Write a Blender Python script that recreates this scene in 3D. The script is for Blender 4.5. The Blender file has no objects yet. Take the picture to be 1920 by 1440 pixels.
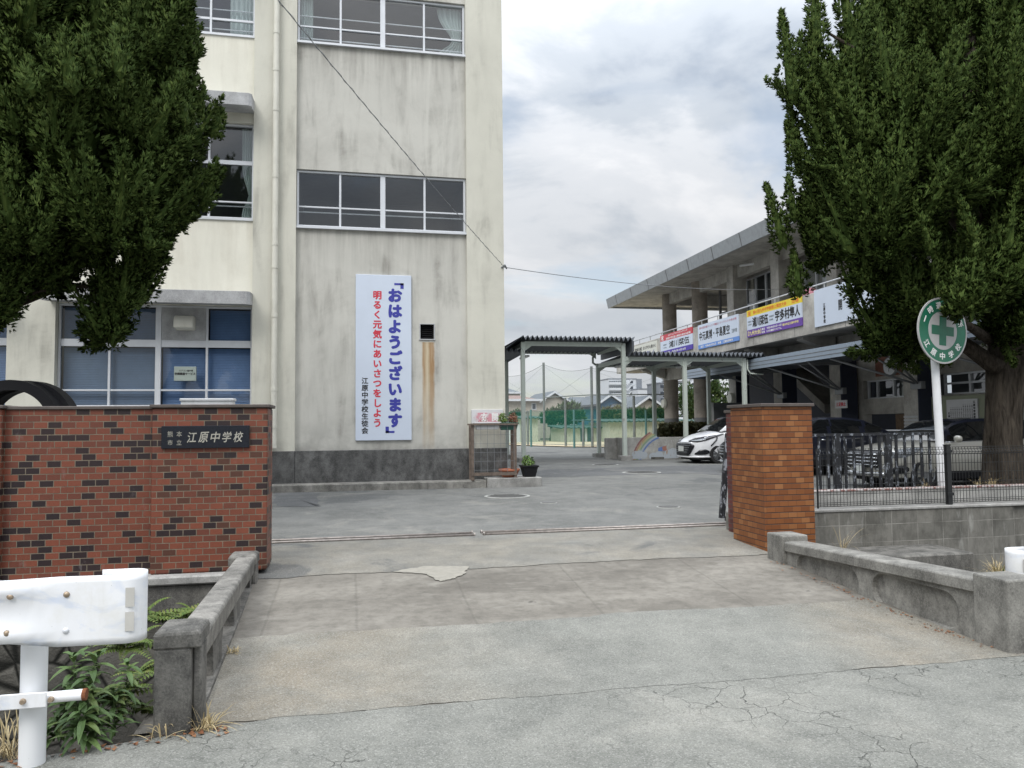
import bpy, bmesh, math, random
import numpy as np
from mathutils import Vector, Matrix
R_ = math.radians
SC = bpy.context.scene
COL = SC.collection
random.seed(11)
RNG = np.random.default_rng(11)

# ------------------------------------------------------------------ camera
EYE = Vector((0.0, 0.0, 1.6)); FPX = 1450.0
YAW, PITCH, ROLL = R_(11.8), R_(3.15), R_(-0.55)
_f = Vector((math.sin(YAW)*math.cos(PITCH), math.cos(YAW)*math.cos(PITCH), math.sin(PITCH)))
_r = Vector((math.cos(YAW), -math.sin(YAW), 0)); _u = _r.cross(_f)
_c, _s = math.cos(ROLL), math.sin(ROLL)
RIGHT = _c*_r + _s*_u; UP = -_s*_r + _c*_u; FWD = _f
cam = bpy.data.cameras.new('camera'); camo = bpy.data.objects.new('camera', cam); COL.objects.link(camo)
camo.matrix_world = Matrix(((RIGHT.x, UP.x, -FWD.x, EYE.x), (RIGHT.y, UP.y, -FWD.y, EYE.y), (RIGHT.z, UP.z, -FWD.z, EYE.z), (0, 0, 0, 1)))
cam.sensor_width = 36; cam.lens = 36*FPX/1920; cam.clip_start = 0.05; cam.clip_end = 3000
SC.camera = camo

# survey helpers: read a sight line of the photograph on a known real plane
def _ray(x, y): return RIGHT*((x-960)/FPX) - UP*((y-720)/FPX) + FWD
def _at(i, x, y, v):
    d = _ray(x, y); t = (v-EYE[i])/d[i]; return EYE + d*t
def on_x(x, y, v): return _at(0, x, y, v)
def on_y(x, y, v): return _at(1, x, y, v)
def on_z(x, y, v): return _at(2, x, y, v)

# ------------------------------------------------------------------ light
SC.view_settings.view_transform = 'Standard'; SC.view_settings.look = 'None'
SC.view_settings.exposure = 0.30; SC.view_settings.gamma = 1.0
SUN_EL, SUN_AZ = R_(48), R_(218)      # azimuth clockwise from +Y: the light comes over the left shoulder
world = bpy.data.worlds.new('World'); SC.world = world; world.use_nodes = True
def build_world():
    nt = world.node_tree; L = nt.links.new
    bg = nt.nodes['Background']
    tc = nt.nodes.new('ShaderNodeTexCoord')
    sky = nt.nodes.new('ShaderNodeTexSky'); sky.sky_type = 'NISHITA'; sky.sun_disc = False
    sky.sun_elevation = SUN_EL; sky.sun_rotation = SUN_AZ; sky.air_density = 1.2; sky.dust_density = 1.0
    sep = nt.nodes.new('ShaderNodeSeparateXYZ'); L(tc.outputs['Generated'], sep.inputs[0])
    def m(op, a, b=None, c=None):
        n = nt.nodes.new('ShaderNodeMath'); n.operation = op
        for i, v in enumerate((a, b, c)):
            if v is None: continue
            if isinstance(v, (int, float)): n.inputs[i].default_value = v
            else: L(v, n.inputs[i])
        return n.outputs[0]
    zc = m('MAXIMUM', sep.outputs[2], 0.0)
    den = m('ADD', zc, 0.34)
    u = m('DIVIDE', sep.outputs[0], den); v = m('DIVIDE', sep.outputs[1], den)
    comb = nt.nodes.new('ShaderNodeCombineXYZ'); L(u, comb.inputs[0]); L(v, comb.inputs[1])
    def noise(scale, det, rough, dist=0.0, off=0.0):
        mp = nt.nodes.new('ShaderNodeMapping'); mp.inputs['Location'].default_value = (off, off*.7, off)
        mp.inputs['Rotation'].default_value = (0, 0, R_(25)); mp.inputs['Scale'].default_value = (1.0, 1.35, 1)
        L(comb.outputs[0], mp.inputs[0])
        n = nt.nodes.new('ShaderNodeTexNoise'); n.inputs['Scale'].default_value = scale; n.inputs['Detail'].default_value = det
        n.inputs['Roughness'].default_value = rough; n.inputs['Distortion'].default_value = dist
        L(mp.outputs[0], n.inputs['Vector']); return n.outputs['Fac']
    def ramp(fac, *st):
        r = nt.nodes.new('ShaderNodeValToRGB'); L(fac, r.inputs[0])
        while len(r.color_ramp.elements) < len(st): r.color_ramp.elements.new(.5)
        for e, (p, c) in zip(r.color_ramp.elements, st): e.position = p; e.color = (*c, 1)
        r.color_ramp.interpolation = 'EASE'; return r.outputs[0]
    # grey and white cloud banks; thin gaps let the blue through
    body = noise(2.1, 7, .54, .3, 3.1)
    cloud = ramp(body, (.30, (.27, .31, .37)), (.43, (.40, .435, .48)), (.53, (.53, .55, .58)), (.68, (.66, .665, .68)))
    hz = m('POWER', m('SUBTRACT', 1.0, m('MINIMUM', m('MULTIPLY', zc, 2.6), 1.0)), 2.0)
    hm = nt.nodes.new('ShaderNodeMix'); hm.data_type = 'RGBA'; L(m('MULTIPLY', hz, .75), hm.inputs[0]); L(cloud, hm.inputs[6]); hm.inputs[7].default_value = (.60, .625, .65, 1); cloud = hm.outputs[2]
    cover = ramp(noise(1.6, 6, .55, .4, 9.3), (.36, (0, 0, 0)), (.50, (1, 1, 1)))
    # an overcast dome is brighter overhead than at its rim
    dome = m('MULTIPLY_ADD', m('POWER', zc, 3.0), 7.0, 1.0)
    vm = nt.nodes.new('ShaderNodeVectorMath'); vm.operation = 'SCALE'; L(cloud, vm.inputs[0]); L(dome, vm.inputs['Scale'])
    sv = nt.nodes.new('ShaderNodeVectorMath'); sv.operation = 'SCALE'; L(sky.outputs[0], sv.inputs[0]); sv.inputs['Scale'].default_value = 0.11
    # thin veil keeps the gaps pale
    veil = nt.nodes.new('ShaderNodeMix'); veil.data_type = 'RGBA'; veil.inputs[0].default_value = .55
    L(sv.outputs[0], veil.inputs[6]); L(vm.outputs[0], veil.inputs[7])
    mx = nt.nodes.new('ShaderNodeMix'); mx.data_type = 'RGBA'
    L(cover, mx.inputs[0]); L(veil.outputs[2], mx.inputs[6]); L(vm.outputs[0], mx.inputs[7])
    L(mx.outputs[2], bg.inputs['Color']); bg.inputs['Strength'].default_value = 1.0
build_world()
sl = bpy.data.lights.new('sun', 'SUN'); sl.energy = 1.5; sl.angle = R_(24); sl.color = (1.0, .965, .91)
so = bpy.data.objects.new('sun', sl); COL.objects.link(so)
sd = Vector((math.sin(SUN_AZ)*math.cos(SUN_EL), math.cos(SUN_AZ)*math.cos(SUN_EL), math.sin(SUN_EL)))
so.rotation_euler = sd.to_track_quat('Z', 'Y').to_euler(); so.location = (-20, -20, 30)

# ------------------------------------------------------------------ object helpers
def tag(o, label=None, cat=None, group=None, kind=None):
    if label: o['label'] = label
    if cat: o['category'] = cat
    if group: o['group'] = group
    if kind: o['kind'] = kind
    return o
def thing(name, label, cat, loc=(0, 0, 0), group=None):
    o = bpy.data.objects.new(name, None); o.empty_display_size = .1; COL.objects.link(o); o.location = loc
    return tag(o, label, cat, group)
def copy_tree(o, parent=None):
    c = o.copy(); COL.objects.link(c)
    if parent: c.parent = parent
    for ch in [x for x in ALL if x.parent == o]: copy_tree(ch, c)
    return c
ALL = []
def wloc(o):
    v = Vector((0, 0, 0))
    while o: v += o.location; o = o.parent
    return v
class MB:
    def __init__(s): s.v = []; s.f = []
    def add(s, vs, fs):
        b = len(s.v); s.v += [tuple(p) for p in vs]; s.f += [tuple(b+i for i in q) for q in fs]; return s
    def quad(s, a, b, c, d): return s.add([a, b, c, d], [(0, 1, 2, 3)])
    def box(s, x0, x1, y0, y1, z0, z1):
        x0, x1 = min(x0, x1), max(x0, x1); y0, y1 = min(y0, y1), max(y0, y1); z0, z1 = min(z0, z1), max(z0, z1)
        return s.add([(x0, y0, z0), (x1, y0, z0), (x1, y1, z0), (x0, y1, z0), (x0, y0, z1), (x1, y0, z1), (x1, y1, z1), (x0, y1, z1)],
                     [(0, 3, 2, 1), (4, 5, 6, 7), (0, 1, 5, 4), (1, 2, 6, 5), (2, 3, 7, 6), (3, 0, 4, 7)])
    def bar(s, p, q, w, h=None, up=(0, 0, 1)):
        p, q = Vector(p), Vector(q); h = h or w; d = (q-p).normalized(); up = Vector(up)
        if abs(d.dot(up)) > .98: up = Vector((0, 1, 0))
        a = d.cross(up).normalized()*w/2; b = a.cross(d).normalized()*h/2
        return s.add([p-a-b, p+a-b, p+a+b, p-a+b, q-a-b, q+a-b, q+a+b, q-a+b],
                     [(0, 3, 2, 1), (4, 5, 6, 7), (0, 1, 5, 4), (1, 2, 6, 5), (2, 3, 7, 6), (3, 0, 4, 7)])
    def cyl(s, p, q, r, r2=None, n=12, caps=True):
        p, q = Vector(p), Vector(q); r2 = r if r2 is None else r2
        d = (q-p).normalized(); a = d.orthogonal().normalized(); b = d.cross(a)
        vs = []
        for c, rr in ((p, r), (q, r2)):
            for i in range(n):
                t = 2*math.pi*i/n; vs.append(c+(a*math.cos(t)+b*math.sin(t))*rr)
        fs = [(i, (i+1) % n, n+(i+1) % n, n+i) for i in range(n)]
        if caps: fs += [tuple(range(n-1, -1, -1)), tuple(range(n, 2*n))]
        return s.add(vs, fs)
    def tube(s, pts, r, n=8, closed=False):
        pts = [Vector(p) for p in pts]; N = len(pts); rs = r if isinstance(r, (list, tuple)) else [r]*N
        vs = []; a = None
        for i, p in enumerate(pts):
            d = (pts[min(i+1, N-1)]-pts[max(i-1, 0)]).normalized()
            a = d.orthogonal().normalized() if a is None else (a-d*a.dot(d)).normalized()
            b = d.cross(a)
            for k in range(n):
                t = 2*math.pi*k/n; vs.append(p+(a*math.cos(t)+b*math.sin(t))*rs[i])
        fs = [(i*n+k, i*n+(k+1) % n, (i+1)*n+(k+1) % n, (i+1)*n+k) for i in range(N-1) for k in range(n)]
        fs += [tuple(range(n-1, -1, -1)), tuple(range((N-1)*n, N*n))]
        return s.add(vs, fs)
    def prism(s, poly, axis, a, b):
        # poly: 2D points in the two other axes (x: yz, y: xz, z: xy), extruded from a to b
        def P(p, v): return {'x': (v, p[0], p[1]), 'y': (p[0], v, p[1]), 'z': (p[0], p[1], v)}[axis]
        n = len(poly); vs = [P(p, a) for p in poly]+[P(p, b) for p in poly]
        fs = [tuple(range(n-1, -1, -1)), tuple(range(n, 2*n))]+[(i, (i+1) % n, n+(i+1) % n, n+i) for i in range(n)]
        return s.add(vs, fs)
    def lathe(s, prof, c=(0, 0, 0), n=20):
        vs = []; c = Vector(c)
        for r, z in prof:
            for i in range(n):
                t = 2*math.pi*i/n; vs.append(c+Vector((r*math.cos(t), r*math.sin(t), z)))
        m = len(prof)
        fs = [(j*n+i, j*n+(i+1) % n, (j+1)*n+(i+1) % n, (j+1)*n+i) for j in range(m-1) for i in range(n)]
        fs += [tuple(range(n-1, -1, -1)), tuple(range((m-1)*n, m*n))]
        return s.add(vs, fs)
    def build(s, name, mat, parent=None, smooth=False, bevel=0.0, local=False, fix=True, seg=1):
        me = bpy.data.meshes.new(name); off = Vector((0, 0, 0)) if (parent is None or local) else wloc(parent)
        me.from_pydata([Vector(p)-off for p in s.v], [], s.f); me.update()
        if fix:
            bm = bmesh.new(); bm.from_mesh(me); bmesh.ops.recalc_face_normals(bm, faces=bm.faces); bm.to_mesh(me); bm.free()
        if smooth: me.shade_smooth()
        if smooth == 'auto':
            try: me.set_sharp_from_angle(angle=R_(38))
            except Exception: pass
        me.materials.append(mat)
        o = bpy.data.objects.new(name, me); COL.objects.link(o)
        if parent: o.parent = parent
        if bevel:
            b = o.modifiers.new('bevel', 'BEVEL'); b.width = bevel; b.segments = seg; b.limit_method = 'ANGLE'
        ALL.append(o); return o
def structure(name, mb, mat, **k):
    o = mb.build(name, mat, **k); o['kind'] = 'structure'; return o
def np_mesh(name, verts, faces_n, idx, mat, parent=None, smooth=False, normals=None):
    """fast mesh: verts (N,3), idx flat indices, faces all with faces_n corners"""
    me = bpy.data.meshes.new(name)
    off = np.array(wloc(parent)) if parent else np.zeros(3)
    nf = len(idx)//faces_n
    me.vertices.add(len(verts)); me.vertices.foreach_set('co', (np.asarray(verts)-off).astype(np.float32).ravel())
    me.loops.add(len(idx)); me.loops.foreach_set('vertex_index', np.asarray(idx, dtype=np.int32))
    me.polygons.add(nf); me.polygons.foreach_set('loop_start', np.arange(0, nf*faces_n, faces_n, dtype=np.int32))
    me.polygons.foreach_set('loop_total', np.full(nf, faces_n, dtype=np.int32))
    me.update(calc_edges=True)
    if smooth or normals is not None: me.shade_smooth()
    if normals is not None: me.normals_split_custom_set_from_vertices(normals.astype(np.float32))
    me.materials.append(mat)
    o = bpy.data.objects.new(name, me); COL.objects.link(o)
    if parent: o.parent = parent
    ALL.append(o); return o
_TXT = {}
def text_geo(s):
    """outline of a line of writing in Blender's built-in font, height 1: (verts, faces, width)"""
    if s in _TXT: return _TXT[s]
    c = bpy.data.curves.new('lettering', 'FONT'); c.body = s; c.size = 1.0; c.resolution_u = 3
    o = bpy.data.objects.new('lettering', c); COL.objects.link(o); bpy.context.view_layer.update()
    me = bpy.data.meshes.new_from_object(o.evaluated_get(bpy.context.evaluated_depsgraph_get()))
    vs = [tuple(v.co) for v in me.vertices]; fs = [tuple(p.vertices) for p in me.polygons]
    bpy.data.objects.remove(o); bpy.data.meshes.remove(me); bpy.data.curves.remove(c)
    xs = [v[0] for v in vs] or [0]; ys = [v[1] for v in vs] or [0]
    _TXT[s] = (vs, fs, (min(xs), max(xs), min(ys), max(ys))); return _TXT[s]
def write(mb, s, org, ax, ay, nrm, w, h, bold=0.0, keep=False):
    """fit the writing s into a w x h box whose centre is org; ax, ay in-plane axes, nrm out of the board"""
    vs, fs, (x0, x1, y0, y1) = text_geo(s)
    if not vs: return
    org, ax, ay, nrm = Vector(org), Vector(ax), Vector(ay), Vector(nrm)
    sx = w/max(x1-x0, 1e-6); sy = h/max(y1-y0, 1e-6)
    if keep: sx = sy = min(sx, sy)
    offs = [(0, 0)] if not bold else [(0, 0), (bold, 0), (-bold, 0), (0, bold), (0, -bold), (bold*.7, bold*.7), (-bold*.7, -bold*.7), (-bold*.7, bold*.7), (bold*.7, -bold*.7)]
    for k, (ox, oy) in enumerate(offs):
        mb.add([org+ax*((v[0]-(x0+x1)/2)*sx+ox)+ay*((v[1]-(y0+y1)/2)*sy+oy)+nrm*(.00025*k) for v in vs], fs)
def write_down(mb, s, top, ax, ay, nrm, size, pitch, bold=0.0):
    for i, ch in enumerate(s):
        if ch == ' ': continue
        vs, fs, (x0, x1, y0, y1) = text_geo(ch)
        c = Vector(top)-Vector(ay)*pitch*(i+.5)
        offs = [(0, 0)] if not bold else [(0, 0), (bold, 0), (-bold, 0), (0, bold), (0, -bold), (bold*.7, bold*.7), (-bold*.7, -bold*.7), (-bold*.7, bold*.7), (bold*.7, -bold*.7)]
        for k, (ox, oy) in enumerate(offs):
            mb.add([c+Vector(ax)*((v[0]-.5)*size+ox)+Vector(ay)*((v[1]-.36)*size+oy)+Vector(nrm)*(.00025*k) for v in vs], fs)
# ------------------------------------------------------------------ materials
class NT:
    def __init__(s, name):
        s.m = bpy.data.materials.new(name); s.m.use_nodes = True; s.t = s.m.node_tree
        s.b = s.t.nodes['Principled BSDF']; s.L = s.t.links.new
        s.pos = s.t.nodes.new('ShaderNodeNewGeometry')
        s.P = s.pos.outputs['Position']
    def nd(s, ty, **k):
        n = s.t.nodes.new(ty)
        for a, v in k.items(): setattr(n, a, v)
        return n
    def put(s, sock, v):
        if v is None: return
        if hasattr(v, 'is_linked') or isinstance(v, bpy.types.NodeSocket): s.L(v, sock)
        elif isinstance(v, (tuple, list)) and len(v) == 3 and sock.type == 'RGBA': sock.default_value = (*v, 1)
        else: sock.default_value = v
    def math(s, op, a, b=None, c=None, clamp=False):
        n = s.nd('ShaderNodeMath', operation=op, use_clamp=clamp)
        for i, v in enumerate((a, b, c)): s.put(n.inputs[i], v)
        return n.outputs[0]
    def map(s, vec=None, scale=(1, 1, 1), loc=(0, 0, 0), rot=(0, 0, 0)):
        n = s.nd('ShaderNodeMapping'); s.L(vec or s.P, n.inputs[0])
        n.inputs['Scale'].default_value = scale; n.inputs['Location'].default_value = loc; n.inputs['Rotation'].default_value = rot
        return n.outputs[0]
    def noise(s, scale, det=4, rough=.55, vec=None, dist=0.0):
        n = s.nd('ShaderNodeTexNoise'); s.L(vec or s.P, n.inputs['Vector'])
        n.inputs['Scale'].default_value = scale; n.inputs['Detail'].default_value = det
        n.inputs['Roughness'].default_value = rough; n.inputs['Distortion'].default_value = dist
        return n.outputs['Fac']
    def vor(s, scale, feature='F1', vec=None, out='Distance'):
        n = s.nd('ShaderNodeTexVoronoi', feature=feature); s.L(vec or s.P, n.inputs['Vector']); n.inputs['Scale'].default_value = scale
        return n.outputs[out]
    def ramp(s, fac, *st, interp='LINEAR'):
        r = s.nd('ShaderNodeValToRGB'); s.L(fac, r.inputs[0]); r.color_ramp.interpolation = interp
        while len(r.color_ramp.elements) < len(st): r.color_ramp.elements.new(.5)
        for e, (p, c) in zip(r.color_ramp.elements, st):
            e.position = p; e.color = (*c, 1) if isinstance(c, tuple) else (c, c, c, 1)
        return r.outputs[0]
    def mix(s, fac, a, b, mode='MIX'):
        n = s.nd('ShaderNodeMix', data_type='RGBA', blend_type=mode)
        s.put(n.inputs[0], fac); s.put(n.inputs[6], a); s.put(n.inputs[7], b); return n.outputs[2]
    def xyz(s, vec=None):
        n = s.nd('ShaderNodeSeparateXYZ'); s.L(vec or s.P, n.inputs[0]); return n.outputs
    def comb(s, x=0., y=0., z=0.):
        n = s.nd('ShaderNodeCombineXYZ')
        for i, v in enumerate((x, y, z)): s.put(n.inputs[i], v)
        return n.outputs[0]
    def bump(s, h, strength=.3, dist=.01, prev=None):
        n = s.nd('ShaderNodeBump'); s.L(h, n.inputs['Height']); n.inputs['Strength'].default_value = strength; n.inputs['Distance'].default_value = dist
        if prev: s.L(prev, n.inputs['Normal'])
        s.L(n.outputs[0], s.b.inputs['Normal']); return n.outputs[0]
    def out(s, col=None, rough=.7, metal=0., spec=None):
        if col is not None: s.put(s.b.inputs['Base Color'], col)
        s.put(s.b.inputs['Roughness'], rough); s.put(s.b.inputs['Metallic'], metal)
        if spec is not None: s.put(s.b.inputs['Specular IOR Level'], spec)
        return s.m
def sc(c, k): return tuple(min(1, x*k) for x in c)
def plain(name, col, rough=.6, metal=0., var=.10, scale=5., bump=0., bscale=80., spec=None, dirt=0., dirtcol=(.07, .06, .05)):
    n = NT(name)
    f = n.noise(scale, 5, .6)
    c = n.ramp(f, (.3, sc(col, 1-var)), (.7, sc(col, 1+var)))
    if dirt:
        d = n.noise(3.0, 8, .68, n.map(scale=(2.2, 2.2, .9)))
        c = n.mix(n.math('MULTIPLY', n.ramp(d, (.50, 0.), (.68, 1.)), dirt), c, dirtcol)
    r = n.math('MULTIPLY_ADD', n.noise(scale*3, 3), .16, rough-.08)
    if bump: n.bump(n.noise(bscale, 5, .6), bump, .006)
    return n.out(c, r, metal, spec)
def concrete(name, col=(.30, .29, .27), dark=(.10, .10, .095), streak=.5, mott=.5, bump=.35, vscale=.35, lo=.46, hi=.70):
    """weathered concrete: mottling, runs of grime down the face, fine pits"""
    n = NT(name)
    a = n.noise(1.6, 8, .66); b = n.noise(9, 8, .72); fine = n.noise(70, 7, .74)
    c = n.ramp(a, (.32, sc(col, .62)), (.68, sc(col, 1.35)))
    st = n.noise(5.5, 6, .62, n.map(scale=(1, 1, vscale)))
    c = n.mix(n.math('MULTIPLY', n.ramp(st, (lo, 0.), (hi, 1.)), streak), c, dark)
    c = n.mix(n.math('MULTIPLY', n.ramp(b, (.45, 0.), (.72, 1.)), mott), c, sc(dark, 1.5))
    c = n.mix(n.ramp(n.vor(26), (.0, .35), (.10, 0.)), c, sc(dark, .8))
    c = n.mix(n.math('MULTIPLY', n.ramp(fine, (.50, 0.), (.66, 1.)), .42), c, sc(col, 1.5)); c = n.mix(n.math('MULTIPLY', n.ramp(fine, (.30, 1.), (.46, 0.)), .55), c, sc(dark, .7))
    h = n.math('ADD', n.math('MULTIPLY', b, .6), n.math('MULTIPLY', fine, .4))
    n.bump(h, bump, .008)
    return n.out(c, .88, spec=.25)
def asphalt(name, col, col2, tan=None, tanmask=None, crack=0., crackscale=3.2, patch=None, agg=1.0, lines=None):
    n = NT(name); X, Y, Z = n.xyz()
    big = n.noise(.55, 6, .6); med = n.noise(3.2, 6, .65)
    c = n.ramp(n.math('ADD', n.math('MULTIPLY', big, .55), n.math('MULTIPLY', med, .45)), (.40, col), (.60, col2))
    if tan:
        tm = tanmask(n, X, Y)
        tm = n.math('MULTIPLY', tm, n.ramp(n.noise(1.3, 7, .66, dist=.4), (.30, .25), (.62, 1.)))
        c = n.mix(tm, c, n.ramp(med, (.3, sc(tan, .8)), (.7, sc(tan, 1.15))))
    if patch:
        pc, th, scl = patch
        c = n.mix(n.math('MULTIPLY', n.ramp(n.noise(scl, 6, .6, n.map(loc=(7, 3, 1)), .5), (th, 0.), (th+.03, 1.)), .75), c, pc)
    oil = n.ramp(n.noise(1.9, 7, .7, n.map(loc=(9, 4, 2), scale=(1, .55, 1)), .6), (.55, 0.), (.74, 1.)); c = n.mix(n.math('MULTIPLY', oil, .38), c, sc(col, .42))
    dust = n.ramp(n.noise(1.2, 7, .68, n.map(loc=(2, 8, 5)), .8), (.54, 0.), (.70, 1.)); c = n.mix(n.math('MULTIPLY', dust, .35), c, (.34, .325, .285))
    # the stone chips of the wearing course
    v = n.vor(135, 'F1', None, 'Color'); vs_ = n.nd('ShaderNodeSeparateColor'); n.L(v, vs_.inputs[0])
    chip = n.ramp(vs_.outputs[0], (.62, 0.), (.96, 1.)); chipd = n.ramp(vs_.outputs[1], (.55, 0.), (1., 1.))
    c = n.mix(n.math('MULTIPLY', chip, .26*agg), c, (.50, .49, .46)); c = n.mix(n.math('MULTIPLY', chipd, .42*agg), c, sc(col, .35))
    fine = n.noise(210, 2, .7)
    c = n.mix(n.math('MULTIPLY', n.ramp(fine, (.38, 1.), (.55, 0.)), .35*agg), c, sc(col, .45))
    h = n.math('ADD', n.math('MULTIPLY', n.vor(135), .5), n.math('MULTIPLY', fine, .5))
    if crack:
        w = n.nd('ShaderNodeVectorMath', operation='ADD'); n.L(n.P, w.inputs[0])
        nz = n.nd('ShaderNodeTexNoise'); n.L(n.P, nz.inputs['Vector']); nz.inputs['Scale'].default_value = 2.3; nz.inputs['Detail'].default_value = 5
        sv = n.nd('ShaderNodeVectorMath', operation='SCALE'); n.L(nz.outputs['Color'], sv.inputs[0]); sv.inputs['Scale'].default_value = .45
        n.L(sv.outputs[0], w.inputs[1])
        e = n.vor(crackscale, 'DISTANCE_TO_EDGE', w.outputs[0])
        mk = n.ramp(n.noise(.75, 3, .5, n.map(loc=(2.2, -3.4, 0))), (.47, 0.), (.58, 1.))
        cr = n.math('MULTIPLY', n.ramp(e, (.003, 1.), (.014, 0.)), mk)
        c = n.mix(n.math('MULTIPLY', cr, crack), c, sc(col, .16))
        h = n.math('SUBTRACT', h, n.math('MULTIPLY', cr, 1.4))
    n.bump(h, .55*agg, .006)
    return n.out(c, .9, spec=.3)
def brick(name, stops, mortar, w, h, gap, moff=.5, bumps=.5, stain=None, vary=.18, mort_s=.1, hline=0.):
    """running-bond tiles; u runs along x or y, whichever way the face looks"""
    n = NT(name); X, Y, Z = n.xyz()
    vec = n.comb(n.math('ADD', X, Y), Z, 0.)
    b = n.nd('ShaderNodeTexBrick', offset=moff); n.L(vec, b.inputs['Vector'])
    b.inputs['Scale'].default_value = 1.0; b.inputs['Brick Width'].default_value = w; b.inputs['Row Height'].default_value = h
    b.inputs['Mortar Size'].default_value = gap; b.inputs['Mortar Smooth'].default_value = mort_s
    b.inputs['Color1'].default_value = (0, 0, 0, 1); b.inputs['Color2'].default_value = (1, 1, 1, 1); b.inputs['Mortar'].default_value = (.5, .5, .5, 1)
    b.inputs['Bias'].default_value = 0.0
    c = n.ramp(b.outputs['Color'], *stops, interp='CONSTANT')
    c = n.mix(n.math('MULTIPLY', n.ramp(n.noise(30, 5, .65), (.35, 0.), (.7, 1.)), vary), c, sc(stops[-1][1], .45))
    c = n.mix(n.math('MULTIPLY', n.noise(1.4, 5, .6), .25), c, sc(stops[-1][1], .6))
    if stain: c = stain(n, c, X, Y, Z)
    mc = n.ramp(n.noise(12, 5), (.3, sc(mortar, .7)), (.7, sc(mortar, 1.2)))
    fac = b.outputs['Fac']
    if hline:   # raked bed joints read much stronger than the butted uprights
        zf = n.math('FRACT', n.math('DIVIDE', Z, h)); dz = n.math('MINIMUM', zf, n.math('SUBTRACT', 1., zf))
        hl = n.ramp(dz, (hline*.7/h, 1.), (hline*1.25/h, 0.)); fac = n.math('MAXIMUM', n.math('MULTIPLY', fac, .55), hl)
    c = n.mix(fac, c, mc)
    hgt = n.math('ADD', n.math('MULTIPLY', fac, -1.), n.math('MULTIPLY', n.noise(90, 4), .18))
    n.bump(hgt, bumps, .006)
    r = n.math('MULTIPLY_ADD', b.outputs['Fac'], .35, .50)
    return n.out(c, r, spec=.35)
def facade(name, col, grime=.45, gcol=(.20, .19, .17), rust=None, low=None, vs=.22, lo=.47, hi=.72, sills=()):
    """painted render with runs of dirt; rust = (x0, x1, top, bottom) below a vent"""
    n = NT(name); X, Y, Z = n.xyz()
    a = n.noise(.9, 7, .6); c = n.ramp(a, (.3, sc(col, .93)), (.7, sc(col, 1.06)))
    st = n.noise(2.6, 8, .58, n.map(scale=(1.5, 1.5, vs)), .3)
    cl = n.noise(.8, 8, .68, n.map(loc=(4, 2, 8)), .5)
    g = n.math('MULTIPLY', n.ramp(st, (lo, 0.), (hi, 1.)), n.ramp(cl, (.38, .15), (.62, 1.)))
    g = n.math('ADD', g, n.math('MULTIPLY', n.ramp(cl, (.50, 0.), (.74, 1.)), .4), clamp=True)
    for zs_ in sills:   # rain runs below a sill, fading down the wall
        mr = n.nd('ShaderNodeMapRange', clamp=True); n.L(Z, mr.inputs[0]); mr.inputs[1].default_value = zs_-2.0; mr.inputs[2].default_value = zs_; mr.inputs[3].default_value = 0.; mr.inputs[4].default_value = 1.
        cut = n.math('MULTIPLY', n.math('POWER', mr.outputs[0], 2.2), n.math('LESS_THAN', Z, zs_))
        run = n.ramp(n.noise(4.2, 7, .62, n.map(scale=(1.6, 1.6, .10), loc=(1, 1, zs_))), (.34, .1), (.64, 1.))
        g = n.math('ADD', g, n.math('MULTIPLY', n.math('MULTIPLY', cut, run), .8), clamp=True)
    c = n.mix(n.math('MULTIPLY', g, grime), c, gcol)
    c = n.mix(n.math('MULTIPLY', n.ramp(n.noise(40, 4, .7), (.5, 0.), (.75, 1.)), .10), c, gcol)
    if low:
        z0, z1, k = low   # splash zone along the foot of the wall
        mr = n.nd('ShaderNodeMapRange', clamp=True); n.L(Z, mr.inputs[0])
        mr.inputs[1].default_value = z0; mr.inputs[2].default_value = z1; mr.inputs[3].default_value = 1.; mr.inputs[4].default_value = 0.
        c = n.mix(n.math('MULTIPLY', n.math('MULTIPLY', mr.outputs[0], n.ramp(n.noise(2.6, 7, .65), (.38, .1), (.62, 1.))), k), c, (.20, .195, .18))
    if rust:
        x0, x1, zt, zb = rust
        def band(sock, a0, a1, b0, b1):
            m1 = n.nd('ShaderNodeMapRange', clamp=True); n.L(sock, m1.inputs[0]); m1.inputs[1].default_value = a0; m1.inputs[2].default_value = a1
            m2 = n.nd('ShaderNodeMapRange', clamp=True); n.L(sock, m2.inputs[0]); m2.inputs[1].default_value = b1; m2.inputs[2].default_value = b0
            return n.math('MULTIPLY', m1.outputs[0], m2.outputs[0])
        xw = n.math('ADD', X, n.math('MULTIPLY', n.math('SUBTRACT', n.noise(3., 3), .5), .05))
        vz = n.math('POWER', band(Z, zb-.2, zt-.5, zt-.01, zt), .75)
        w = x1-x0
        pale = n.math('MULTIPLY', band(xw, x0, x0+.06, x1-.06, x1), vz)
        c = n.mix(n.math('MULTIPLY', pale, .62), c, (.54, .43, .25))
        runs = n.math('ADD', band(xw, x0+.01, x0+.05, x0+.06, x0+.13), band(xw, x1-.17, x1-.11, x1-.04, x1+.0))
        runs = n.math('MULTIPLY', n.math('MULTIPLY', runs, vz), n.ramp(n.noise(6, 4, .6, n.map(scale=(3, 3, .25))), (.30, .45), (.65, 1.)))
        c = n.mix(n.math('MULTIPLY', runs, .85, clamp=True), c, (.25, .115, .03))
    n.bump(n.noise(70, 5, .6), .12, .006)
    return n.out(c, .85, spec=.25)
def peel(name, over, under, th=.52, scale=9., rough=.55):
    n = NT(name)
    f = n.noise(scale, 7, .7, n.map(scale=(1.3, 1.3, .6)))
    k = n.ramp(f, (th, 0.), (th+.03, 1.))
    n.bump(k, .4, .003)
    return n.out(n.mix(k, over, under), rough)
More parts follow.
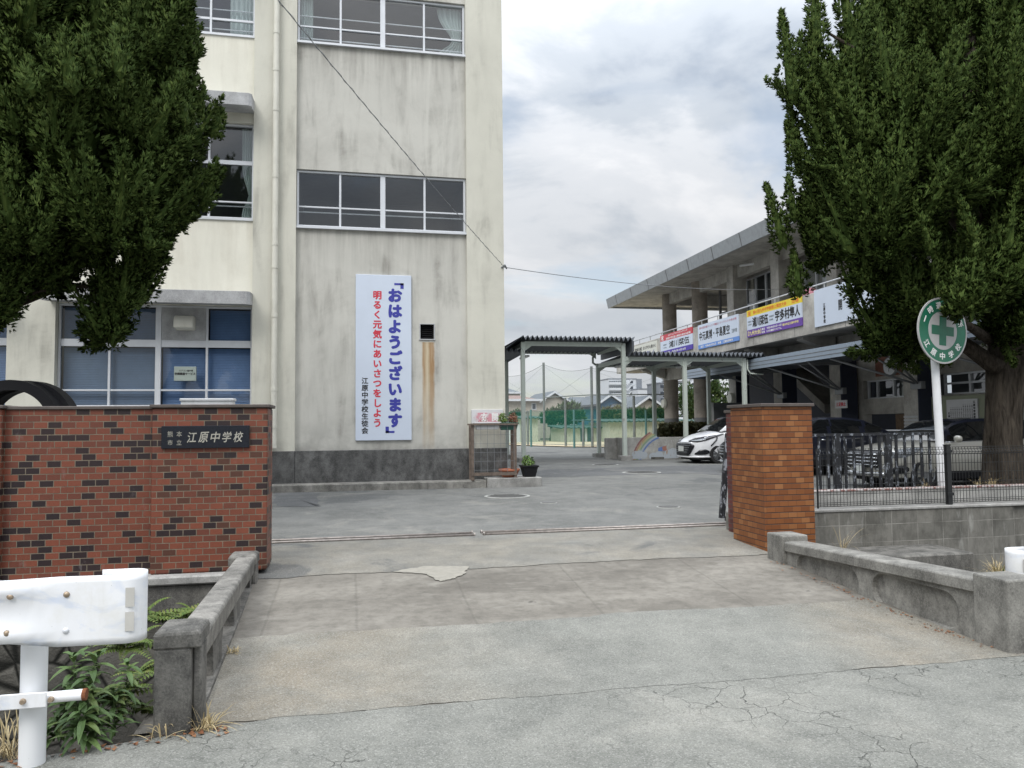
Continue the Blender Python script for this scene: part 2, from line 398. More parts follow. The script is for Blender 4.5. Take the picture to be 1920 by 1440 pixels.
def leaf(name, a, b, c3=None, rough=.55, spec=.25, trans=.0):
    n = NT(name)
    r = n.pos.outputs['Random Per Island']
    st = [(0., a), (.6, b)]+([(1., c3)] if c3 else [])
    c = n.ramp(r, *st)
    c = n.mix(n.math('MULTIPLY', n.ramp(n.noise(1.1, 4, .6), (.35, 0.), (.7, 1.)), .5), c, n.mix(.5, a, b))
    m = n.out(c, rough, spec=spec)
    return m
def window_glass(name, ior=2.1, tint=(.80, .84, .86)):
    """thin sheet: mirror by Fresnel, the rest passes through"""
    n = NT(name); t = n.t; t.nodes.remove(n.b)
    f0 = ((ior-1)/(ior+1))**2; lw = n.nd('ShaderNodeLayerWeight'); lw.inputs['Blend'].default_value = .5; fr = n.math('MULTIPLY_ADD', n.math('POWER', lw.outputs['Facing'], 5.), 1-f0, f0)
    tr = n.nd('ShaderNodeBsdfTransparent'); tr.inputs[0].default_value = (*tint, 1)
    gl = n.nd('ShaderNodeBsdfGlossy'); gl.inputs['Roughness'].default_value = .03
    bp = n.nd('ShaderNodeBump'); n.L(n.noise(.8, 2), bp.inputs['Height']); bp.inputs['Strength'].default_value = .03; bp.inputs['Distance'].default_value = .05; n.L(bp.outputs[0], gl.inputs['Normal'])
    mx = n.nd('ShaderNodeMixShader'); n.L(fr, mx.inputs[0]); n.L(tr.outputs[0], mx.inputs[1]); n.L(gl.outputs[0], mx.inputs[2])
    n.L(mx.outputs[0], t.nodes['Material Output'].inputs[0]); return n.m
def glass(name, tint=(.016, .02, .024), ior=1.9, rough=.03, alpha=.5):
    n = NT(name)
    n.b.inputs['IOR'].default_value = ior; n.b.inputs['Alpha'].default_value = alpha
    n.bump(n.noise(.9, 2), .02, .05)
    return n.out(tint, rough)
def carpaint(name, col, metal=.0, rough=.28):
    n = NT(name); n.b.inputs['Coat Weight'].default_value = 1.0; n.b.inputs['Coat Roughness'].default_value = .04
    return n.out(n.ramp(n.noise(3, 3), (.3, sc(col, .95)), (.7, sc(col, 1.04))), rough, metal)

M = {}
M['white_paint'] = plain('white_paint', (.70, .71, .72), .45, var=.05, dirt=.18)
M['white_board'] = plain('white_board', (.66, .68, .71), .5, var=.04)
M['banner_white'] = plain('banner_white', (.54, .60, .70), .5, var=.03, scale=2)
M['alu'] = plain('alu', (.60, .62, .65), .4, .25, var=.05)
M['alu_dull'] = plain('alu_dull', (.42, .43, .44), .5, .2, var=.08)
M['steel_grey'] = plain('steel_grey', (.22, .23, .24), .5, .3)
M['chrome'] = plain('chrome', (.75, .76, .78), .12, 1.0, var=.02)
M['black'] = plain('black', (.012, .012, .014), .6, spec=.2)
M['black_gloss'] = plain('black_gloss', (.01, .011, .014), .25)
M['rubber'] = plain('rubber', (.015, .015, .016), .8)
M['dark'] = plain('dark', (.02, .02, .022), .9)
M['roomdark'] = plain('roomdark', (.12, .125, .13), .9)
M['curtain'] = plain('curtain', (.50, .56, .53), .9, var=.06)
M['glass'] = window_glass('glass', 2.25); M['glass_clear'] = window_glass('glass_clear', 1.6)
M['car_glass'] = glass('car_glass', (.008, .009, .010), 2.4, .02, .9)
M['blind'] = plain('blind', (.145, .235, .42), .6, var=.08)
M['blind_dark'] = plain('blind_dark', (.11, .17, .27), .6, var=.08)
M['ink'] = plain('ink', (.02, .02, .022), .7)
M['ink_blue'] = plain('ink_blue', (.035, .04, .30), .6, var=.03)
M['ink_red'] = plain('ink_red', (.55, .035, .06), .6, var=.03)
M['letter_white'] = plain('letter_white', (.75, .75, .74), .5, var=.03)
M['letter_pale'] = plain('letter_pale', (.50, .49, .42), .35, .3, var=.15)
M['letter_yellow'] = plain('letter_yellow', (.75, .66, .28), .6)
M['letter_orange'] = plain('letter_orange', (.70, .20, .02), .6)
M['rust'] = plain('rust', (.16, .055, .02), .9, var=.35, scale=30)
M['wood'] = plain('wood', (.13, .10, .08), .8, var=.3, scale=14)
M['terracotta'] = plain('terracotta', (.36, .12, .06), .7, var=.12)
# ------------------------------------------------------------------ ground
GP = [(-60, 0), (5.0, 0), (6.2, .05), (7.95, .15), (9.0, .2), (11.5, .2), (16.6, .30), (24, .36), (30, .38), (400, .38)]
def gz(y): return float(np.interp(y, [p[0] for p in GP], [p[1] for p in GP]))
def sstep(a, b, v): t_ = min(1, max(0, (v-a)/(b-a))); return t_*t_*(3-2*t_)
def gzx(x, y):   # the parking bays lie a little lower than the drive
    return gz(y)-.19*sstep(8.3, 11.2, x)*sstep(12.0, 13.0, y)*(1-sstep(18.5, 22.5, y))
def jag(x0, x1, y, amp, step=.05, seed=0, slope=0.):
    r = np.random.default_rng(seed); n = max(2, int((x1-x0)/step)); w = 0.; out = []
    for i in range(n+1):
        w = w*.86 + r.normal()*amp*.5; x = x0+(x1-x0)*i/n
        out.append((x, y+w+slope*(x-x0)))
    return out
def sheet(mb, near, far, dz=0., ys=None):
    """ground sheet between two jagged edges (lists of (x, y)), following the ground profile"""
    n = 14; cols = len(near)
    fx = [p[0] for p in far]; fy = [p[1] for p in far]; vs = []
    for (x, y) in near:
        y1 = float(np.interp(x, fx, fy))
        for k in range(n+1):
            yy = y+(y1-y)*k/n; vs.append((x, yy, gzx(x, yy)+dz))
    fs = [(i*(n+1)+k, (i+1)*(n+1)+k, (i+1)*(n+1)+k+1, i*(n+1)+k+1) for i in range(cols-1) for k in range(n)]
    mb.add(vs, fs)
def grid_sheet(x0, x1, y0, y1, dz=0., nx=20):
    ys = sorted({y0, y1, *[p[0] for p in GP if y0 < p[0] < y1]}); mb = MB()
    vs = [(x0+(x1-x0)*i/nx, y, gz(y)+dz) for i in range(nx+1) for y in ys]; n = len(ys)
    mb.add(vs, [(i*n+k, (i+1)*n+k, (i+1)*n+k+1, i*n+k+1) for i in range(nx) for k in range(n-1)]); return mb
XL, XR = -.84, 4.46          # inner faces of the two parapets
def smooth(n, s, a, b):
    r = n.nd('ShaderNodeMapRange', clamp=True, interpolation_type='SMOOTHSTEP'); n.L(s, r.inputs[0]); r.inputs[1].default_value = a; r.inputs[2].default_value = b
    return r.outputs[0]
def tan_apron(n, X, Y):
    wob = n.math('MULTIPLY', n.math('SUBTRACT', n.noise(1.1, 5), .5), 1.0)
    Xw = n.math('ADD', X, wob)
    l = n.math('MULTIPLY', smooth(n, Xw, 1.7, -.5), .9)
    r = n.math('MULTIPLY', smooth(n, n.math('SUBTRACT', Xw, n.math('MULTIPLY', n.math('SUBTRACT', Y, 4.6), .2)), 2.9, 3.8), .8)
    return n.math('ADD', l, r, clamp=True)
def tan_inner(n, X, Y):
    wob = n.math('MULTIPLY', n.math('SUBTRACT', n.noise(.9, 5), .5), 1.6)
    return n.math('MULTIPLY', smooth(n, n.math('ADD', Y, wob), 10.6, 9.2), .85)
M['road'] = asphalt('road_asphalt', (.150, .152, .136), (.235, .234, .208), crack=.85, crackscale=4.2, agg=1.0)
M['apron'] = asphalt('apron_asphalt', (.150, .152, .136), (.230, .230, .205), tan=(.235, .203, .155), tanmask=tan_apron, agg=1.0)
M['yard'] = asphalt('yard_asphalt', (.115, .117, .111), (.180, .181, .171), tan=(.235, .215, .175), tanmask=tan_inner, agg=.7, patch=((.08, .083, .084), .58, .28))
def deck_mat():
    n = NT('deck_concrete'); X, Y, Z = n.xyz()
    a = n.noise(1.3, 8, .63, n.map(scale=(.6, 1.3, 1))); b = n.noise(10, 6, .65); fine = n.noise(160, 3, .65)
    c = n.ramp(a, (.30, (.124, .113, .097)), (.68, (.238, .222, .192)))
    c = n.mix(n.math('MULTIPLY', n.ramp(b, (.42, 0.), (.68, 1.)), .55), c, (.085, .078, .067))
    c = n.mix(n.ramp(fine, (.55, 0.), (.8, .4)), c, (.40, .38, .34))
    w = n.math('MULTIPLY', n.math('SUBTRACT', n.noise(5, 4), .5), .03)
    jx = None
    for x0, sl in ((-.66, .0), (.05, .0), (.98, .02), (2.05, .05), (3.38, .06)):
        d = n.math('ABSOLUTE', n.math('ADD', n.math('SUBTRACT', n.math('SUBTRACT', X, x0), n.math('MULTIPLY', n.math('SUBTRACT', Y, 6.2), sl)), w))
        k = n.ramp(d, (.004, 1.), (.016, 0.)); jx = k if jx is None else n.math('MAXIMUM', jx, k)
    d = n.math('ABSOLUTE', n.math('ADD', n.math('SUBTRACT', Y, 7.02), w)); jx = n.math('MAXIMUM', jx, n.math('MULTIPLY', n.ramp(d, (.004, 1.), (.02, 0.)), n.ramp(n.noise(1.1, 3), (.45, 0.), (.55, .7))))
    c = n.mix(n.math('MULTIPLY', jx, .24), c, (.07, .065, .055))
    c = n.mix(n.math('MULTIPLY', n.ramp(n.noise(.8, 6, .65, n.map(loc=(3, 1, 7)), .6), (.46, 0.), (.66, 1.)), .5), c, (.085, .077, .066))
    c = n.mix(n.math('MULTIPLY', n.ramp(n.noise(2.6, 7, .7, n.map(loc=(1, 5, 2), scale=(1, 1.6, 1)), .5), (.56, 0.), (.72, 1.)), .4), c, (.30, .285, .25))
    # spalled spots
    sp = n.ramp(n.vor(1.55, 'F1', n.map(loc=(.3, .8, 0))), (.030, 1.), (.075, 0.)); sp = n.math('MULTIPLY', sp, n.ramp(n.noise(22, 4), (.42, 0.), (.52, 1.)))
    c = n.mix(n.math('MULTIPLY', sp, .75), c, (.06, .055, .05))
    n.bump(n.math('SUBTRACT', n.math('MULTIPLY', n.math('ADD', b, fine), .5), n.math('ADD', jx, sp)), .45, .006)
    return n.out(c, .88, spec=.25)
M['deck'] = deck_mat()
M['conc'] = concrete('weathered_concrete', (.235, .228, .207), (.055, .053, .049), streak=.7, mott=.7, bump=.6, vscale=.5, lo=.44)
M['conc_rail'] = concrete('rail_concrete', (.225, .215, .195), (.04, .04, .037), streak=.7, mott=.7, bump=.7, lo=.44)
M['conc_dark'] = concrete('dark_concrete', (.17, .163, .148), (.026, .026, .025), streak=.8, mott=.8, bump=.7, lo=.42)
M['conc_mid'] = concrete('grey_concrete', (.30, .295, .28), (.10, .10, .095), streak=.45, mott=.45)
M['conc_pale'] = concrete('pale_concrete', (.38, .375, .355), (.14, .14, .13), streak=.4, mott=.35)
M['soil'] = plain('soil', (.075, .06, .045), .95, var=.35, scale=9, bump=.6, bscale=40)
M['sand'] = plain('sand', (.50, .42, .28), .95, var=.08, scale=2, bump=.2)

mb = MB(); mb.add([(-60, -25, 0), (60, -25, 0), (60, 2.0, 0), (-60, 2.0, 0)], [(0, 1, 2, 3)])
edge = [(-60, 4.1), (-6, 4.12), (-1.66, 4.265), (-1.02, 4.41), (-.45, 4.55)] + jag(-.4, 4.7, 4.575, .012, .06, 3) + [(4.75, 4.62), (6, 4.7), (60, 4.7)]
n0 = [(x, 2.0) for x, y in edge]; sheet(mb, n0, edge, .0)
structure('road', mb, M['road'], fix=False)
mb = MB(); sheet(mb, jag(-1.12, 4.72, 4.5, .0, .3, 1), [(-1.12, 8.6), (4.72, 8.6)], -.003)
structure('bridge_deck', mb, M['deck'], fix=False)
mb = MB(); sheet(mb, jag(-.86, 4.5, 4.563, .014, .05, 3), jag(-.86, 4.5, 6.16, .022, .05, 5), .002)
structure('bridge_pavement', mb, M['apron'], fix=False)
mb = MB(); near = jag(-.9, 4.62, 7.96, .02, .05, 8); sheet(mb, near, [(-.9, 11.5), (4.62, 11.5)], .002)
structure('gate_apron', mb, M['yard'], fix=False)
m_ = grid_sheet(-60, -.9, 8.42, 11.5, .002, 4); m2 = grid_sheet(4.62, 60, 9.75, 11.5, .002, 4); m3 = MB(); gx_ = [-60, 0, 6, 8.3]+[8.3+.29*i for i in range(1, 11)]+[20, 60]; gy_ = [11.5, 12.0, 12.25, 12.5, 12.75, 13, 14, 16.6, 18.5]+[18.5+.4*i for i in range(1, 11)]+[24, 30, 62]; k_ = len(gy_)
m3.add([(x, y, gzx(x, y)+.002) for x in gx_ for y in gy_], [(i*k_+j, (i+1)*k_+j, (i+1)*k_+j+1, i*k_+j+1) for i in range(len(gx_)-1) for j in range(k_-1)])
m4 = grid_sheet(4.615, 5.2, 8.5, 9.75, .002, 2)
for q in (m2, m3, m4): m_.add(q.v, q.f)
structure('school_yard', m_, M['yard'], fix=False)
structure('terrain', MB().add([(-400, 62, .30), (400, 62, .30), (400, 900, .30), (-400, 900, .30)], [(0, 1, 2, 3)]), M['soil'], fix=False)
structure('near_terrain', MB().add([(-400, -300, -.02), (400, -300, -.02), (400, -25, -.02), (-400, -25, -.02)], [(0, 1, 2, 3)]), M['road'], fix=False)
# pale sand of the sports field beyond the net
mb = MB(); ya = [(8.5, 54), (10.0, 49.5), (12.2, 43.0), (14.2, 40.8), (40, 40.5)]; sheet(mb, [(x, y) for x, y in ya], [(8.5, 61), (40, 61)], .05)
structure('sports_field', mb, M['sand'], fix=False)
# darker repair strips in the yard, laid as thin sheets
M['patch'] = asphalt('patch_asphalt', (.085, .088, .09), (.125, .128, .13), agg=.6)
M['patch_pale'] = plain('patch_mortar', (.25, .235, .20), .9, var=.12, scale=14, bump=.3)
def blob_sheet(name, pts, mat, dz, seed=0, n=60, amp=.05):
    r = np.random.default_rng(seed); k = len(pts); out = []; w = 0
    for i in range(k):
        a, b = Vector(pts[i]), Vector(pts[(i+1) % k])
        for t in np.linspace(0, 1, max(2, n//k), endpoint=False):
            w = w*.7+r.normal()*amp*.5; d = (b-a).normalized(); p = a.lerp(b, t)+Vector((-d.y, d.x))*w; out.append((p.x, p.y))
    cx = sum(p[0] for p in out)/len(out); cy = sum(p[1] for p in out)/len(out)
    vs = [(x, y, gz(y)+dz) for x, y in out]+[(cx, cy, gz(cy)+dz)]; m = len(out)
    return structure(name, MB().add(vs, [(i, (i+1) % m, m) for i in range(m)]), mat, fix=False)
z = lambda x, y, h: tuple(on_z(x, y, h).xy)
blob_sheet('patched_asphalt', [z(515, 921, .30), z(598, 925, .29), z(600, 948, .27), z(514, 948, .27)], M['patch'], .006, 4, amp=.07)
blob_sheet('mortar_patch', [z(735, 1072, .152), z(790, 1063, .158), z(878, 1062, .158), z(876, 1072, .152), z(852, 1082, .146), z(826, 1088, .140), z(800, 1076, .15)], M['patch_pale'], .0055, 9, n=84, amp=.02)
mbp = MB(); sheet(mbp, jag(3.6, 14.0, 18.9, .05, .2, 41, .05), jag(3.6, 14.0, 21.6, .05, .2, 42, .10), .006)
structure('asphalt_strip', mbp, M['patch'], fix=False)

# ------------------------------------------------------------------ canal either side of the bridge
M['water'] = plain('ditch_water', (.03, .034, .028), .15, var=.2)
structure('canal_water', MB().add([(-60, 4.2, -1.55), (60, 4.2, -1.55), (60, 9.6, -1.55), (-60, 9.6, -1.55)], [(0, 1, 2, 3)]), M['water'], fix=False)
def stone_mat():
    n = NT('bank_stone'); e = n.vor(2.6, 'DISTANCE_TO_EDGE'); cc = n.vor(2.6, 'F1', None, 'Color'); s_ = n.nd('ShaderNodeSeparateColor'); n.L(cc, s_.inputs[0])
    c = n.ramp(s_.outputs[0], (0., (.07, .067, .06)), (1., (.15, .143, .125)))
    c = n.mix(n.math('MULTIPLY', n.noise(12, 6, .65), .5), c, (.035, .034, .03)); c = n.mix(n.ramp(e, (.01, 1.), (.05, 0.)), c, (.012, .012, .01))
    n.bump(n.math('ADD', n.ramp(e, (.0, 0.), (.12, 1.)), n.math('MULTIPLY', n.noise(24, 8, .7), 1.2)), .8, .025)
    return n.out(c, .9, spec=.25)
M['stone'] = stone_mat()
def bank(x0, x1):
    mb = MB(); n = 40
    vs = []
    for i in range(n+1):
        x = x0+(x1-x0)*i/n; e = float(np.interp(x, [p[0] for p in edge], [p[1] for p in edge]))
        vs += [(x, e, -.004), (x, e+.16, -.10), (x, e+.42, -.55+.06*math.sin(x*7)), (x, e+.6, -1.1), (x, e+.65, -1.6)]
    mb.add(vs, [(i*5+k, (i+1)*5+k, (i+1)*5+k+1, i*5+k+1) for i in range(n) for k in range(4)]); return mb
structure('canal_bank', bank(-14, -1.05), M['soil'], smooth=True)
structure('canal_bank', bank(4.75, 14), M['soil'], smooth=True)
# bridge abutments: the solid the deck rests on
mb = MB(); mb.prism([(4.3, -1.6), (8.6, -1.6), (8.6, .17), (7.95, .13), (6.2, .03), (5.0, -.02), (4.3, -.02)], 'x', -1.12, 4.72)
structure('bridge_abutment', mb, M['conc_dark'])
t = thing('canal_wall', 'dark stone canal wall with a grey concrete strip under the red brick wall', 'retaining wall', (-6, 8.3, -1.6))
MB().box(-14, -1.12, 8.06, 8.6, -1.6, -.22).build('stone_face', M['stone'], t)
MB().box(-14, -1.12, 8.03, 8.62, -.22, .115).build('concrete_band', M['conc_dark'], t, bevel=.015)
MB().box(-14, -1.115, 7.98, 8.63, .115, .20).build('coping', M['conc_mid'], t, bevel=.015)

# ------------------------------------------------------------------ bridge parapets
def parapet_left():
    t = thing('bridge_parapet', 'old dark concrete bridge parapet with open gaps beside the brick wall', 'parapet', (-1, 6, 0))
    xr = lambda y: -.778-(y-4.45)*.0275          # road-side face, slightly askew to the road
    def post(ya, yb, w, zt, zb):
        m = MB(); x1 = xr((ya+yb)/2); x0 = x1-w; c = .022
        # square shaft with a rebated strip on the road side and a chamfered cap
        m.box(x0, x1-.045, ya, yb, zb, zt-.10).box(x1-.045, x1, ya+.05, yb-.05, zb, zt-.10)
        m.build('post', M['conc_dark'], t, bevel=.010)
        q = lambda a, z: [(x0+a, ya+a, z), (x1-a, ya+a, z), (x1-a, yb-a, z), (x0+a, yb-a, z)]
        m = MB(); m.add(q(-.004, zt-.10)+q(-.004, zt-.022)+q(.018, zt), [(3, 2, 1, 0), (8, 9, 10, 11)]+[(k*4+i, k*4+(i+1) % 4, k*4+4+(i+1) % 4, k*4+4+i) for k in (0, 1) for i in range(4)]); m.build('post_cap', M['conc_dark'], t, bevel=.008)
    post(4.43, 4.70, .228, .545, -.45); post(7.70, 7.97, .245, .42, -.3)
    ya, yb = 4.70, 7.70; x0 = lambda y: xr(y)-.190
    m = MB(); zt = lambda y: .462-(y-ya)/(yb-ya)*.062
    prof = lambda y: [(x0(y), y, zt(y)-.155), (xr(y)-.02, y, zt(y)-.155), (xr(y)-.012, y, zt(y)-.02), (xr(y)-.03, y, zt(y)), (x0(y)+.02, y, zt(y)), (x0(y), y, zt(y)-.02)]
    a = prof(ya); b = prof(yb); m.add(a+b, [tuple(range(5, -1, -1)), tuple(range(6, 12))]+[(i, (i+1) % 6, 6+(i+1) % 6, 6+i) for i in range(6)])
    m.build('rail_beam', M['conc_rail'], t, bevel=.008)
    for y, w in ((4.74, .10), (5.45, .34), (6.55, .34), (7.66, .10)):
        zc = zt(y)-.153
        prof2 = [(y-w/2-.12, zc), (y-w/2-.045, zc-.03), (y-w/2, zc-.11), (y-w/2, -.3), (y+w/2, -.3), (y+w/2, zc-.11), (y+w/2+.045, zc-.03), (y+w/2+.12, zc)]
        MB().prism(prof2, 'x', x0(y)+.03, xr(y)-.045).build('baluster', M['conc_dark'], t)
    MB().add([(x0(ya)-.01, ya, -.3), (xr(ya)-.03, ya, -.3), (xr(ya)-.03, ya, .02), (x0(ya)-.01, ya, .02), (x0(yb)-.01, yb, -.3), (xr(yb)-.03, yb, -.3), (xr(yb)-.03, yb, .135), (x0(yb)-.01, yb, .135)], [(3, 2, 1, 0), (4, 5, 6, 7), (0, 1, 5, 4), (1, 2, 6, 5), (2, 3, 7, 6), (3, 0, 4, 7)]).build('kerb', M['conc_dark'], t)
parapet_left()
def parapet_right():
    x0, x1 = XR, XR+.30
    t = thing('bridge_parapet', 'grey concrete bridge parapet with sunken oval panels beside the orange pillar', 'parapet', (4.6, 6, 0))
    pf = on_x(1840, 1086, x0).z
    def post(ya, yb, zt, zb):
        MB().box(x0, x1, ya, yb, zb, zt).build('post', M['conc'], t, bevel=.014, seg=2)
    post(4.62, 4.93, .50, -.4); post(7.48, 7.80, .42, -.2)
    ya, yb = 4.93, 7.48; zt0, zt1 = .455, .36
    m = MB()
    sec = lambda y, zt: [(x0+.015, y, zt-.10), (x1-.02, y, zt-.10), (x1-.02, y, zt-.012), (x1-.04, y, zt), (x0+.035, y, zt), (x0+.015, y, zt-.012)]
    m.add(sec(ya, zt0)+sec(yb, zt1), [tuple(range(5, -1, -1)), tuple(range(6, 12))]+[(i, (i+1) % 6, 6+(i+1) % 6, 6+i) for i in range(6)])
    m.build('coping', M['conc'], t, bevel=.006)
    # web with two stadium-shaped sunken panels
    bm = bmesh.new(); xf = x0+.045
    ztop = lambda y: zt0-.10+(zt1-zt0)*(y-ya)/(yb-ya)
    def stad(yc, half, zc, r, n=10):
        pts = []
        for k in range(n+1): a = -math.pi/2+math.pi*k/n; pts.append((yc+half-r+r*math.cos(a), zc+r*math.sin(a)))
        for k in range(n+1): a = math.pi/2+math.pi*k/n; pts.append((yc-half+r+r*math.cos(a), zc+r*math.sin(a)))
        return pts
    outer = [(ya, -.4), (yb, -.2), (yb, ztop(yb)), (ya, ztop(ya))]
    loops = [outer, stad(5.62, .50, .155, .145), stad(6.80, .50, .135, .135)]
    es = []
    for lp in loops:
        vv = [bm.verts.new((xf, y, z)) for y, z in lp]; es += [bm.edges.new((vv[i], vv[(i+1) % len(vv)])) for i in range(len(vv))]
    bmesh.ops.triangle_fill(bm, use_beauty=True, use_dissolve=False, edges=es)
    for lp in loops[1:]:
        f0 = [bm.verts.new((xf, y, z)) for y, z in lp]; cy = sum(p[0] for p in lp)/len(lp); cz = sum(p[1] for p in lp)/len(lp)
        f1 = [bm.verts.new((xf+.045, cy+(y-cy)*.975, cz+(z-cz)*.93)) for y, z in lp]
        for i in range(len(lp)): bm.faces.new((f0[i], f0[(i+1) % len(lp)], f1[(i+1) % len(lp)], f1[i]))
        bm.faces.new(f1)
    bmesh.ops.recalc_face_normals(bm, faces=bm.faces)
    me = bpy.data.meshes.new('web'); bm.to_mesh(me); bm.free(); me.transform(Matrix.Translation(-t.location)); me.materials.append(M['conc'])
    o = bpy.data.objects.new('web', me); COL.objects.link(o); o.parent = t; ALL.append(o)
    MB().prism([(ya, -.4), (yb, -.2), (yb, ztop(yb)-.002), (ya, ztop(ya)-.002)], 'x', xf+.052, x1-.03).build('back_wall', M['conc'], t)
parapet_right()

# ------------------------------------------------------------------ red brick wall with the school's name
def efflo(n, c, X, Y, Z):
    f = n.math('MULTIPLY', n.ramp(n.noise(7, 6, .7, n.map(scale=(1.5, 1, .5))), (.58, 0.), (.72, 1.)), n.ramp(n.noise(1.2, 3, .5, n.map(loc=(1.8, 0, 2.2))), (.52, 0.), (.66, .7)))
    return n.mix(n.math('MULTIPLY', f, .6), c, (.36, .33, .33))
M['brick_red'] = brick('red_brick', [(0., (.012, .012, .015)), (.27, (.165, .050, .029)), (.55, (.195, .058, .033)), (.8, (.135, .043, .027))], (.155, .13, .095), .123, .0625, .0040, stain=efflo)
M['brick_pillar'] = brick('red_brick_pillar', [(0., (.013, .013, .016)), (.22, (.075, .033, .022)), (.34, (.165, .050, .029)), (.62, (.195, .058, .033)), (.85, (.135, .043, .027))], (.155, .13, .095), .123, .0625, .0040, stain=efflo)
M['brick_orange'] = brick('orange_brick', [(0., (.17, .055, .017)), (.30, (.20, .068, .020)), (.56, (.225, .080, .025)), (.74, (.26, .102, .034)), (.88, (.29, .122, .044))], (.045, .034, .03), .108, .0655, .0020, bumps=1.1, mort_s=.3, hline=.0042)
M['brick_darkred'] = brick('dark_red_brick', [(0., (.10, .025, .022)), (.5, (.13, .032, .028)), (.8, (.085, .022, .02))], (.10, .09, .08), .123, .0625, .0045)
M['cap'] = plain('wall_cap', (.075, .062, .055), .7, var=.25, scale=8, bump=.3)
t = thing('brick_wall', 'red and black brick gate wall beside the driveway carrying the black name plaque', 'wall', (-2.5, 8.3, .2))
MB().box(-3.22, -1.9, 8.2, 8.44, .2, 1.805).build('wall_panel', M['brick_red'], t)
MB().box(-9.0, -4.4, 8.2, 8.44, .2, 1.805).build('wall_panel', M['brick_red'], t)
MB().box(-1.9, -.815, 8.12, 8.62, .2, 1.815).build('end_pillar', M['brick_pillar'], t, bevel=.02, seg=3)
MB().box(-4.4, -3.22, 8.12, 8.62, .2, 1.815).build('pillar', M['brick_pillar'], t, bevel=.02, seg=3)
MB().box(-9.0, -4.405, 8.18, 8.46, 1.805, 1.838).box(-3.215, -1.905, 8.18, 8.46, 1.805, 1.838).build('coping', M['cap'], t, bevel=.006)
MB().box(-1.92, -.79, 8.095, 8.65, 1.815, 1.848).box(-4.42, -3.20, 8.095, 8.65, 1.815, 1.848).build('pillar_cap', M['cap'], t, bevel=.006)
# black granite name plaque
yp = 8.12
a, b = on_y(304, 799, yp), on_y(468, 839, yp)
t = thing('name_plaque', 'black stone name plaque with silver characters on the red brick pillar', 'plaque', ((a.x+b.x)/2, yp, b.z))
M['plaque_ink'] = plain('plaque_ink', (.30, .29, .25), .5, var=.3)
M['granite'] = plain('granite', (.010, .012, .018), .5, var=.3, scale=60, spec=.25)
MB().box(a.x, b.x, yp-.03, yp-.001, b.z, a.z).build('slab', M['granite'], t, bevel=.003)
mb = MB(); w, h = b.x-a.x, a.z-b.z; A = lambda u, v: (a.x+w*u, yp-.0305, b.z+h*v)
nx, nz, ny = (1, 0, 0), (0, 0, 1), (0, -1, 0)
for ch, u, v, sw, sh in (('熊', .10, .64, .07, .30), ('本', .20, .64, .07, .30), ('市', .10, .27, .065, .27), ('立', .20, .27, .065, .27)):
    write(mb, ch, A(u, v), nx, nz, ny, w*sw*.85, h*sh*.85, .0003)
for i, ch in enumerate('江原中学校'):
    write(mb, ch, A(.345+.132*i, .49), (1, 0, .03), (.16, 0, 1), ny, w*.100, h*.46, .0016)
mb.build('lettering', M['plaque_ink'], t, fix=False)

# ------------------------------------------------------------------ orange brick gate pillar
pc = on_z(1432, 1028, .16)
PX0, PY0 = 4.62, 8.10; PX1 = on_y(1526, 900, PY0).x
t = thing('gate_pillar', 'orange brick gate pillar with a thin dark cap', 'pillar', (PX0+.4, PY0+.35, .15))
MB().box(PX0, PX1, PY0, 8.86, .1, 1.80).build('brick_body', M['brick_orange'], t, bevel=.004)
MB().box(PX0-.03, PX1+.02, PY0-.03, 8.90, 1.80, 1.838).build('cap', M['cap'], t, bevel=.005)
t = thing('gate_pillar', 'dull dark red brick pillar hidden behind the orange brick pillar', 'pillar', (PX0+.3, 9.3, .2))
MB().box(PX0+.24, PX0+.85, 8.95, 9.45, .18, 1.75).build('brick_body', M['brick_darkred'], t, bevel=.004)
MB().box(PX0+.22, PX0+.87, 8.93, 9.47, 1.75, 1.785).build('cap', M['cap'], t, bevel=.004)

# ------------------------------------------------------------------ gate track in the ground
M['track'] = plain('track_steel', (.25, .225, .205), .45, .5, var=.3, scale=12)
t = thing('gate_track', 'twin rusty steel gate rails set across the driveway', 'gate track', (2, 10, .2))
for (x0, x1, dy) in ((-2.6, 1.55, 0), (1.68, 8.6, .03)):
    for yy in (9.93, 10.13):
        m = MB(); m.tube([(x0, yy+dy, .213), (x1, yy+dy, .213)], .017, 8); m.build('rail', M['track'], t, smooth=True)
        MB().cyl((x1 if x0 < 0 else x0, yy+dy, .215), ((x1 if x0 < 0 else x0)+.02, yy+dy, .215), .03, n=10).build('rail_stop', M['track'], t)
    MB().box(x0, x1, 9.96+dy, 10.10+dy, .198, .2065).build('rail_bed', M['track'], t)
# manhole covers
M['iron'] = plain('cast_iron', (.13, .13, .125), .6, .3, var=.2, scale=30, bump=.6, bscale=60)
M['ring_conc'] = plain('ring_concrete', (.33, .33, .31), .85, var=.12)
def manhole(px, py, zz, r, label):
    p = on_z(px, py, zz); h = gz(p.y)
    t = thing('manhole_cover', label, 'manhole', (p.x, p.y, h), 'manhole covers in the yard')
    MB().lathe([(r*1.16, -.02), (r*1.16, .010), (r*1.02, .012), (r*1.02, -.02)], (p.x, p.y, h), 32).build('collar', M['ring_conc'], t)
    m = MB(); m.lathe([(r, -.01), (r, .013)], (p.x, p.y, h), 32)
    for i in range(-4, 5):
        w = math.sqrt(max(0, 1-(i/5)**2))*r*.9; m.box(p.x-w, p.x+w, p.y+i*r/5-.012, p.y+i*r/5+.012, h+.012, h+.018)
    m.build('lid', M['iron'], t)
manhole(951, 929, .28, .38, 'large round manhole cover in front of the concrete block')
manhole(1029, 942, .25, .13, 'small round drain lid between the large manhole and the gate rails')
manhole(1203, 888, .30, .45, 'pale ringed manhole cover nearest the mural wall')
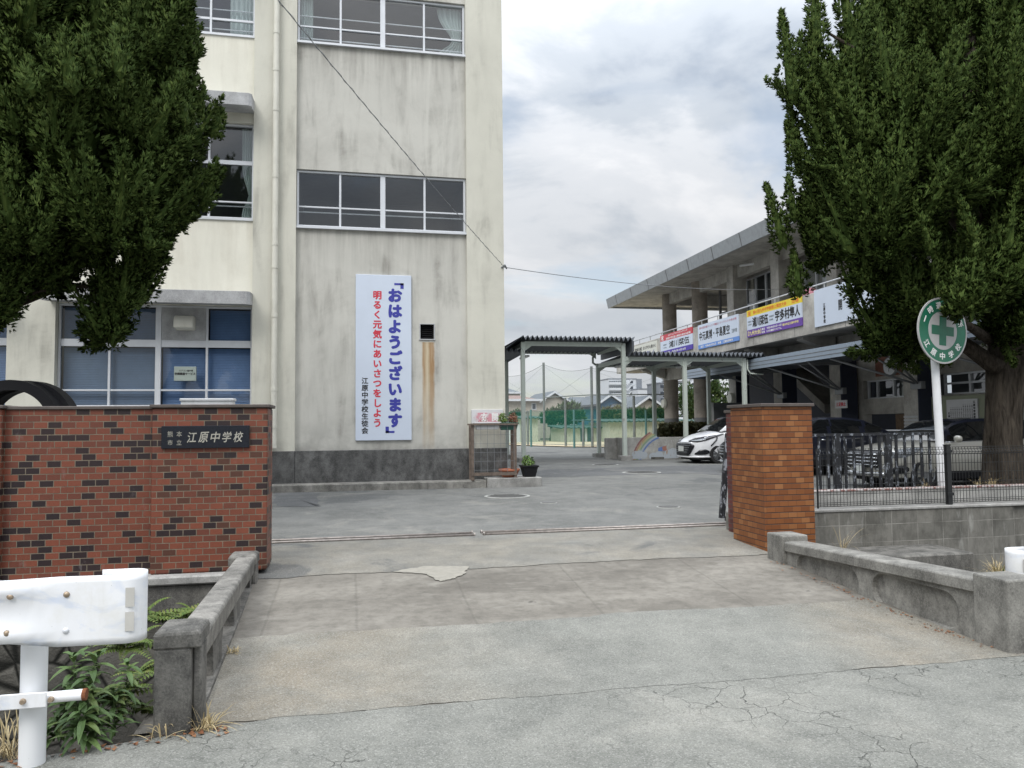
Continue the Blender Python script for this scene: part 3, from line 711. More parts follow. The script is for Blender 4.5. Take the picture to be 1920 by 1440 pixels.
manhole(1253, 951, .22, .17, 'small round cover in the open asphalt near the gate')
manhole(1135, 875, .30, .36, 'far thin manhole ring at the foot of the canopy posts')
# ------------------------------------------------------------------ guard rails at the road edge
M['rail_white'] = None
def rail_mat():
    n = NT('rail_white_paint'); c = n.ramp(n.noise(3, 5), (.3, (.66, .67, .69)), (.7, (.74, .75, .77)))
    smear = n.math('MULTIPLY', n.ramp(n.noise(4.2, 5, .6, n.map(loc=(1.3, 0, 4.1), scale=(1.1, 1, 1.8)), .8), (.52, 0.), (.66, 1.)), n.ramp(n.noise(1.4, 2), (.35, 0.), (.55, 1.)))
    c = n.mix(n.math('MULTIPLY', smear, .38), c, (.36, .46, .66))
    c = n.mix(n.math('MULTIPLY', n.ramp(n.noise(2.7, 6, .7, n.map(loc=(5, 0, 1))), (.5, 0.), (.7, 1.)), .35), c, (.55, .53, .44))
    c = n.mix(n.ramp(n.noise(21, 7, .75), (.665, 0.), (.69, .9)), c, (.07, .06, .055)); c = n.mix(n.math('MULTIPLY', n.ramp(n.noise(6, 7, .7, n.map(scale=(1, 1, .2))), (.55, 0.), (.75, 1.)), .3), c, (.42, .38, .30))
    n.bump(n.noise(25, 4), .06, .004); return n.out(c, .38)
M['rail_white'] = rail_mat(); M['post_white'] = peel('post_white', (.68, .69, .70), (.05, .045, .04), .70, 22)
M['sticker'] = plain('sticker', (.44, .43, .40), .5, var=.12)
M['bolt'] = plain('bolt', (.32, .25, .18), .45, .5, var=.25, scale=60)
def guard_rail(label, xe, y0, dirx, length, zc, slope, posts, pipe=True):
    """pressed-steel beam that ends in a rolled-back loop at xe; dirx = side the beam runs to"""
    t = thing('guard_rail', label, 'guard rail', (xe, y0, 0))
    h = .145; n = 9
    prof = [(-h, .035), (-h+.01, .0), (-h*.62, -.008), (-h*.45, .012), (h*.45, .012), (h*.62, -.008), (h-.01, .0), (h, .035)]
    flat = [(-h*1.12, .0), (-h*.9, .0), (-h*.6, .0), (-h*.4, .0), (h*.4, .0), (h*.6, .0), (h*.9, .0), (h*1.12, .0)]
    def row(x, y, k, ang, z):   # ang: beam heading, k: 0 pressed section .. 1 flat strip
        nx, ny = -math.sin(ang), -math.cos(ang)
        out = []
        for (a, b), (c, d) in zip(prof, flat):
            hh = a+(c-a)*k; dd = b+(d-b)*k
            out.append((x-nx*dd, y-ny*dd, z+hh))
        return out
    rows = [];  r = .085
    xs = [length, length*.5, .62, .5, .42, .36, .28, .2, .12, .0]
    for s in xs:
        k = min(1, max(0, (.5-s)/.22)); rows.append(row(xe+dirx*(s+r), y0+slope*0, k, 0, zc+slope*s))
    for i in range(1, 13):
        a = math.pi*i/12; cx = xe+dirx*r; x = cx-dirx*r*math.sin(a); y = y0+r-r*math.cos(a)
        rows.append([(x, y, zc+(c)) for (c, d) in flat])
    rows.append([(xe+dirx*(r+.14), y0+2*r, zc+c) for c, d in flat])
    m = MB(); vs = [p for rw in rows for p in rw]; w = len(prof)
    m.add(vs, [(i*w+j, (i+1)*w+j, (i+1)*w+j+1, i*w+j+1) for i in range(len(rows)-1) for j in range(w-1)])
    o = m.build('beam', M['rail_white'], t, smooth=True); so_ = o.modifiers.new('thickness', 'SOLIDIFY'); so_.thickness = .006; so_.offset = 0
    # lap joint, bolts and reflective stickers
    for s, dz in ((.57, .078), (.33, .078), (.33, -.09), (.58, -.09)):
        x = xe+dirx*s; mb = MB(); mb.lathe([(.015, 0), (.0135, .006), (.008, .010), (.001, .012)], (0, 0, 0), 14)
        mb.v = [(x+p[0], y0-.002-p[2], zc+slope*s+dz+p[1]) for p in mb.v]; mb.build('bolt', M['bolt'] if (s, dz) != (.33, -.09) else M['alu'], t, smooth=True)
    for dz in (.055, -.06):
        x = xe+dirx*.055; MB().box(x-.018, x+.022, y0-.004, y0-.0015, zc+dz-.045, zc+dz+.045).build('reflector', M['sticker'], t)
    for (px, zb) in posts:
        MB().cyl((px, y0+.17, zb), (px, y0+.17, zc+.02), .058, n=24).build('post', M['post_white'], t, smooth='auto')
        if pipe:
            z = .335
            MB().tube([(px-dirx*.26, y0+.085, z), (px+dirx*1.4, y0+.085, z-.02)], .026, 14).build('lower_pipe', M['rail_white'], t, smooth='auto')
            MB().cyl((px-dirx*.262, y0+.085, z), (px-dirx*.245, y0+.085, z), .0275, n=14).build('pipe_rust', M['rust'], t)
            MB().box(px-.10, px+.10, y0+.045, y0+.053, z-.036, z+.036).build('bracket', M['rail_white'], t, bevel=.004)
            for k in (-.12, 0, .12):
                MB().cyl((px+k, y0+.046, z), (px+k, y0+.030, z), .015, .011, n=10).build('bolt', M['bolt'], t, smooth='auto')
a = on_y(266, 1140, 4.05)
guard_rail('white guard rail with a rolled end and faded blue smears above the weeds', a.x, 4.05, -1, 4.0, a.z, .012, [(on_y(63, 1300, 4.22).x, -.02), (-4.2, -.02)])
a = on_y(1911, 1075, 4.9)
guard_rail('white guard rail end just beyond the grey parapet with oval panels', a.x, 4.9, 1, 4.0, a.z, .0, [(a.x+1.1, -.3)], pipe=False)

# ------------------------------------------------------------------ retaining wall, fence and sliding gate to the right
def blocks_mat():
    n = NT('block_wall'); X, Y, Z = n.xyz(); wb = n.math('MULTIPLY', n.math('SUBTRACT', n.noise(7, 3), .5), .018); vec = n.comb(n.math('ADD', X, wb), n.math('ADD', Z, wb), 0.)
    b = n.nd('ShaderNodeTexBrick', offset=0.0); n.L(vec, b.inputs['Vector']); b.inputs['Scale'].default_value = 1.
    b.inputs['Brick Width'].default_value = .40; b.inputs['Row Height'].default_value = .235; b.inputs['Mortar Size'].default_value = .004
    b.inputs['Color1'].default_value = (0, 0, 0, 1); b.inputs['Color2'].default_value = (1, 1, 1, 1); b.inputs['Mortar'].default_value = (.5, .5, .5, 1)
    c = n.ramp(b.outputs['Color'], (0., (.15, .146, .13)), (1., (.215, .207, .185)))
    wash = n.ramp(n.noise(6, 6, .65, n.map(scale=(1, 1, .3))), (.47, 0.), (.68, 1.))
    c = n.mix(n.math('MULTIPLY', wash, .75), c, (.07, .068, .06)); c = n.mix(n.math('MULTIPLY', n.ramp(n.noise(9, 5, .6, n.map(scale=(1, 1, .22), loc=(3, 1, 1))), (.58, 0.), (.7, 1.)), .5), c, (.42, .42, .39))
    c = n.mix(n.math('MULTIPLY', n.noise(50, 4, .7), .3), c, (.10, .095, .085)); c = n.mix(n.math('MULTIPLY', b.outputs['Fac'], n.ramp(n.noise(3.5, 5, .6), (.36, .15), (.60, .85))), c, (.33, .32, .29)); c = n.mix(n.math('MULTIPLY', n.ramp(n.noise(2.3, 7, .7, n.map(loc=(4, 0, 9))), (.48, 0.), (.66, 1.)), .6), c, (.06, .058, .05))
    n.bump(n.math('ADD', n.math('MULTIPLY', b.outputs['Fac'], -.6), n.math('MULTIPLY', n.noise(60, 5), .5)), .5, .006)
    return n.out(c, .9, spec=.25)
M['blocks'] = blocks_mat()
FY = 9.42; RT = on_y(1700, 951, FY-.12).z
t = thing('retaining_wall', 'mottled grey concrete block wall under the black mesh fence', 'retaining wall', (7, FY, -1.5))
MB().box(PX1-.35, 9.15, FY-.10, FY+.18, -1.6, RT-.035).build('block_face', M['blocks'], t)
MB().box(9.15, 24, FY-.06, FY+.18, -1.6, RT-.035).build('block_face', M['blocks'], t)
MB().box(PX1-.35, 24, FY-.115, FY+.18, RT-.035, RT).build('coping', M['conc_mid'], t, bevel=.006)
# concrete culvert box standing in the ditch
a = on_y(1720, 1018, 9.3)
t = thing('culvert_box', 'long low concrete culvert box in the ditch behind the parapet with oval panels', 'culvert', (7, 8.9, -1.5))
MB().prism([(PX1-.3, -1.5), (on_y(1822, 1060, 8.55).x, -1.5), (on_y(1828, 1050, 8.55).x, on_y(1700, 1042, 8.55).z), (PX1-.3, on_y(1700, 1042, 8.55).z)], 'y', 8.55, FY-.105).build('box', M['conc_dark'], t, bevel=.02)
# black mesh fence
M['fence'] = plain('fence_black', (.014, .015, .016), .45)
ft = on_y(1778, 838, FY).z; fb = RT+.03
fx = on_y(1778, 900, FY).x
t = thing('mesh_fence', 'black welded mesh fence on top of the grey block wall', 'fence', (7, FY, RT))
x0 = on_y(1531, 900, FY).x
for px in (fx, fx+2.0, fx+4.0):
    m = MB(); m.box(px-.03, px+.03, FY-.028, FY+.032, RT-.02, ft+.02); m.box(px-.036, px+.036, FY-.034, FY+.038, ft+.02, ft+.035)
    for zz in (fb+.12, ft-.06): m.box(px-.05, px+.05, FY-.045, FY-.028, zz-.02, zz+.02)
    m.build('post', M['fence'], t)
for (a0, a1) in ((x0, fx-.035), (fx+.035, fx+1.965), (fx+2.035, fx+3.965)):
    m = MB(); k = int((a1-a0)/.05)
    for i in range(k+1):
        x = a0+(a1-a0)*i/k; m.tube([(x, FY, fb), (x, FY, ft-.10), (x, FY-.03, ft-.07), (x, FY, ft-.03), (x, FY, ft)], .0034, 4)
    zs = [fb, fb+.05, fb+.025, ft, ft-.03, ft-.10] + [fb+.16+i*.13 for i in range(5)]
    for zz in zs: m.bar((a0, FY-.004, zz), (a1, FY-.004, zz), .0065)
    m.bar((a0, FY-.03, ft-.07), (a1, FY-.03, ft-.07), .008); m.bar((a0+.01, FY, fb-.02), (a0+.01, FY, ft), .018); 
    m.build('mesh_panel', M['fence'], t)
# low kerb wall behind the fence
M['coping_pink'] = peel('pink_coping', (.50, .46, .44), (.26, .13, .11), .5, 5)
LY = 9.66; lz = on_y(1700, 915, LY).z
t = thing('planter_wall', 'low pale grey wall with a pinkish top behind the mesh fence', 'low wall', (8, LY, .2))
MB().box(x0-.02, 24, LY, LY+.14, .2, lz-.022).build('wall_face', M['conc_pale'], t)
MB().box(x0-.02, 24, LY-.012, LY+.15, lz-.022, lz).build('coping', M['coping_pink'], t, bevel=.004)
structure('planting_bed', MB().add([(7.8, LY+.14, lz-.10), (26, LY+.14, lz-.10), (26, 12.4, .40), (24, 12.7, .05), (9.6, 12.7, .08), (8.6, 12.2, .17), (8.2, 11.2, .25)], [(0, 1, 2, 3, 4, 5, 6)]), M['soil'], fix=False)
# old sliding gate parked along its rail
M['gate_paint'] = peel('peeling_gate_paint', (.010, .011, .014), (.20, .22, .25), .55, 13)
GY = 10.03; gt = on_y(1640, 812, GY).z; gxl = 5.16; gxr = on_y(1762, 860, GY).x
t = thing('sliding_gate', 'old black sliding gate with peeling paint parked behind the orange pillar', 'gate', (7, GY, .2))
MB().box(5.6, gxr, GY-.03, GY+.03, gt-.035, gt).build('top_rail', M['gate_paint'], t)
MB().box(5.12, gxr, GY-.035, GY+.035, .26, .32).build('bottom_rail', M['gate_paint'], t)
n = 22; 
for i in range(n):
    x = 5.62+(gxr-5.65)*i/(n-1)
    if i in (9, 15): 
        MB().box(x-.045, x+.045, GY-.035, GY+.035, .32, gt-.035).build('stile', M['gate_paint'], t)
    else:
        MB().box(x-.018, x+.018, GY-.012, GY+.012, .32, gt-.035).build('bar', M['gate_paint'], t)
m = MB(); m.bar((5.06, GY, .30), (5.19, GY, gt+.02), .075, .05, (0, 1, 0)); m.build('end_stile', peel('peeled_end', (.014, .015, .018), (.27, .28, .31), .53, 11), t)
for x in (5.27, 8.0):
    MB().cyl((x, GY-.03, .255), (x, GY+.03, .255), .055, n=20).build('wheel', M['rubber'], t, smooth='auto')

# ------------------------------------------------------------------ round evacuation-site sign on a white pole
b0 = on_y(1767, 917, 9.86); p1 = on_y(1753, 680, 9.86)
t = thing('round_sign', 'round green sign with a green cross on a leaning white pole', 'sign', (b0.x, 9.86, .35))
lean = (p1-b0)
MB().cyl(b0-lean*.25, b0+lean*1.30, .058, .054, n=20).build('pole', M['white_paint'], t, smooth='auto')
M['sign_green'] = plain('sign_green', (.012, .13, .075), .4, var=.18, scale=4, dirt=.4, dirtcol=(.05, .10, .05))
M['sign_white'] = plain('sign_white', (.40, .40, .40), .45, var=.06, dirt=.3, dirtcol=(.25, .24, .20))
yaw = R_(9); nrm = Vector((math.sin(yaw), -math.cos(yaw), 0)).normalized(); axx = Vector((math.cos(yaw), math.sin(yaw), 0)); tilt = R_(-4)
axx2 = axx*math.cos(tilt)+Vector((0, 0, 1))*math.sin(tilt); ayy = nrm.cross(axx2)*-1; ayy = axx2.cross(nrm)*-1
if ayy.z < 0: ayy = -ayy
cen = on_y(1767, 620, 9.70); R0 = .485
def disc(m, r0, r1, d0, d1, n=56):
    vs = []
    for (r, d) in ((r0, d0), (r1, d0), (r1, d1), (r0, d1)):
        for i in range(n):
            a = 2*math.pi*i/n; vs.append(cen+axx2*(r*math.cos(a))+ayy*(r*math.sin(a))+nrm*d)
    m.add(vs, [(j*n+i, j*n+(i+1) % n, ((j+1) % 4)*n+(i+1) % n, ((j+1) % 4)*n+i) for j in range(4) for i in range(n)])
m = MB(); disc(m, .001, R0*.955, -.002, .004); m.build('disc', M['sign_green'], t)
m = MB(); disc(m, R0*.95, R0, -.012, .008); m.build('rim', M['sign_white'], t)
m = MB(); disc(m, .001, R0*.58, .0045, .0065); m.build('inner_disc', M['sign_white'], t)
m = MB(); 
def crossbox(m, u0, u1, v0, v1, d0, d1):
    P = lambda u, v, d: cen+axx2*(u*R0)+ayy*(v*R0)+nrm*d
    m.add([P(u0, v0, d0), P(u1, v0, d0), P(u1, v1, d0), P(u0, v1, d0), P(u0, v0, d1), P(u1, v0, d1), P(u1, v1, d1), P(u0, v1, d1)], [(0, 3, 2, 1), (4, 5, 6, 7), (0, 1, 5, 4), (1, 2, 6, 5), (2, 3, 7, 6), (3, 0, 4, 7)])
crossbox(m, -.14, .14, -.45, .45, .0068, .009); crossbox(m, -.45, -.14, -.14, .14, .0068, .009); crossbox(m, .14, .45, -.14, .14, .0068, .009)
m.build('cross', M['sign_green'], t)
m = MB()
for s_, a0, a1, flip in (('一時避難場所', 158, 22, 1), ('江原中学校', 215, 325, -1)):
    k = len(s_)
    for i, ch in enumerate(s_):
        a = R_(a0+(a1-a0)*i/(k-1)); rad = axx2*math.cos(a)+ayy*math.sin(a); tan = (axx2*math.sin(a)-ayy*math.cos(a))*flip
        write(m, ch, cen+rad*R0*.77+nrm*.0048, tan, rad*flip, nrm, R0*.20, R0*(.20 if ch != '一' else .03), .003)
m.build('lettering', M['letter_white'], t, fix=False)
m = MB(); m.bar(cen-nrm*.015-axx2*.02, cen-nrm*.015+ayy*.2-axx2*.02, .06, .02); m.build('bracket', M['alu_dull'], t)
# ------------------------------------------------------------------ school building, left
FYP = 17.0
M['fac_panel'] = facade('facade_panel', (.515, .507, .465), .68, (.20, .19, .17), sills=(5.9, 9.98), rust=(1.52, 1.82, 3.48, 1.25), low=(1.1, 1.9, .55))
M['fac_cream'] = facade('facade_cream', (.70, .685, .60), .25, (.33, .29, .22), sills=(5.99, 9.99))
M['fac_pier'] = facade('facade_pier', (.57, .56, .49), .5, (.20, .19, .165), lo=.48)
M['plinth'] = concrete('plinth_concrete', (.13, .13, .127), (.022, .022, .022), streak=.7, mott=.7, vscale=.5, lo=.42)
M['hood'] = concrete('hood_concrete', (.36, .365, .37), (.18, .18, .18), streak=.3, mott=.35)
M['pipe_cream'] = plain('pipe_cream', (.60, .59, .52), .55, var=.06, dirt=.25, dirtcol=(.3, .28, .22))
B = thing('school_building', 'cream concrete school building with dirty render and grey windows', 'building', (-2, 17.5, .3))
TOP = 15.6
def wallpiece(x0, x1, y0, y1, z0, z1, mat, name='wall'):
    return MB().box(x0, x1, y0, y1, z0, z1).build(name, mat, B)
ZS = [(2.05, 4.19), (6.04, 8.13), (10.03, 12.15)]
PR0, PR1 = -2.03, -1.152; CR0, CR1 = 2.533, 3.37
wallpiece(PR0, PR1, 16.90, 17.3, 1.13, TOP, M['fac_pier'], 'pier')
wallpiece(CR0, CR1, 16.90, 27.0, 1.13, TOP, M['fac_pier'], 'pier')
# stained panel between the piers, with two window strips and a vent hole
VX0, VX1, VZ0, VZ1 = 1.50, 1.80, 3.545, 3.87
for z0, z1 in ((1.13, VZ0), (VZ1, 5.93), (7.20, 10.0), (11.24, TOP)):
    wallpiece(PR1, CR0, 17.0, 17.3, z0, z1, M['fac_panel'])
wallpiece(PR1, VX0, 17.0, 17.3, VZ0, VZ1, M['fac_panel']); wallpiece(VX1, CR0, 17.0, 17.3, VZ0, VZ1, M['fac_panel'])
m = MB(); m.box(VX0, VX1, 17.24, 17.29, VZ0, VZ1); m.build('vent_back', M['dark'], B)
m = MB(); f = .018
m.box(VX0-f, VX1+f, 16.985, 17.03, VZ1, VZ1+f).box(VX0-f, VX0, 16.985, 17.03, VZ0, VZ1).box(VX1, VX1+f, 16.985, 17.03, VZ0, VZ1).box(VX0-.03, VX1+.03, 16.975, 17.03, VZ0-.022, VZ0)
m.build('vent_frame', M['alu_dull'], B)
m = MB(); 
for i in range(7): zz = VZ0+.03+i*.045; m.quad((VX0+.005, 17.05, zz), (VX1-.005, 17.05, zz), (VX1-.005, 17.09, zz+.03), (VX0+.005, 17.09, zz+.03))
m.build('vent_louvre', M['black'], B)
# left bays
bays = [(-5.793, PR0), (-10.45, -6.66)]
for x0, x1 in ((-6.66, -5.793), (-11.4, -10.45)): wallpiece(x0, x1, 16.93, 17.3, 1.13, TOP, M['fac_pier'], 'pier')
for (x0, x1) in bays:
    for z0, z1 in ((1.13, ZS[0][0]), (ZS[0][1], ZS[1][0]), (ZS[1][1], ZS[2][0]), (ZS[2][1], TOP)):
        wallpiece(x0, x1, 17.0, 17.3, z0, z1, M['fac_cream'])
    for zb in (4.14, 8.28, 12.3):
        m = MB(); c = .05
        m.add([(x0-.1, 16.42, zb), (x1-c, 16.42, zb), (x1+.01, 16.42+c, zb+.0), (x1+.01, 16.995, zb+.06), (x0-.1, 16.995, zb+.06), (x0-.1, 16.42, zb+.27), (x1-c, 16.42, zb+.27), (x1+.01, 16.42+c, zb+.27), (x1+.01, 16.995, zb+.31), (x0-.1, 16.995, zb+.31)], [(4, 3, 2, 1, 0), (5, 6, 7, 8, 9), (0, 1, 6, 5), (1, 2, 7, 6), (2, 3, 8, 7), (3, 4, 9, 8), (4, 0, 5, 9)])
        m.build('window_hood', M['hood'], B, bevel=.006)
MB().box(-11.4, PR1, 16.86, 17.3, .40, 1.13).box(PR1, CR0, 16.88, 17.3, .40, 1.13).box(CR0, CR1+.04, 16.86, 27.0, .25, 1.13).build('plinth', M['plinth'], B, bevel=.008)
MB().box(-11.4, CR0, 26.7, 27.0, .3, TOP).box(-11.4, -11.2, 17.3, 26.7, .3, TOP).build('rear_wall', M['fac_cream'], B)
MB().box(-11.6, CR1+.2, 16.7, 27.2, TOP, TOP+.3).build('roof', M['hood'], B)
def window(x0, x1, z0, z1, y, mull, hb, heavy=None, glassm='glass', blind=None, curt=(), solid=None, sill=True, rails=(), parent=None, depth=2.6, axis='y', frame='alu'):
    parent = parent or B
    """mull: x of the uprights; hb: z of the cross bars; rails: safety rails inside"""
    fw = .045; m = MB(); fy0, fy1 = y-.01, y+.06
    m.box(x0, x1, fy0, fy1, z0, z0+fw).box(x0, x1, fy0, fy1, z1-fw, z1).box(x0, x0+fw, fy0, fy1, z0+fw, z1-fw).box(x1-fw, x1, fy0, fy1, z0+fw, z1-fw)
    for mx in mull:
        w = .11 if heavy and abs(mx-heavy) < .02 else .045
        m.box(mx-w/2, mx+w/2, fy0-.004 if w > .1 else fy0+.006, fy1-.004, z0+fw, z1-fw)
    for hz, hw in hb: m.box(x0+fw, x1-fw, fy0+.012, fy1-.008, hz-hw/2, hz+hw/2)
    wn = m.build('window', M[frame], parent, bevel=.003)
    if sill: MB().box(x0-.02, x1+.02, y-.13, y+.08, z0-.05, z0-.002).build('sill', M[frame], wn)
    g = MB(); xs = [x0]+sorted(mull)+[x1]
    for a, b in zip(xs[:-1], xs[1:]):
        if solid and solid[0]-.05 < (a+b)/2 < solid[1]+.05: continue
        yy = y+.028+(.012 if xs.index(a) % 2 else 0); g.quad((a+.01, yy, z0+.01), (b-.01, yy, z0+.01), (b-.01, yy, z1-.01), (a+.01, yy, z1-.01))
    g.build('pane', M[glassm], wn, fix=False)
    for rz in rails: MB().cyl((x0+.03, y+.10, rz), (x1-.03, y+.10, rz), .014, n=8).build('safety_rail', M['white_paint'], wn)
    r = MB(); d = y+depth
    r.quad((x0, d, z0-.4), (x1, d, z0-.4), (x1, d, z1+.1), (x0, d, z1+.1)).quad((x0, y+.3, z1+.02), (x1, y+.3, z1+.02), (x1, d, z1+.1), (x0, d, z1+.1))
    r.quad((x0, y+.3, z0-.4), (x1, y+.3, z0-.4), (x1, d, z0-.4), (x0, d, z0-.4)).quad((x0, y+.3, z0-.4), (x0, d, z0-.4), (x0, d, z1+.1), (x0, y+.3, z1+.1)).quad((x1, y+.3, z0-.4), (x1, d, z0-.4), (x1, d, z1+.1), (x1, y+.3, z1+.1))
    r.build('room', M['roomdark'], wn, fix=False)
    for (c0, c1, gather, zg) in curt:
        m = MB(); n = 40; rows = 14; vs = []
        for j in range(rows+1):
            t_ = j/rows; zz = z1-.03+(z0+.03-z1)*t_
            k = 1.0
            if gather: k = 1-(.62*math.exp(-((zz-zg)/(.36 if zz > zg else .2))**2))
            for i in range(n+1):
                u = i/n; xx = (c1-(c1-c0)*(1-u)*k) if gather != 'L' else (c0+(c1-c0)*u*k)
                vs.append((xx, y+.16+.030*math.sin(u*34+1.3*math.sin(u*9)+.8*t_), zz))
        m.add(vs, [(j*(n+1)+i, j*(n+1)+i+1, (j+1)*(n+1)+i+1, (j+1)*(n+1)+i) for j in range(rows) for i in range(n)])
        m.build('curtain', M['curtain'], wn, smooth=True, fix=False)
    if blind:
        for (a, b, zz0, zz1, mt) in blind:
            m = MB(); n = int((zz1-zz0)/.034)
            for i in range(n):
                q = zz0+(zz1-zz0)*i/n; m.quad((a, y+.125, q), (b, y+.125, q), (b, y+.138, q+.033), (a, y+.138, q+.033))
            m.build('blind', M[mt], wn, fix=False)
    return wn
px = lambda x, z=6.5: on_y(x, 720, FYP).x
zz = lambda x, y: on_y(x, y, FYP).z
# upper strips of the stained panel
c = [-1.152+.92*k for k in (1, 2, 3)]
window(PR1+.005, CR0-.005, 5.95, 7.19, 17.06, c, [(zz(556, 385), .032), ], heavy=c[1], rails=(zz(556, 393), ))
window(PR1+.005, CR0-.005, 10.03, 11.23, 17.06, c, [(zz(560, 45), .032)], heavy=c[1], rails=(zz(560, 22), zz(560, 41), zz(560, 64)), curt=((-1.10, -.83, None, 0), (CR0-.62, CR0-.06, 'R', 10.45)))
# left bays
for bi, (x0, x1) in enumerate(bays):
    w4 = (x1-x0-.16)/4; mid = x0+.06+2*w4+.03; ms = [x0+.06+w4, mid, mid+.05+w4]
    zt = 3.39
    bl = []
    a1, b1 = x0+.07, x1-.05
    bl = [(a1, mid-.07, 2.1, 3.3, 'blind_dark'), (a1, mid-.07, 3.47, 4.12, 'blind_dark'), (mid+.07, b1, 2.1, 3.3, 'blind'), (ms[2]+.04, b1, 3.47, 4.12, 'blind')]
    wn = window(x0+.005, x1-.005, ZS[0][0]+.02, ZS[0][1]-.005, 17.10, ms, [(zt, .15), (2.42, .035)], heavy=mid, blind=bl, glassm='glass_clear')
    # solid panel with an exhaust hood
    MB().box(mid+.06, ms[2]-.025, 17.085, 17.14, 3.465, 4.14).build('blank_panel', M['hood'], wn)
    if bi == 0:
        hx = (mid+ms[2])/2+.06; m = MB(); m.prism([(17.085, 3.66), (16.80, 3.69), (16.80, 3.86), (16.87, 3.95), (17.085, 3.95)], 'x', hx-.19, hx+.19); h = m.build('exhaust_hood', M['pipe_cream'], wn, bevel=.02)
    window(x0+.005, x1-.005, ZS[1][0]+.02, ZS[1][1]-.005, 17.10, ms, [(zz(478, 304), .09), (zz(478, 378), .03)], heavy=mid, rails=(zz(478, 384),), curt=((x1-.28, x1-.05, 'R', 6.6),) if bi == 0 else ())
    window(x0+.005, x1-.005, ZS[2][0]+.02, ZS[2][1]-.005, 17.10, ms, [(zz(400, 30), .05)], heavy=mid, rails=(zz(400, 8), zz(400, 45)), curt=((x1-.55, x1-.05, None, 0),) if bi == 0 else ())
# downpipe
dx = on_y(516, 400, 16.8).x
m = MB().cyl((dx, 16.81, 1.2), (dx, 16.81, TOP), .062, n=18); dp = m.build('downpipe', M['pipe_cream'], B, smooth='auto')
for y in (60, 130, 205, 330, 457, 500, 592, 730, 800):
    z_ = on_y(516, y, 16.8).z; MB().cyl((dx, 16.81, z_-.035), (dx, 16.81, z_+.035), .069, n=18).build('pipe_joint', M['pipe_cream'], dp, smooth='auto')
# pale notice fixed to the ground-floor glazing
a, b = on_y(326, 687, 17.0), on_y(367, 714, 17.0)
t = thing('notice_board', 'small pale green notice fixed to the blue ground floor window', 'notice', ((a.x+b.x)/2, 17.0, b.z))
M['notice_pale'] = plain('notice_pale', (.30, .35, .32), .5, var=.05)
MB().box(a.x, b.x, 17.02, 17.085, b.z, a.z).build('board', M['notice_pale'], t, bevel=.004)
m = MB(); write(m, 'エアコン室外機', ((a.x+b.x)/2+.02, 17.019, a.z-.085), (1, 0, 0), (0, 0, 1), (0, -1, 0), .27, .035, .001); write(m, '空調機器サービス', ((a.x+b.x)/2, 17.019, a.z-.15), (1, 0, 0), (0, 0, 1), (0, -1, 0), .40, .05, .0022)
m.build('lettering', M['ink'], t, fix=False)
# outdoor unit whose lid shows over the brick wall
a, b = on_y(343, 748, 16.3), on_y(443, 757, 16.3)
t = thing('outdoor_unit', 'white air conditioner unit whose lid shows above the brick wall', 'air conditioner', ((a.x+b.x)/2, 16.3, .45))
MB().box(a.x+.02, b.x-.02, 16.0, 16.3, .5, a.z-.05).build('casing', M['white_paint'], t, bevel=.01)
MB().box(a.x, b.x, 15.98, 16.32, a.z-.05, a.z).build('lid', M['white_paint'], t, bevel=.008)
m = MB(); 
for i in range(12): m.box(a.x+.08, b.x-.3, 15.985, 15.998, .6+i*.08, .63+i*.08)
m.build('grille', M['alu_dull'], t)
MB().box(a.x+.1, a.x+.2, 16.0, 16.3, .3, .5).box(b.x-.2, b.x-.1, 16.0, 16.3, .3, .5).build('foot', M['conc_mid'], t)
# kerb along the foot of the building and the lighter concrete block
t = thing('building_kerb', 'long dark concrete kerb along the foot of the school building', 'kerb', (-2, 16.6, .3))
MB().prism([(-12, 16.5), (2.86, 16.42), (2.86, 16.87), (-12, 16.87)], 'z', .2, .455).build('kerb_body', M['conc'], t, bevel=.02)
t = thing('concrete_block', 'pale concrete block under the black flower pot', 'concrete block', (3.4, 16.7, .28))
MB().box(2.865, 4.06, 16.36, 17.25, .2, .50).build('block_body', M['conc_mid'], t, bevel=.015)

# ---- the big greeting banner
a, b = on_y(667, 514, 16.96), on_y(772, 825, 16.96); a.y = b.y = 16.96
t = thing('greeting_banner', 'tall white banner with a blue vertical greeting on the school wall', 'banner', ((a.x+b.x)/2, 16.96, b.z))
MB().box(a.x, b.x, 16.955, 16.998, b.z, a.z).build('panel', M['banner_white'], t, bevel=.006)
W, H = b.x-a.x, a.z-b.z
def A(u, v): return (a.x+W*u, 16.9535, a.z-H*v)       # u from the left, v from the top
NX, NZ, NY = (1, 0, 0), (0, 0, 1), (0, -1, 0)
cu = .700
m = MB(); s_ = 'おはようございます'; v0, v1 = .078, .930
write_down(m, s_, A(cu, v0), NX, NZ, NY, .315, (v1-v0)*H/len(s_), .019)
k = W*.085
def br(u0, u1, v0_, v1_): p, q = A(u0, v1_), A(u1, v0_); m.box(p[0], q[0], 16.9515, 16.9545, p[2], q[2])
br(.69, .86, .048, .060); br(.80, .86, .048, .082)         # opening corner bracket
br(.53, .69, .944, .956); br(.53, .59, .918, .956)         # closing corner bracket
m.build('lettering_blue', M['ink_blue'], t, fix=False)
m = MB(); s_ = '明るく元気にあいさつをしよう'; write_down(m, s_, A(.385, .095), NX, NZ, NY, .195, (.925-.095)*H/len(s_), .0075); m.build('lettering_red', M['ink_red'], t, fix=False)
m = MB(); s_ = '江原中学校生徒会'; write_down(m, s_, A(.165, .622), NX, NZ, NY, .145, (.962-.622)*H/len(s_), .004); m.build('lettering_black', M['ink'], t, fix=False)
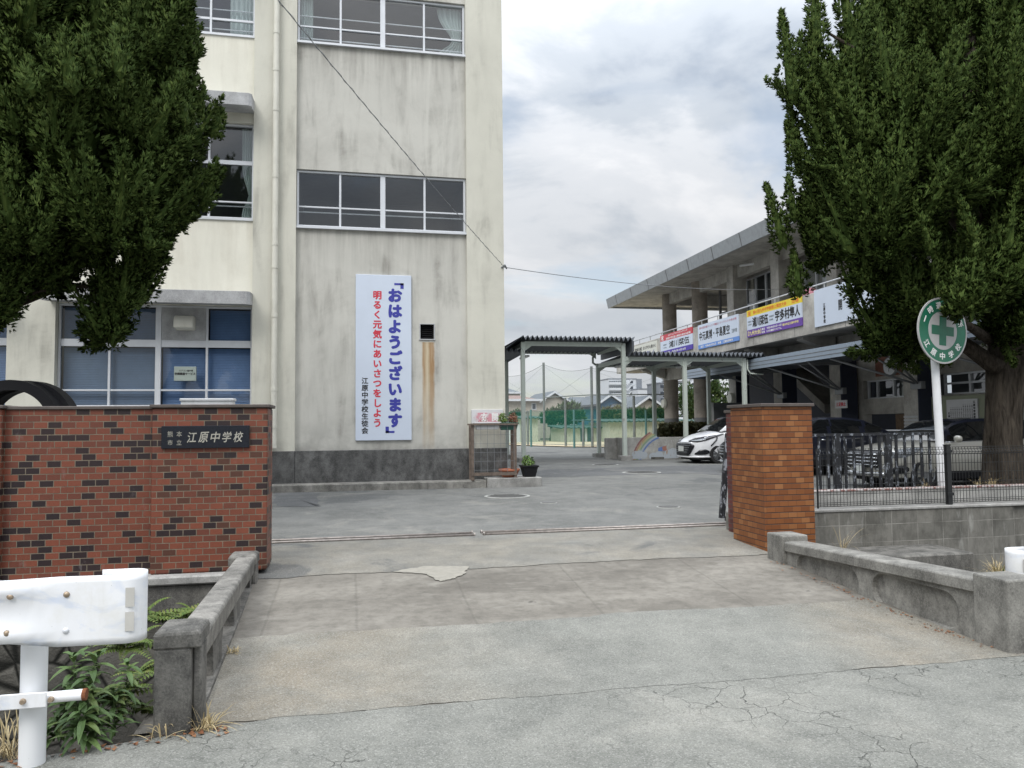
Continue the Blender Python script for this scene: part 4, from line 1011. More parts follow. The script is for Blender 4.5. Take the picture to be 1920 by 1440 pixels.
# ---- entrance sign
gy = 16.87; a2, b2 = on_y(884, 768, gy), on_y(943, 797, gy)
t = thing('entrance_sign', 'faded pink and white entrance sign above the planter stand', 'sign', ((a2.x+b2.x)/2, gy, b2.z))
M['sign_face'] = plain('sign_face', (.56, .56, .57), .5, var=.05); M['faded_red'] = peel('faded_red', (.56, .27, .31), (.56, .50, .52), .50, 9)
MB().box(a2.x, b2.x, gy-.02, gy+.028, b2.z, a2.z).build('board', M['sign_face'], t, bevel=.004)
w, h = b2.x-a2.x, a2.z-b2.z
m = MB(); q = lambda u, v: (a2.x+w*u, b2.z+h*v)
m.prism([q(.17, .2), q(.94, .2), q(.94, .8), q(.17, .8), q(.17, .88), q(.06, .5), q(.17, .12)], 'y', gy-.024, gy-.0205); m.build('red_arrow', M['faded_red'], t)
m = MB(); write(m, '玄', (a2.x+w*.40, gy-.0245, b2.z+h*.5), NX, NZ, NY, w*.20, h*.52, .006); write(m, '関', (a2.x+w*.74, gy-.0245, b2.z+h*.5), NX, NZ, NY, w*.18, h*.50, .006); m.build('lettering', M['letter_white'], t, fix=False)

# ---- planter stand of weathered wood and wire mesh
sy0, sy1 = 16.40, 16.78; xa, xb = on_y(884, 850, sy0).x, on_y(969, 850, sy0).x; zt = on_y(920, 797, sy0).z; z0 = .455
t = thing('planter_stand', 'weathered wooden stand with wire mesh front below the entrance sign', 'plant stand', ((xa+xb)/2, 16.6, z0))
for xx, yy, mt in ((xa+.03, sy0+.03, 'wood'), (xb-.03, sy0+.03, 'wood'), (xa+.03, sy1-.03, 'wood'), (xb-.03, sy1-.03, 'wood')):
    MB().box(xx-.03, xx+.03, yy-.03, yy+.03, z0 if xx < 2.8 else .5, zt).build('leg', M[mt], t, bevel=.004)
MB().box(xa-.03, xb+.03, sy0-.03, sy0+.03, zt, zt+.035).box(xa-.03, xb+.03, sy1-.05, sy1, zt, zt+.035).build('top_rail', M['wood'], t)
MB().box(xa, xb, sy0-.012, sy0+.012, z0+.10, z0+.17).build('lower_rail', M['wood'], t)
m = MB()
for i in range(7): x = xa+.06+(xb-xa-.12)*i/6; m.bar((x, sy0, z0+.17), (x, sy0, zt), .006)
for i in range(6): zq = z0+.22+(zt-z0-.24)*i/5; m.bar((xa+.06, sy0, zq), (xb-.06, sy0, zq), .006)
m.build('wire_mesh', M['steel_grey'], t)
M['leaf_herb'] = leaf('herb_leaf', (.07, .12, .03), (.13, .20, .05), (.20, .26, .07)); M['leaf_red'] = leaf('reddish_leaf', (.12, .045, .035), (.22, .10, .06), (.12, .13, .05)); M['leaf_pot'] = leaf('pot_leaf', (.06, .12, .03), (.12, .19, .05))
def bush(mb, c, rx, ry, rz, n, size, seed, flat=.5):
    r = np.random.default_rng(seed); c = Vector(c)
    for i in range(n):
        d = Vector(r.normal(size=3)).normalized(); rad = r.uniform(.45, 1.) ** .6
        p = c+Vector((d.x*rx, d.y*ry, d.z*rz))*rad
        up = (d+Vector(r.normal(size=3))*.5+Vector((0, 0, .4))).normalized(); s1 = up.orthogonal().normalized(); s1 = (Matrix.Rotation(r.uniform(0, 6.28), 3, up) @ s1); L_ = size*r.uniform(.6, 1.3); w_ = L_*flat*.5
        s2 = up.cross(s1)
        mb.add([p, p+s1*L_*.5+s2*w_, p+s1*L_+up*L_*.15, p+s1*L_*.5-s2*w_], [(0, 1, 2, 3)])
def planter(name, label, xc, yc, zc, wid, mat, leaves):
    t = thing(name, label, 'planter', (xc, yc, zc)); 
    m = MB(); h = .15; m.add([(xc-wid*.42, yc-.07, zc-h), (xc+wid*.42, yc-.07, zc-h), (xc+wid*.42, yc+.07, zc-h), (xc-wid*.42, yc+.07, zc-h), (xc-wid/2, yc-.1, zc), (xc+wid/2, yc-.1, zc), (xc+wid/2, yc+.1, zc), (xc-wid/2, yc+.1, zc)], [(0, 3, 2, 1), (4, 5, 6, 7), (0, 1, 5, 4), (1, 2, 6, 5), (2, 3, 7, 6), (3, 0, 4, 7)])
    m.box(xc-wid/2-.015, xc+wid/2+.015, yc-.115, yc+.115, zc-.02, zc+.012); m.build('box', M[mat], t, bevel=.006)
    for (mt, dx_, rz_, n_, sz, sd_) in leaves:
        mb = MB(); bush(mb, (xc+dx_, yc-.02, zc+rz_*.7), wid*.24, .12, rz_, n_, sz, sd_); mb.build('foliage', M[mt], t, fix=False)
M['planter_white'] = plain('planter_white', (.55, .55, .56), .6, var=.06); M['planter_green'] = plain('planter_green', (.02, .08, .06), .6)
planter('planter_box', 'white planter box hung in the wooden stand beside the bushy plants', xa+.36, 16.5, zt+.055, .56, 'planter_white', [('leaf_red', -.1, .07, 26, .03, 3), ('leaf_red', .12, .05, 10, .03, 4)])
planter('planter_box', 'dark green planter full of green and reddish leaves on the stand', xb-.16, 16.5, zt+.04, .40, 'planter_green', [('leaf_herb', -.13, .13, 260, .055, 5), ('leaf_red', .10, .14, 300, .055, 6)])
MB_ = MB()
# terracotta bowl and black pot on the block
p = on_z(950, 893, .50); t = thing('terracotta_bowl', 'wide empty terracotta bowl on the concrete kerb', 'bowl', (p.x, 16.50, .5))
M_ = MB().lathe([(.12, .5), (.155, .51), (.20, .60), (.215, .64), (.235, .645), (.235, .675), (.222, .68), (.205, .645), (.14, .54), (.001, .53)], (p.x, 16.62, 0), 28).build('bowl_body', M['terracotta'], t, smooth='auto')
p = on_z(986, 892, .50); t = thing('flower_pot', 'black square flower pot with a leafy plant on the pale block', 'flower pot', (p.x, 16.6, .5))
m = MB(); cx, cy = p.x, 16.62
def sq(r, z): return [(cx-r, cy-r, z), (cx+r, cy-r, z), (cx+r, cy+r, z), (cx-r, cy+r, z)]
vs = sq(.12, .5)+sq(.165, .71)+sq(.185, .715)+sq(.187, .75)+sq(.165, .75)+sq(.16, .72); m.add(vs, [(3, 2, 1, 0)]+[(j*4+i, j*4+(i+1) % 4, (j+1)*4+(i+1) % 4, (j+1)*4+i) for j in range(5) for i in range(4)]+[(20, 21, 22, 23)]); m.build('pot', M['black'], t, bevel=.006)
m = MB(); bush(m, (cx-.02, cy, .83), .15, .15, .12, 320, .06, 12); m.build('plant', M['leaf_pot'], t, fix=False)
# ------------------------------------------------------------------ corrugated walkway canopy
M['canopy_paint'] = peel('canopy_paint', (.50, .55, .50), (.26, .25, .23), .64, 6)
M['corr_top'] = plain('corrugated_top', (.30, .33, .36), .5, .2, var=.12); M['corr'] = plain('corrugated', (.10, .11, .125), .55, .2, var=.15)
T = thing('walkway_canopy', 'pale green steel canopy with a zigzag corrugated roof between the buildings', 'canopy', (10, 29.5, .3))
def corr(x0, x1, y0, y1, z0, z1, pitch=.172, amp=.075, name='roof_sheet', dzx=0.):
    m = MB(); n = int((x1-x0)/(pitch/2)); vs = []
    for i in range(n+1):
        x = x0+(x1-x0)*i/n; dz = (amp if i % 2 else -amp)+dzx*(x-x0)
        vs += [(x, y0, z0+dz), (x, y1, z1+dz), (x, y0, z0+dz-.012), (x, y1, z1+dz-.012)]
    fs = []
    for i in range(n):
        a, b = i*4, i*4+4
        fs += [(a, b, b+1, a+1), (a+2, a+3, b+3, b+2), (a, a+2, b+2, b), (a+1, b+1, b+3, a+3)]
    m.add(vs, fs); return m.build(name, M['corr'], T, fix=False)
Y0, Y1 = 25.72, 29.2
corr(5.70, 9.82, Y0, Y1, 4.645, 4.50, .168, .085); corr(9.63, 14.85, Y0, Y1, 4.14, 4.02, .168, .085)
corr(4.95, 5.86, Y0+.2, Y1, 4.22, 4.13, .168, .085); corr(4.3, 5.6, Y1, 38, 4.25, 4.1, .168, .085)
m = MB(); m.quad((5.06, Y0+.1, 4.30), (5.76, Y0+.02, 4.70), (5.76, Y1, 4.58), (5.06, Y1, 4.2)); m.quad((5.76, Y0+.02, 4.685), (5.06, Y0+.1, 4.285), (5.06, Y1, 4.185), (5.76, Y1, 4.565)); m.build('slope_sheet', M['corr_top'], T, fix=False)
MB().box(9.70, 9.78, Y0-.02, Y1, 4.20, 4.58).build('step_flashing', M['corr'], T)
GZ = .37
def post(x, y, zt):
    MB().box(x-.07, x+.07, y-.07, y+.07, GZ+.15, zt).build('post', M['canopy_paint'], T, bevel=.008)
    MB().box(x-.22, x+.22, y-.20, y+.20, GZ-.08, GZ+.17).build('footing', M['conc_mid'], T, bevel=.02)
PXS = (5.82, 9.48, 11.80, 14.14)
for i, x in enumerate(PXS):
    for y in (26.0, 28.9): post(x, y, 4.52 if i == 0 or (i == 1 and y < 27) else 4.03)
for y in (26.0, 28.9):
    MB().box(5.89, 9.41, y-.045, y+.045, 4.39, 4.54).build('beam', M['canopy_paint'], T); MB().box(9.55, 14.14, y-.045, y+.045, 3.89, 4.04).build('beam', M['canopy_paint'], T)
    for x, s in ((5.89, 1), (9.41, -1), (9.55, 1), (11.73, -1), (11.87, 1), (14.07, -1)):
        zb = 4.39 if x < 9.5 else 3.89; MB().prism([(x, zb), (x+s*.26, zb), (x, zb-.18)], 'y', y-.02, y+.02).build('gusset', M['canopy_paint'], T)
for i, x in enumerate(PXS):
    zt = 4.50 if i == 0 else 4.0
    MB().box(x-.035, x+.035, 26.07, 28.83, zt-.15, zt).build('cross_beam', M['canopy_paint'], T)
MB().box(9.44, 9.52, 26.07, 28.83, 4.36, 4.51).build('cross_beam', M['canopy_paint'], T)
for x, y, zq in ((6.15, 27.2, 4.1), (9.83, 27.2, 3.80), (12.3, 27.2, 3.80)):
    MB().bar((x, y-.55, zq), (x, y+.55, zq), .13, .065).build('strip_light', M['white_paint'], T)
m = MB(); m.tube([(14.26, 25.95, 3.97), (14.26, 25.95, 3.62), (14.34, 25.9, 3.46), (14.75, 25.7, 3.42)], .028, 8); m.build('downpipe', M['canopy_paint'], T, smooth=True)
m = MB(); m.tube([(9.35, 28.9, 4.4), (9.28, 28.9, 4.25), (9.28, 28.9, 4.06), (9.40, 28.9, 3.98)], .046, 8); m.build('downpipe', M['canopy_paint'], T, smooth=True)

# ------------------------------------------------------------------ low wall with the children's rainbow mural
t = thing('mural_wall', 'low grey wall with a painted rainbow and clouds mural', 'wall', (10.5, 26.5, .37))
MB().box(9.66, 14.2, 26.4, 26.6, .3, 1.165).build('mural_panel', M['conc_pale'], t, bevel=.01)
MB().box(9.22, 9.65, 27.3, 27.5, .3, 1.14).box(9.65, 9.82, 26.61, 27.5, .3, 1.15).build('side_wall', M['conc_mid'], t, bevel=.01)
def paint(name, col):
    if name not in M: M[name] = peel(name, col, (.33, .325, .31), .60, 7, .85)
    return M[name]
yf = 26.396
LAY = [0]
def patch(pts, mat):
    LAY[0] += 1; y = yf-.0003*LAY[0]; cx = sum(p[0] for p in pts)/len(pts); cz = sum(p[1] for p in pts)/len(pts); n = len(pts)
    MB().add([(cx, y, cz)]+[(a, y, b) for a, b in pts], [(0, i+1, (i+1) % n+1) for i in range(n)]).build('mural_paint', mat, t, fix=False)
def arc(cx, cz, r0, r1, a0, a1, mat, n=24):
    m = MB(); vs = []
    for i in range(n+1):
        a_ = R_(a0+(a1-a0)*i/n); vs += [(cx+r0*math.cos(a_), yf, cz+r0*math.sin(a_)), (cx+r1*math.cos(a_), yf, cz+r1*math.sin(a_))]
    m.add(vs, [(i*2, i*2+1, i*2+3, i*2+2) for i in range(n)]); m.build('mural_paint', mat, t, fix=False)
def X26(px_, py_): q = on_y(px_, py_, 26.4); return (q.x, q.z)
rb = X26(1252, 868)
for i, (nm, cl) in enumerate((('mural_red', (.24, .11, .11)), ('mural_orange', (.36, .24, .15)), ('mural_yellow', (.38, .37, .20)), ('mural_green', (.22, .31, .21)), ('mural_pale', (.36, .40, .43)), ('mural_blue', (.12, .19, .40)))):
    r1 = rb[0]-X26(1183+3*i, 850)[0]; arc(rb[0], rb[1]-.1, r1-.055, r1, 118-i*2, 176, paint(nm, cl))
blobs = [(1192, 852, 8), (1199, 850, 7), (1207, 853, 8), (1190, 858, 8), (1203, 858, 8), (1225, 856, 9), (1236, 854, 10), (1245, 857, 8), (1254, 850, 9), (1262, 848, 10), (1258, 857, 9), (1268, 855, 9)]
for (bx_, by_, br_) in blobs:
    c_ = X26(bx_, by_); r_ = br_*26.8/1450; patch([(c_[0]+r_*math.cos(k*.4488), max(.40, c_[1]+r_*.85*math.sin(k*.4488))) for k in range(14)], paint('mural_cloud', (.40, .44, .48)))
for (pts, nm, cl) in (([(1234, 840), (1245, 836), (1246, 846), (1234, 846)], 'mural_blue', None), ([(1241, 838), (1250, 835), (1251, 845), (1243, 845)], 'mural_red2', (.34, .16, .12)), ([(1249, 845), (1252, 844), (1251, 852), (1249, 852)], 'mural_orange', None)):
    patch([X26(*p) for p in pts], paint(nm, cl))
rr = np.random.default_rng(5); m = MB()
for i in range(90):
    q = X26(rr.uniform(1215, 1300), rr.uniform(824, 836)) if i < 30 else X26(rr.uniform(1186, 1212) if i < 60 else rr.uniform(1248, 1272), rr.uniform(842, 860)); s_ = .018
    m.box(q[0], q[0]+s_*.7, yf-.009, yf-.0065, q[1], q[1]+s_*1.5)
m.build('mural_dots', paint('mural_dot', (.50, .50, .52)), t)
q0, q1 = X26(1221, 857), X26(1244, 863); MB().box(q0[0], q1[0], 26.34, 26.394, q1[1], q0[1]).build('vent_slot', M['conc_dark'], t)

# ------------------------------------------------------------------ gymnasium on columns, right
M['gym_conc'] = concrete('gym_concrete', (.40, .385, .355), (.20, .19, .175), streak=.35, mott=.35, bump=.2)
M['gym_soffit'] = concrete('gym_soffit', (.40, .39, .365), (.22, .21, .19), streak=.2, mott=.3, bump=.1)
M['gym_fascia'] = plain('gym_fascia', (.30, .32, .335), .55, .1, var=.08, dirt=.25)
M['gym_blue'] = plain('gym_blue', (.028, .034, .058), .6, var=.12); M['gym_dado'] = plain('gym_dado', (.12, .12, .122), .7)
M['column_tile'] = concrete('column_tile', (.28, .25, .215), (.16, .14, .12), streak=.3, mott=.3, bump=.2)
G = thing('gymnasium', 'grey two storey hall on round columns with a long overhanging roof', 'building', (17, 25, .3))
YN, YF_ = 9.0, 42.3
# floor slab with parapet
MB().box(15.0, 15.25, YN, YF_, 4.575, 5.93).build('balcony_parapet', M['gym_conc'], G, bevel=.015)
m = MB()
for i in range(24): 
    y = YN+1+i*1.4; m.box(14.996, 15.001, y-.008, y+.008, 4.6, 5.9)
m.build('panel_joint', M['gym_dado'], G)
MB().box(15.25, 40, YN, YF_, 4.62, 4.85).build('floor_slab', M['gym_conc'], G)
for y in (39, 35.3, 31.5, 27.8, 24.1, 20.4, 16.7, 13.0): MB().prism([(15.25, 4.62), (16.5, 4.62), (16.5, 4.1), (15.25, 4.5)], 'y', y-.2, y+.2).build('bracket_beam', M['gym_conc'], G)
MB().box(16.62, 17.18, YN, YF_-2.9, 4.0, 4.62).build('edge_beam', M['gym_conc'], G)
r = G
m = MB().tube([(15.12, YN, 6.18), (15.12, YF_-.1, 6.18)], .026, 8).build('handrail', M['alu'], G, smooth=True)
for i in range(22):
    y = YF_-.4-i*1.5
    if y > YN: MB().cyl((15.12, y, 5.93), (15.12, y, 6.16), .022, n=8).build('baluster', M['alu_dull'], G)
# roof
RY = 43.3; R0_ = 8.58
m = MB(); m.prism([(14.95, R0_), (15.10, R0_-.02), (15.10, R0_+.05), (40, R0_+.35), (40, 12.5), (28, 12.0), (14.80, 9.04), (14.80, 8.98)], 'y', YN, RY); m.build('roof', M['gym_soffit'], G)
m = MB(); m.prism([(14.78, 9.06), (14.90, R0_-.06), (14.97, R0_-.06), (14.97, 9.06)], 'y', YN, RY+.02); f_ = m.build('fascia', M['gym_fascia'], G)
for i in range(14):
    y = RY-1.6-i*2.4; m = MB(); m.prism([(14.772, 9.05), (14.892, R0_-.055), (14.90, R0_-.055), (14.79, 9.05)], 'y', y-.025, y+.025); m.build('fascia_joint', M['gym_dado'], f_)
m = MB(); m.box(14.97, 40, RY, RY+.05, R0_-.04, 9.1); m.build('end_fascia', M['gym_fascia'], G)
# columns: two round ones at the open end, then square
for y in (39.0, 35.3):
    MB().cyl((16.9, y, 1.95), (16.9, y, 4.0), .38, n=32).build('round_column', M['column_tile'], G, smooth='auto')
    MB().cyl((16.9, y, .2), (16.9, y, 1.95), .385, n=32).build('column_base', M['gym_dado'], G, smooth='auto')
    MB().cyl((16.9, y, 4.85), (16.9, y, 8.7), .38, n=32).build('round_column', M['column_tile'], G, smooth='auto')
for y in (31.5, 27.8, 24.1, 20.4, 16.7, 13.0):
    MB().box(16.55, 17.2, y-.30, y+.30, .2, 4.1).build('square_column', M['gym_conc'], G, bevel=.012)
    MB().box(16.56, 17.19, y-.33, y-.302, .2, 4.1).build('column_shade_sheet', M['gym_blue'], G)  # dark sheet puts the shade under the slab into the near face's colour
    MB().box(16.55, 17.2, y-.30, y+.30, 4.85, 8.7).build('square_column', M['gym_conc'], G, bevel=.012)
MB().box(16.75, 17.05, 13, 39, 8.08, 8.66).build('eave_beam', M['gym_conc'], G)
MB().box(16.75, 30, 38.85, 39.15, 8.08, 8.66).build('eave_beam', M['gym_conc'], G)
# upper wall with windows
MB().box(17.55, 17.8, YN, 29.4, 4.85, 8.75).build('upper_wall', M['gym_conc'], G)
MB().box(17.55, 17.8, 29.4, 32.0, 4.85, 5.35).box(17.55, 17.8, 29.4, 32.0, 8.15, 8.75).box(17.55, 17.8, 31.9, 32.2, 4.85, 8.75).build('upper_wall', M['gym_conc'], G)
def xwindow(x, y0, y1, z0, z1, ms, hs, glassm='glass', dark=True, frame='alu', parent=None):
    fw = .05; m = MB()
    m.box(x-.03, x+.05, y0, y1, z0, z0+fw).box(x-.03, x+.05, y0, y1, z1-fw, z1).box(x-.03, x+.05, y0, y0+fw, z0+fw, z1-fw).box(x-.03, x+.05, y1-fw, y1, z0+fw, z1-fw)
    for my in ms: m.box(x-.035, x+.045, my-.035, my+.035, z0+fw, z1-fw)
    for hz in hs: m.box(x-.025, x+.04, y0+fw, y1-fw, hz-.03, hz+.03)
    w = m.build('window', M[frame], parent or G)
    MB().quad((x+.02, y0, z0), (x+.02, y1, z0), (x+.02, y1, z1), (x+.02, y0, z1)).build('pane', M[glassm], w, fix=False)
    if dark: MB().quad((x+.5, y0-.3, z0-.3), (x+.5, y1+.3, z0-.3), (x+.5, y1+.3, z1+.3), (x+.5, y0-.3, z1+.3)).build('room', M['roomdark'], w, fix=False)
    return w
xwindow(17.6, 29.4, 31.9, 5.35, 8.15, (30.25, 31.1), (7.0,))
xwindow(17.5, 25.0, 27.2, 5.4, 8.0, (25.7, 26.4), (6.9,)); xwindow(17.5, 21.2, 23.6, 5.4, 8.0, (22.0, 22.8), (6.9,))
# open steel window frame beyond the last room
m = MB(); 
for y in (33.4, 34.4): m.box(17.5, 17.6, y-.05, y+.05, 4.85, 8.1)
m.box(17.5, 17.6, 33.0, 34.4, 6.9, 7.0); m.build('steel_frame', M['gym_dado'], G)
dpx = on_x(1451, 560, 17.2); MB().cyl((17.3, dpx.y, 4.85), (17.3, dpx.y, 8.3), .06, n=12).build('downpipe', M['white_paint'], G, smooth='auto')
MB().tube([(17.3, dpx.y, 8.3), (17.1, dpx.y+.3, 8.4), (16.4, dpx.y+1.3, 8.42)], .05, 8).build('downpipe', M['white_paint'], G, smooth=True)
# ground floor: walls between the columns, under the slab
MB().box(17.3, 17.6, YN, 25.0, .2, 1.15).box(17.3, 17.6, 23.6, 25.0, 1.15, 4.1).box(17.3, 17.6, YN, 23.6, 3.05, 4.1).box(17.3, 17.6, YN, 23.6, 1.9, 2.42).build('lower_wall', M['gym_conc'], G)
MB().box(19.8, 20.0, 25.0, 36, .2, 4.62).box(17.6, 20, 24.9, 25.0, .2, 4.62).build('inner_wall', M['gym_blue'], G)
xwindow(17.42, 20.9, 23.5, 2.42, 3.05, (21.4, 22.2, 23.0), ()); xwindow(17.42, 17.2, 20.0, 2.42, 3.05, (18.1, 19.0), (2.75,)); xwindow(17.42, 24.3, 24.95, 2.3, 2.9, (24.65,), ())
M['wood_panel'] = plain('wood_panel', (.11, .07, .04), .7, var=.3, scale=12); M['wood_red'] = plain('wood_red', (.18, .075, .05), .7, var=.3, scale=8)
MB().box(17.27, 17.298, 20.75, 22.0, 1.2, 1.88).build('wood_panel', M['wood_panel'], G)
MB().box(17.27, 17.298, 21.6, 22.9, 3.15, 3.95).build('wood_panel', M['wood_red'], G)
for y in (24.1, 20.4):
    m = MB()
    for i in range(7): m.box(16.535, 16.548, y-.30, y+.30, 1.15+i*.1, 1.21+i*.1)
    m.build('louvre_band', M['alu_dull'], G)
# stair flight glimpsed behind the carport, lamp discs on the columns
m = MB(); m.prism([(27.2, 2.0), (27.2, 2.35), (30.6, 4.4), (30.6, 4.05)], 'x', 18.2, 19.2); m.build('stair_flight', M['gym_conc'], G)
for (x_, y_, z_) in ((16.49, 31.5, 2.75), (16.49, 39.0, 2.75)):
    MB().cyl((x_+.03, y_, z_), (x_-.10, y_, z_), .26, .22, n=24).build('lamp_disc', M['pipe_cream'], G, smooth='auto')
# wall clock
ck = on_x(1673, 687, 16.5); t = thing('wall_clock', 'round white wall clock on a grey column under the carport', 'clock', (16.5, ck.y, ck.z))
MB().cyl((16.49, ck.y, ck.z), (16.40, ck.y, ck.z), .30, n=32).build('rim', M['steel_grey'], t, smooth='auto'); MB().cyl((16.402, ck.y, ck.z), (16.388, ck.y, ck.z), .265, n=32).build('dial', M['white_board'], t, smooth='auto')
m = MB(); m.bar((16.384, ck.y, ck.z), (16.384, ck.y+.02, ck.z-.16), .02, .004); m.bar((16.384, ck.y, ck.z), (16.384, ck.y-.12, ck.z+.15), .015, .004); m.build('hands', M['ink'], t)
MB().box(16.49, 16.62, ck.y-.1, ck.y+.1, ck.z-.1, ck.z+.1).build('mount', M['steel_grey'], t)
# shoe rule sign
sa, sb_ = on_x(1567, 751, 16.53), on_x(1588, 765, 16.53); t = thing('rule_sign', 'small white sign with red characters on the column by the dark car', 'sign', (16.53, (sa.y+sb_.y)/2, sb_.z))
MB().box(16.515, 16.545, sb_.y-.02, sa.y+.02, sb_.z, sa.z).build('board', M['sign_face'], t)
m = MB(); write(m, '土足禁止', (16.5135, (sa.y+sb_.y)/2, (sa.z+sb_.z)/2), (0, -1, 0), (0, 0, 1), (-1, 0, 0), .52, .13, .006); m.build('lettering', M['ink_red'], t, fix=False)
# pale green notice wall with the school rules
NX_ = 17.0; n0_, n1_ = on_x(1738, 760, NX_).y, on_x(1862, 760, NX_).y; ntop = on_x(1800, 741, NX_).z; t = thing('notice_wall', 'pale green notice wall with a framed board of vertical writing', 'notice board', (NX_, 17.5, .3))
M['pale_green'] = plain('pale_green', (.26, .28, .20), .7, var=.06)
MB().box(NX_, NX_+.2, n1_, n0_, .2, ntop).build('wall_slab', M['pale_green'], t, bevel=.01)
ba, bb = on_x(1776, 748, NX_-.01), on_x(1834, 745, NX_-.01); by0, by1 = bb.y, ba.y; bz1 = ba.z-.03
MB().box(NX_-.045, NX_-.002, by0, by1, 1.25, bz1).build('board', M['sign_face'], t)
m = MB(); s_ = ['生徒心得三箇条', '一自ら学び考えよう', '一礼儀を正しくしよう', '一体をきたえよう', '一友を大切にしよう', '一時間を守ろう', '一あいさつをしよう']
k = 13; 
for i in range(k):
    yy = by0+.11+(by1-by0-.2)*i/(k-1)
    if i == 0: write_down(m, '江原中学校教育目標', (NX_-.047, yy, bz1-.05), (0, -1, 0), (0, 0, 1), (-1, 0, 0), .075, .085, .004)
    elif i == k-1: write_down(m, '江原中学校', (NX_-.047, yy, bz1-.35), (0, -1, 0), (0, 0, 1), (-1, 0, 0), .065, .085, .004)
    else: write_down(m, '一自ら学び心を磨き明るく'[:12], (NX_-.047, yy, bz1-.12-(.08 if i > 5 else 0)), (0, -1, 0), (0, 0, 1), (-1, 0, 0), .05, .055, .001)
m.build('lettering', M['ink'], t, fix=False)
# grey and white boards standing by the hedge
t = thing('partition_board', 'grey partition board with a white edge beyond the white car', 'board', (16, 31.2, .3))
MB().box(15.45, 17.0, 31.15, 31.25, .3, 2.55).build('board', plain('board_grey', (.17, .18, .195), .6), t); MB().box(15.25, 15.44, 31.1, 31.25, .25, 2.56).build('edge_board', M['white_paint'], t)
# stainless handrail of the entrance ramp
t = thing('ramp_handrail', 'steel handrail glimpsed between the dark car and the silver car', 'handrail', (15.8, 20.5, .3))
for zq in (1.38, 1.22): MB().tube([(15.7, 19.2, zq), (15.7, 23.2, zq-.02), (15.7, 23.35, zq-.1)], .025, 8).build('rail', M['alu'], t, smooth=True)
for y in (19.4, 21.2, 23.0): MB().cyl((15.7, y, .3), (15.7, y, 1.37), .022, n=8).build('post', M['alu'], t)

# ------------------------------------------------------------------ banners on the balcony
def banner(label, y_l, y_r, zb, zt, parts, letters, thick=.04):
    """hung on the parapet; y_l is the far (left) end"""
    t = thing('congratulation_banner', label, 'banner', (14.97, (y_l+y_r)/2, zb), 'banners hung along the balcony')
    x = 14.955; H_ = zt-zb; L_ = y_l-y_r
    for i, (v0_, v1_, mt) in enumerate(parts):
        MB().box(x, 14.996, y_r, y_l, zb+H_*v0_, zb+H_*v1_).build(('panel', 'top_band', 'bottom_band')[i], M[mt], t)
    for mt, items in letters.items():
        m = MB()
        for (s, u, v, w_, h_, bold) in items:
            write(m, s, (x-.0015, y_l-L_*u, zb+H_*v), (0, -1, 0), (0, 0, 1), (-1, 0, 0), L_*w_, H_*h_, bold)
        m.build('lettering', M[mt], t, fix=False)
for k_, c_ in dict(b_yellow=(.72, .56, .04), b_purple=(.13, .055, .32), b_red=(.50, .06, .08), b_violet=(.07, .04, .33), b_sky=(.13, .26, .60)).items(): M[k_] = plain(k_, c_, .55, var=.04)
M['ink_grey'] = plain('ink_grey', (.14, .17, .19), .7); M['ink_pink'] = plain('ink_pink', (.48, .20, .25), .7)
py = lambda x, y: on_x(x, y, 14.955)
yl, yr = py(1400.5, 605).y, py(1503, 580).y; zt_, zb_ = (py(1400.5, 584).z+py(1501.5, 553).z)/2, (py(1403.5, 634.5).z+py(1503, 608).z)/2
banner('banner with a yellow top band and a purple bottom band on the balcony', yl, yr, zb_, zt_, [(.27, .76, 'banner_white'), (.76, 1, 'b_yellow'), (0, .27, 'b_purple')], {
    'letter_orange': [('祝', .055, .875, .05, .17, .010), ('第41回九州中学校陸上競技大会', .44, .885, .62, .125, .006), ('出場', .90, .88, .11, .125, .006)],
    'ink': [('浦川栞伍', .265, .52, .30, .34, .015), ('宇多村隼人', .76, .53, .42, .36, .015)],
    'ink_grey': [('共通男子', .06, .57, .08, .06, .002), ('100M', .06, .46, .07, .06, .002), ('共通男子', .485, .57, .09, .06, .002), ('走高跳', .475, .45, .07, .06, .002)],
    'letter_yellow': [('【九州大会】', .15, .135, .26, .16, .006), ('熊本市立江原中学校', .81, .165, .27, .08, .004)],
    'letter_white': [('期日　令和6年8月4日～6日', .475, .185, .36, .075, .003), ('会場　えがお健康スタジアム', .475, .075, .36, .075, .003)]})
yl, yr = py(1309, 640).y, py(1384.5, 612).y; zt_, zb_ = (py(1309.5, 609).z+py(1384, 590).z)/2, (py(1309, 655).z+py(1385, 639).z)/2
banner('white banner with black brushed names and a light blue bottom band', yl, yr, zb_, zt_, [(.17, 1, 'banner_white'), (0, .001, 'b_sky'), (.001, .17, 'b_sky')], {
    'ink': [('中元真博・平島夏空', .42, .52, .76, .36, .010)], 'ink_grey': [('江原中学校', .91, .42, .12, .15, .002)],
    'ink_pink': [('第33回全国ジュニア選抜ソフトテニス大会出場', .5, .86, .92, .085, .002)],
    'letter_white': [('期日　令和6年3月26日　会場　三重県伊勢市', .47, .085, .8, .09, .003)]})
yl, yr = py(1238.5, 650).y, py(1298, 632).y; zt_ = (py(1238.5, 629).z+py(1297, 613.5).z)/2; zb_ = zt_-1.0
banner('banner with a red top band just above the corrugated canopy', yl, yr, zb_, zt_, [(.22, .70, 'banner_white'), (.70, 1, 'b_red'), (0, .22, 'b_violet')], {
    'letter_white': [('祝', .07, .85, .07, .22, .010), ('JOCジュニアオリンピックカップ', .56, .92, .60, .10, .003), ('全国中学生陸上競技大会2024出場', .57, .78, .76, .10, .003), ('期日　令和6年10月18日', .5, .10, .6, .10, .003)],
    'ink': [('浦川栞伍', .60, .46, .62, .30, .010)], 'ink_grey': [('共通男子', .15, .50, .12, .07, .002), ('110MH', .15, .36, .12, .06, .002)]})
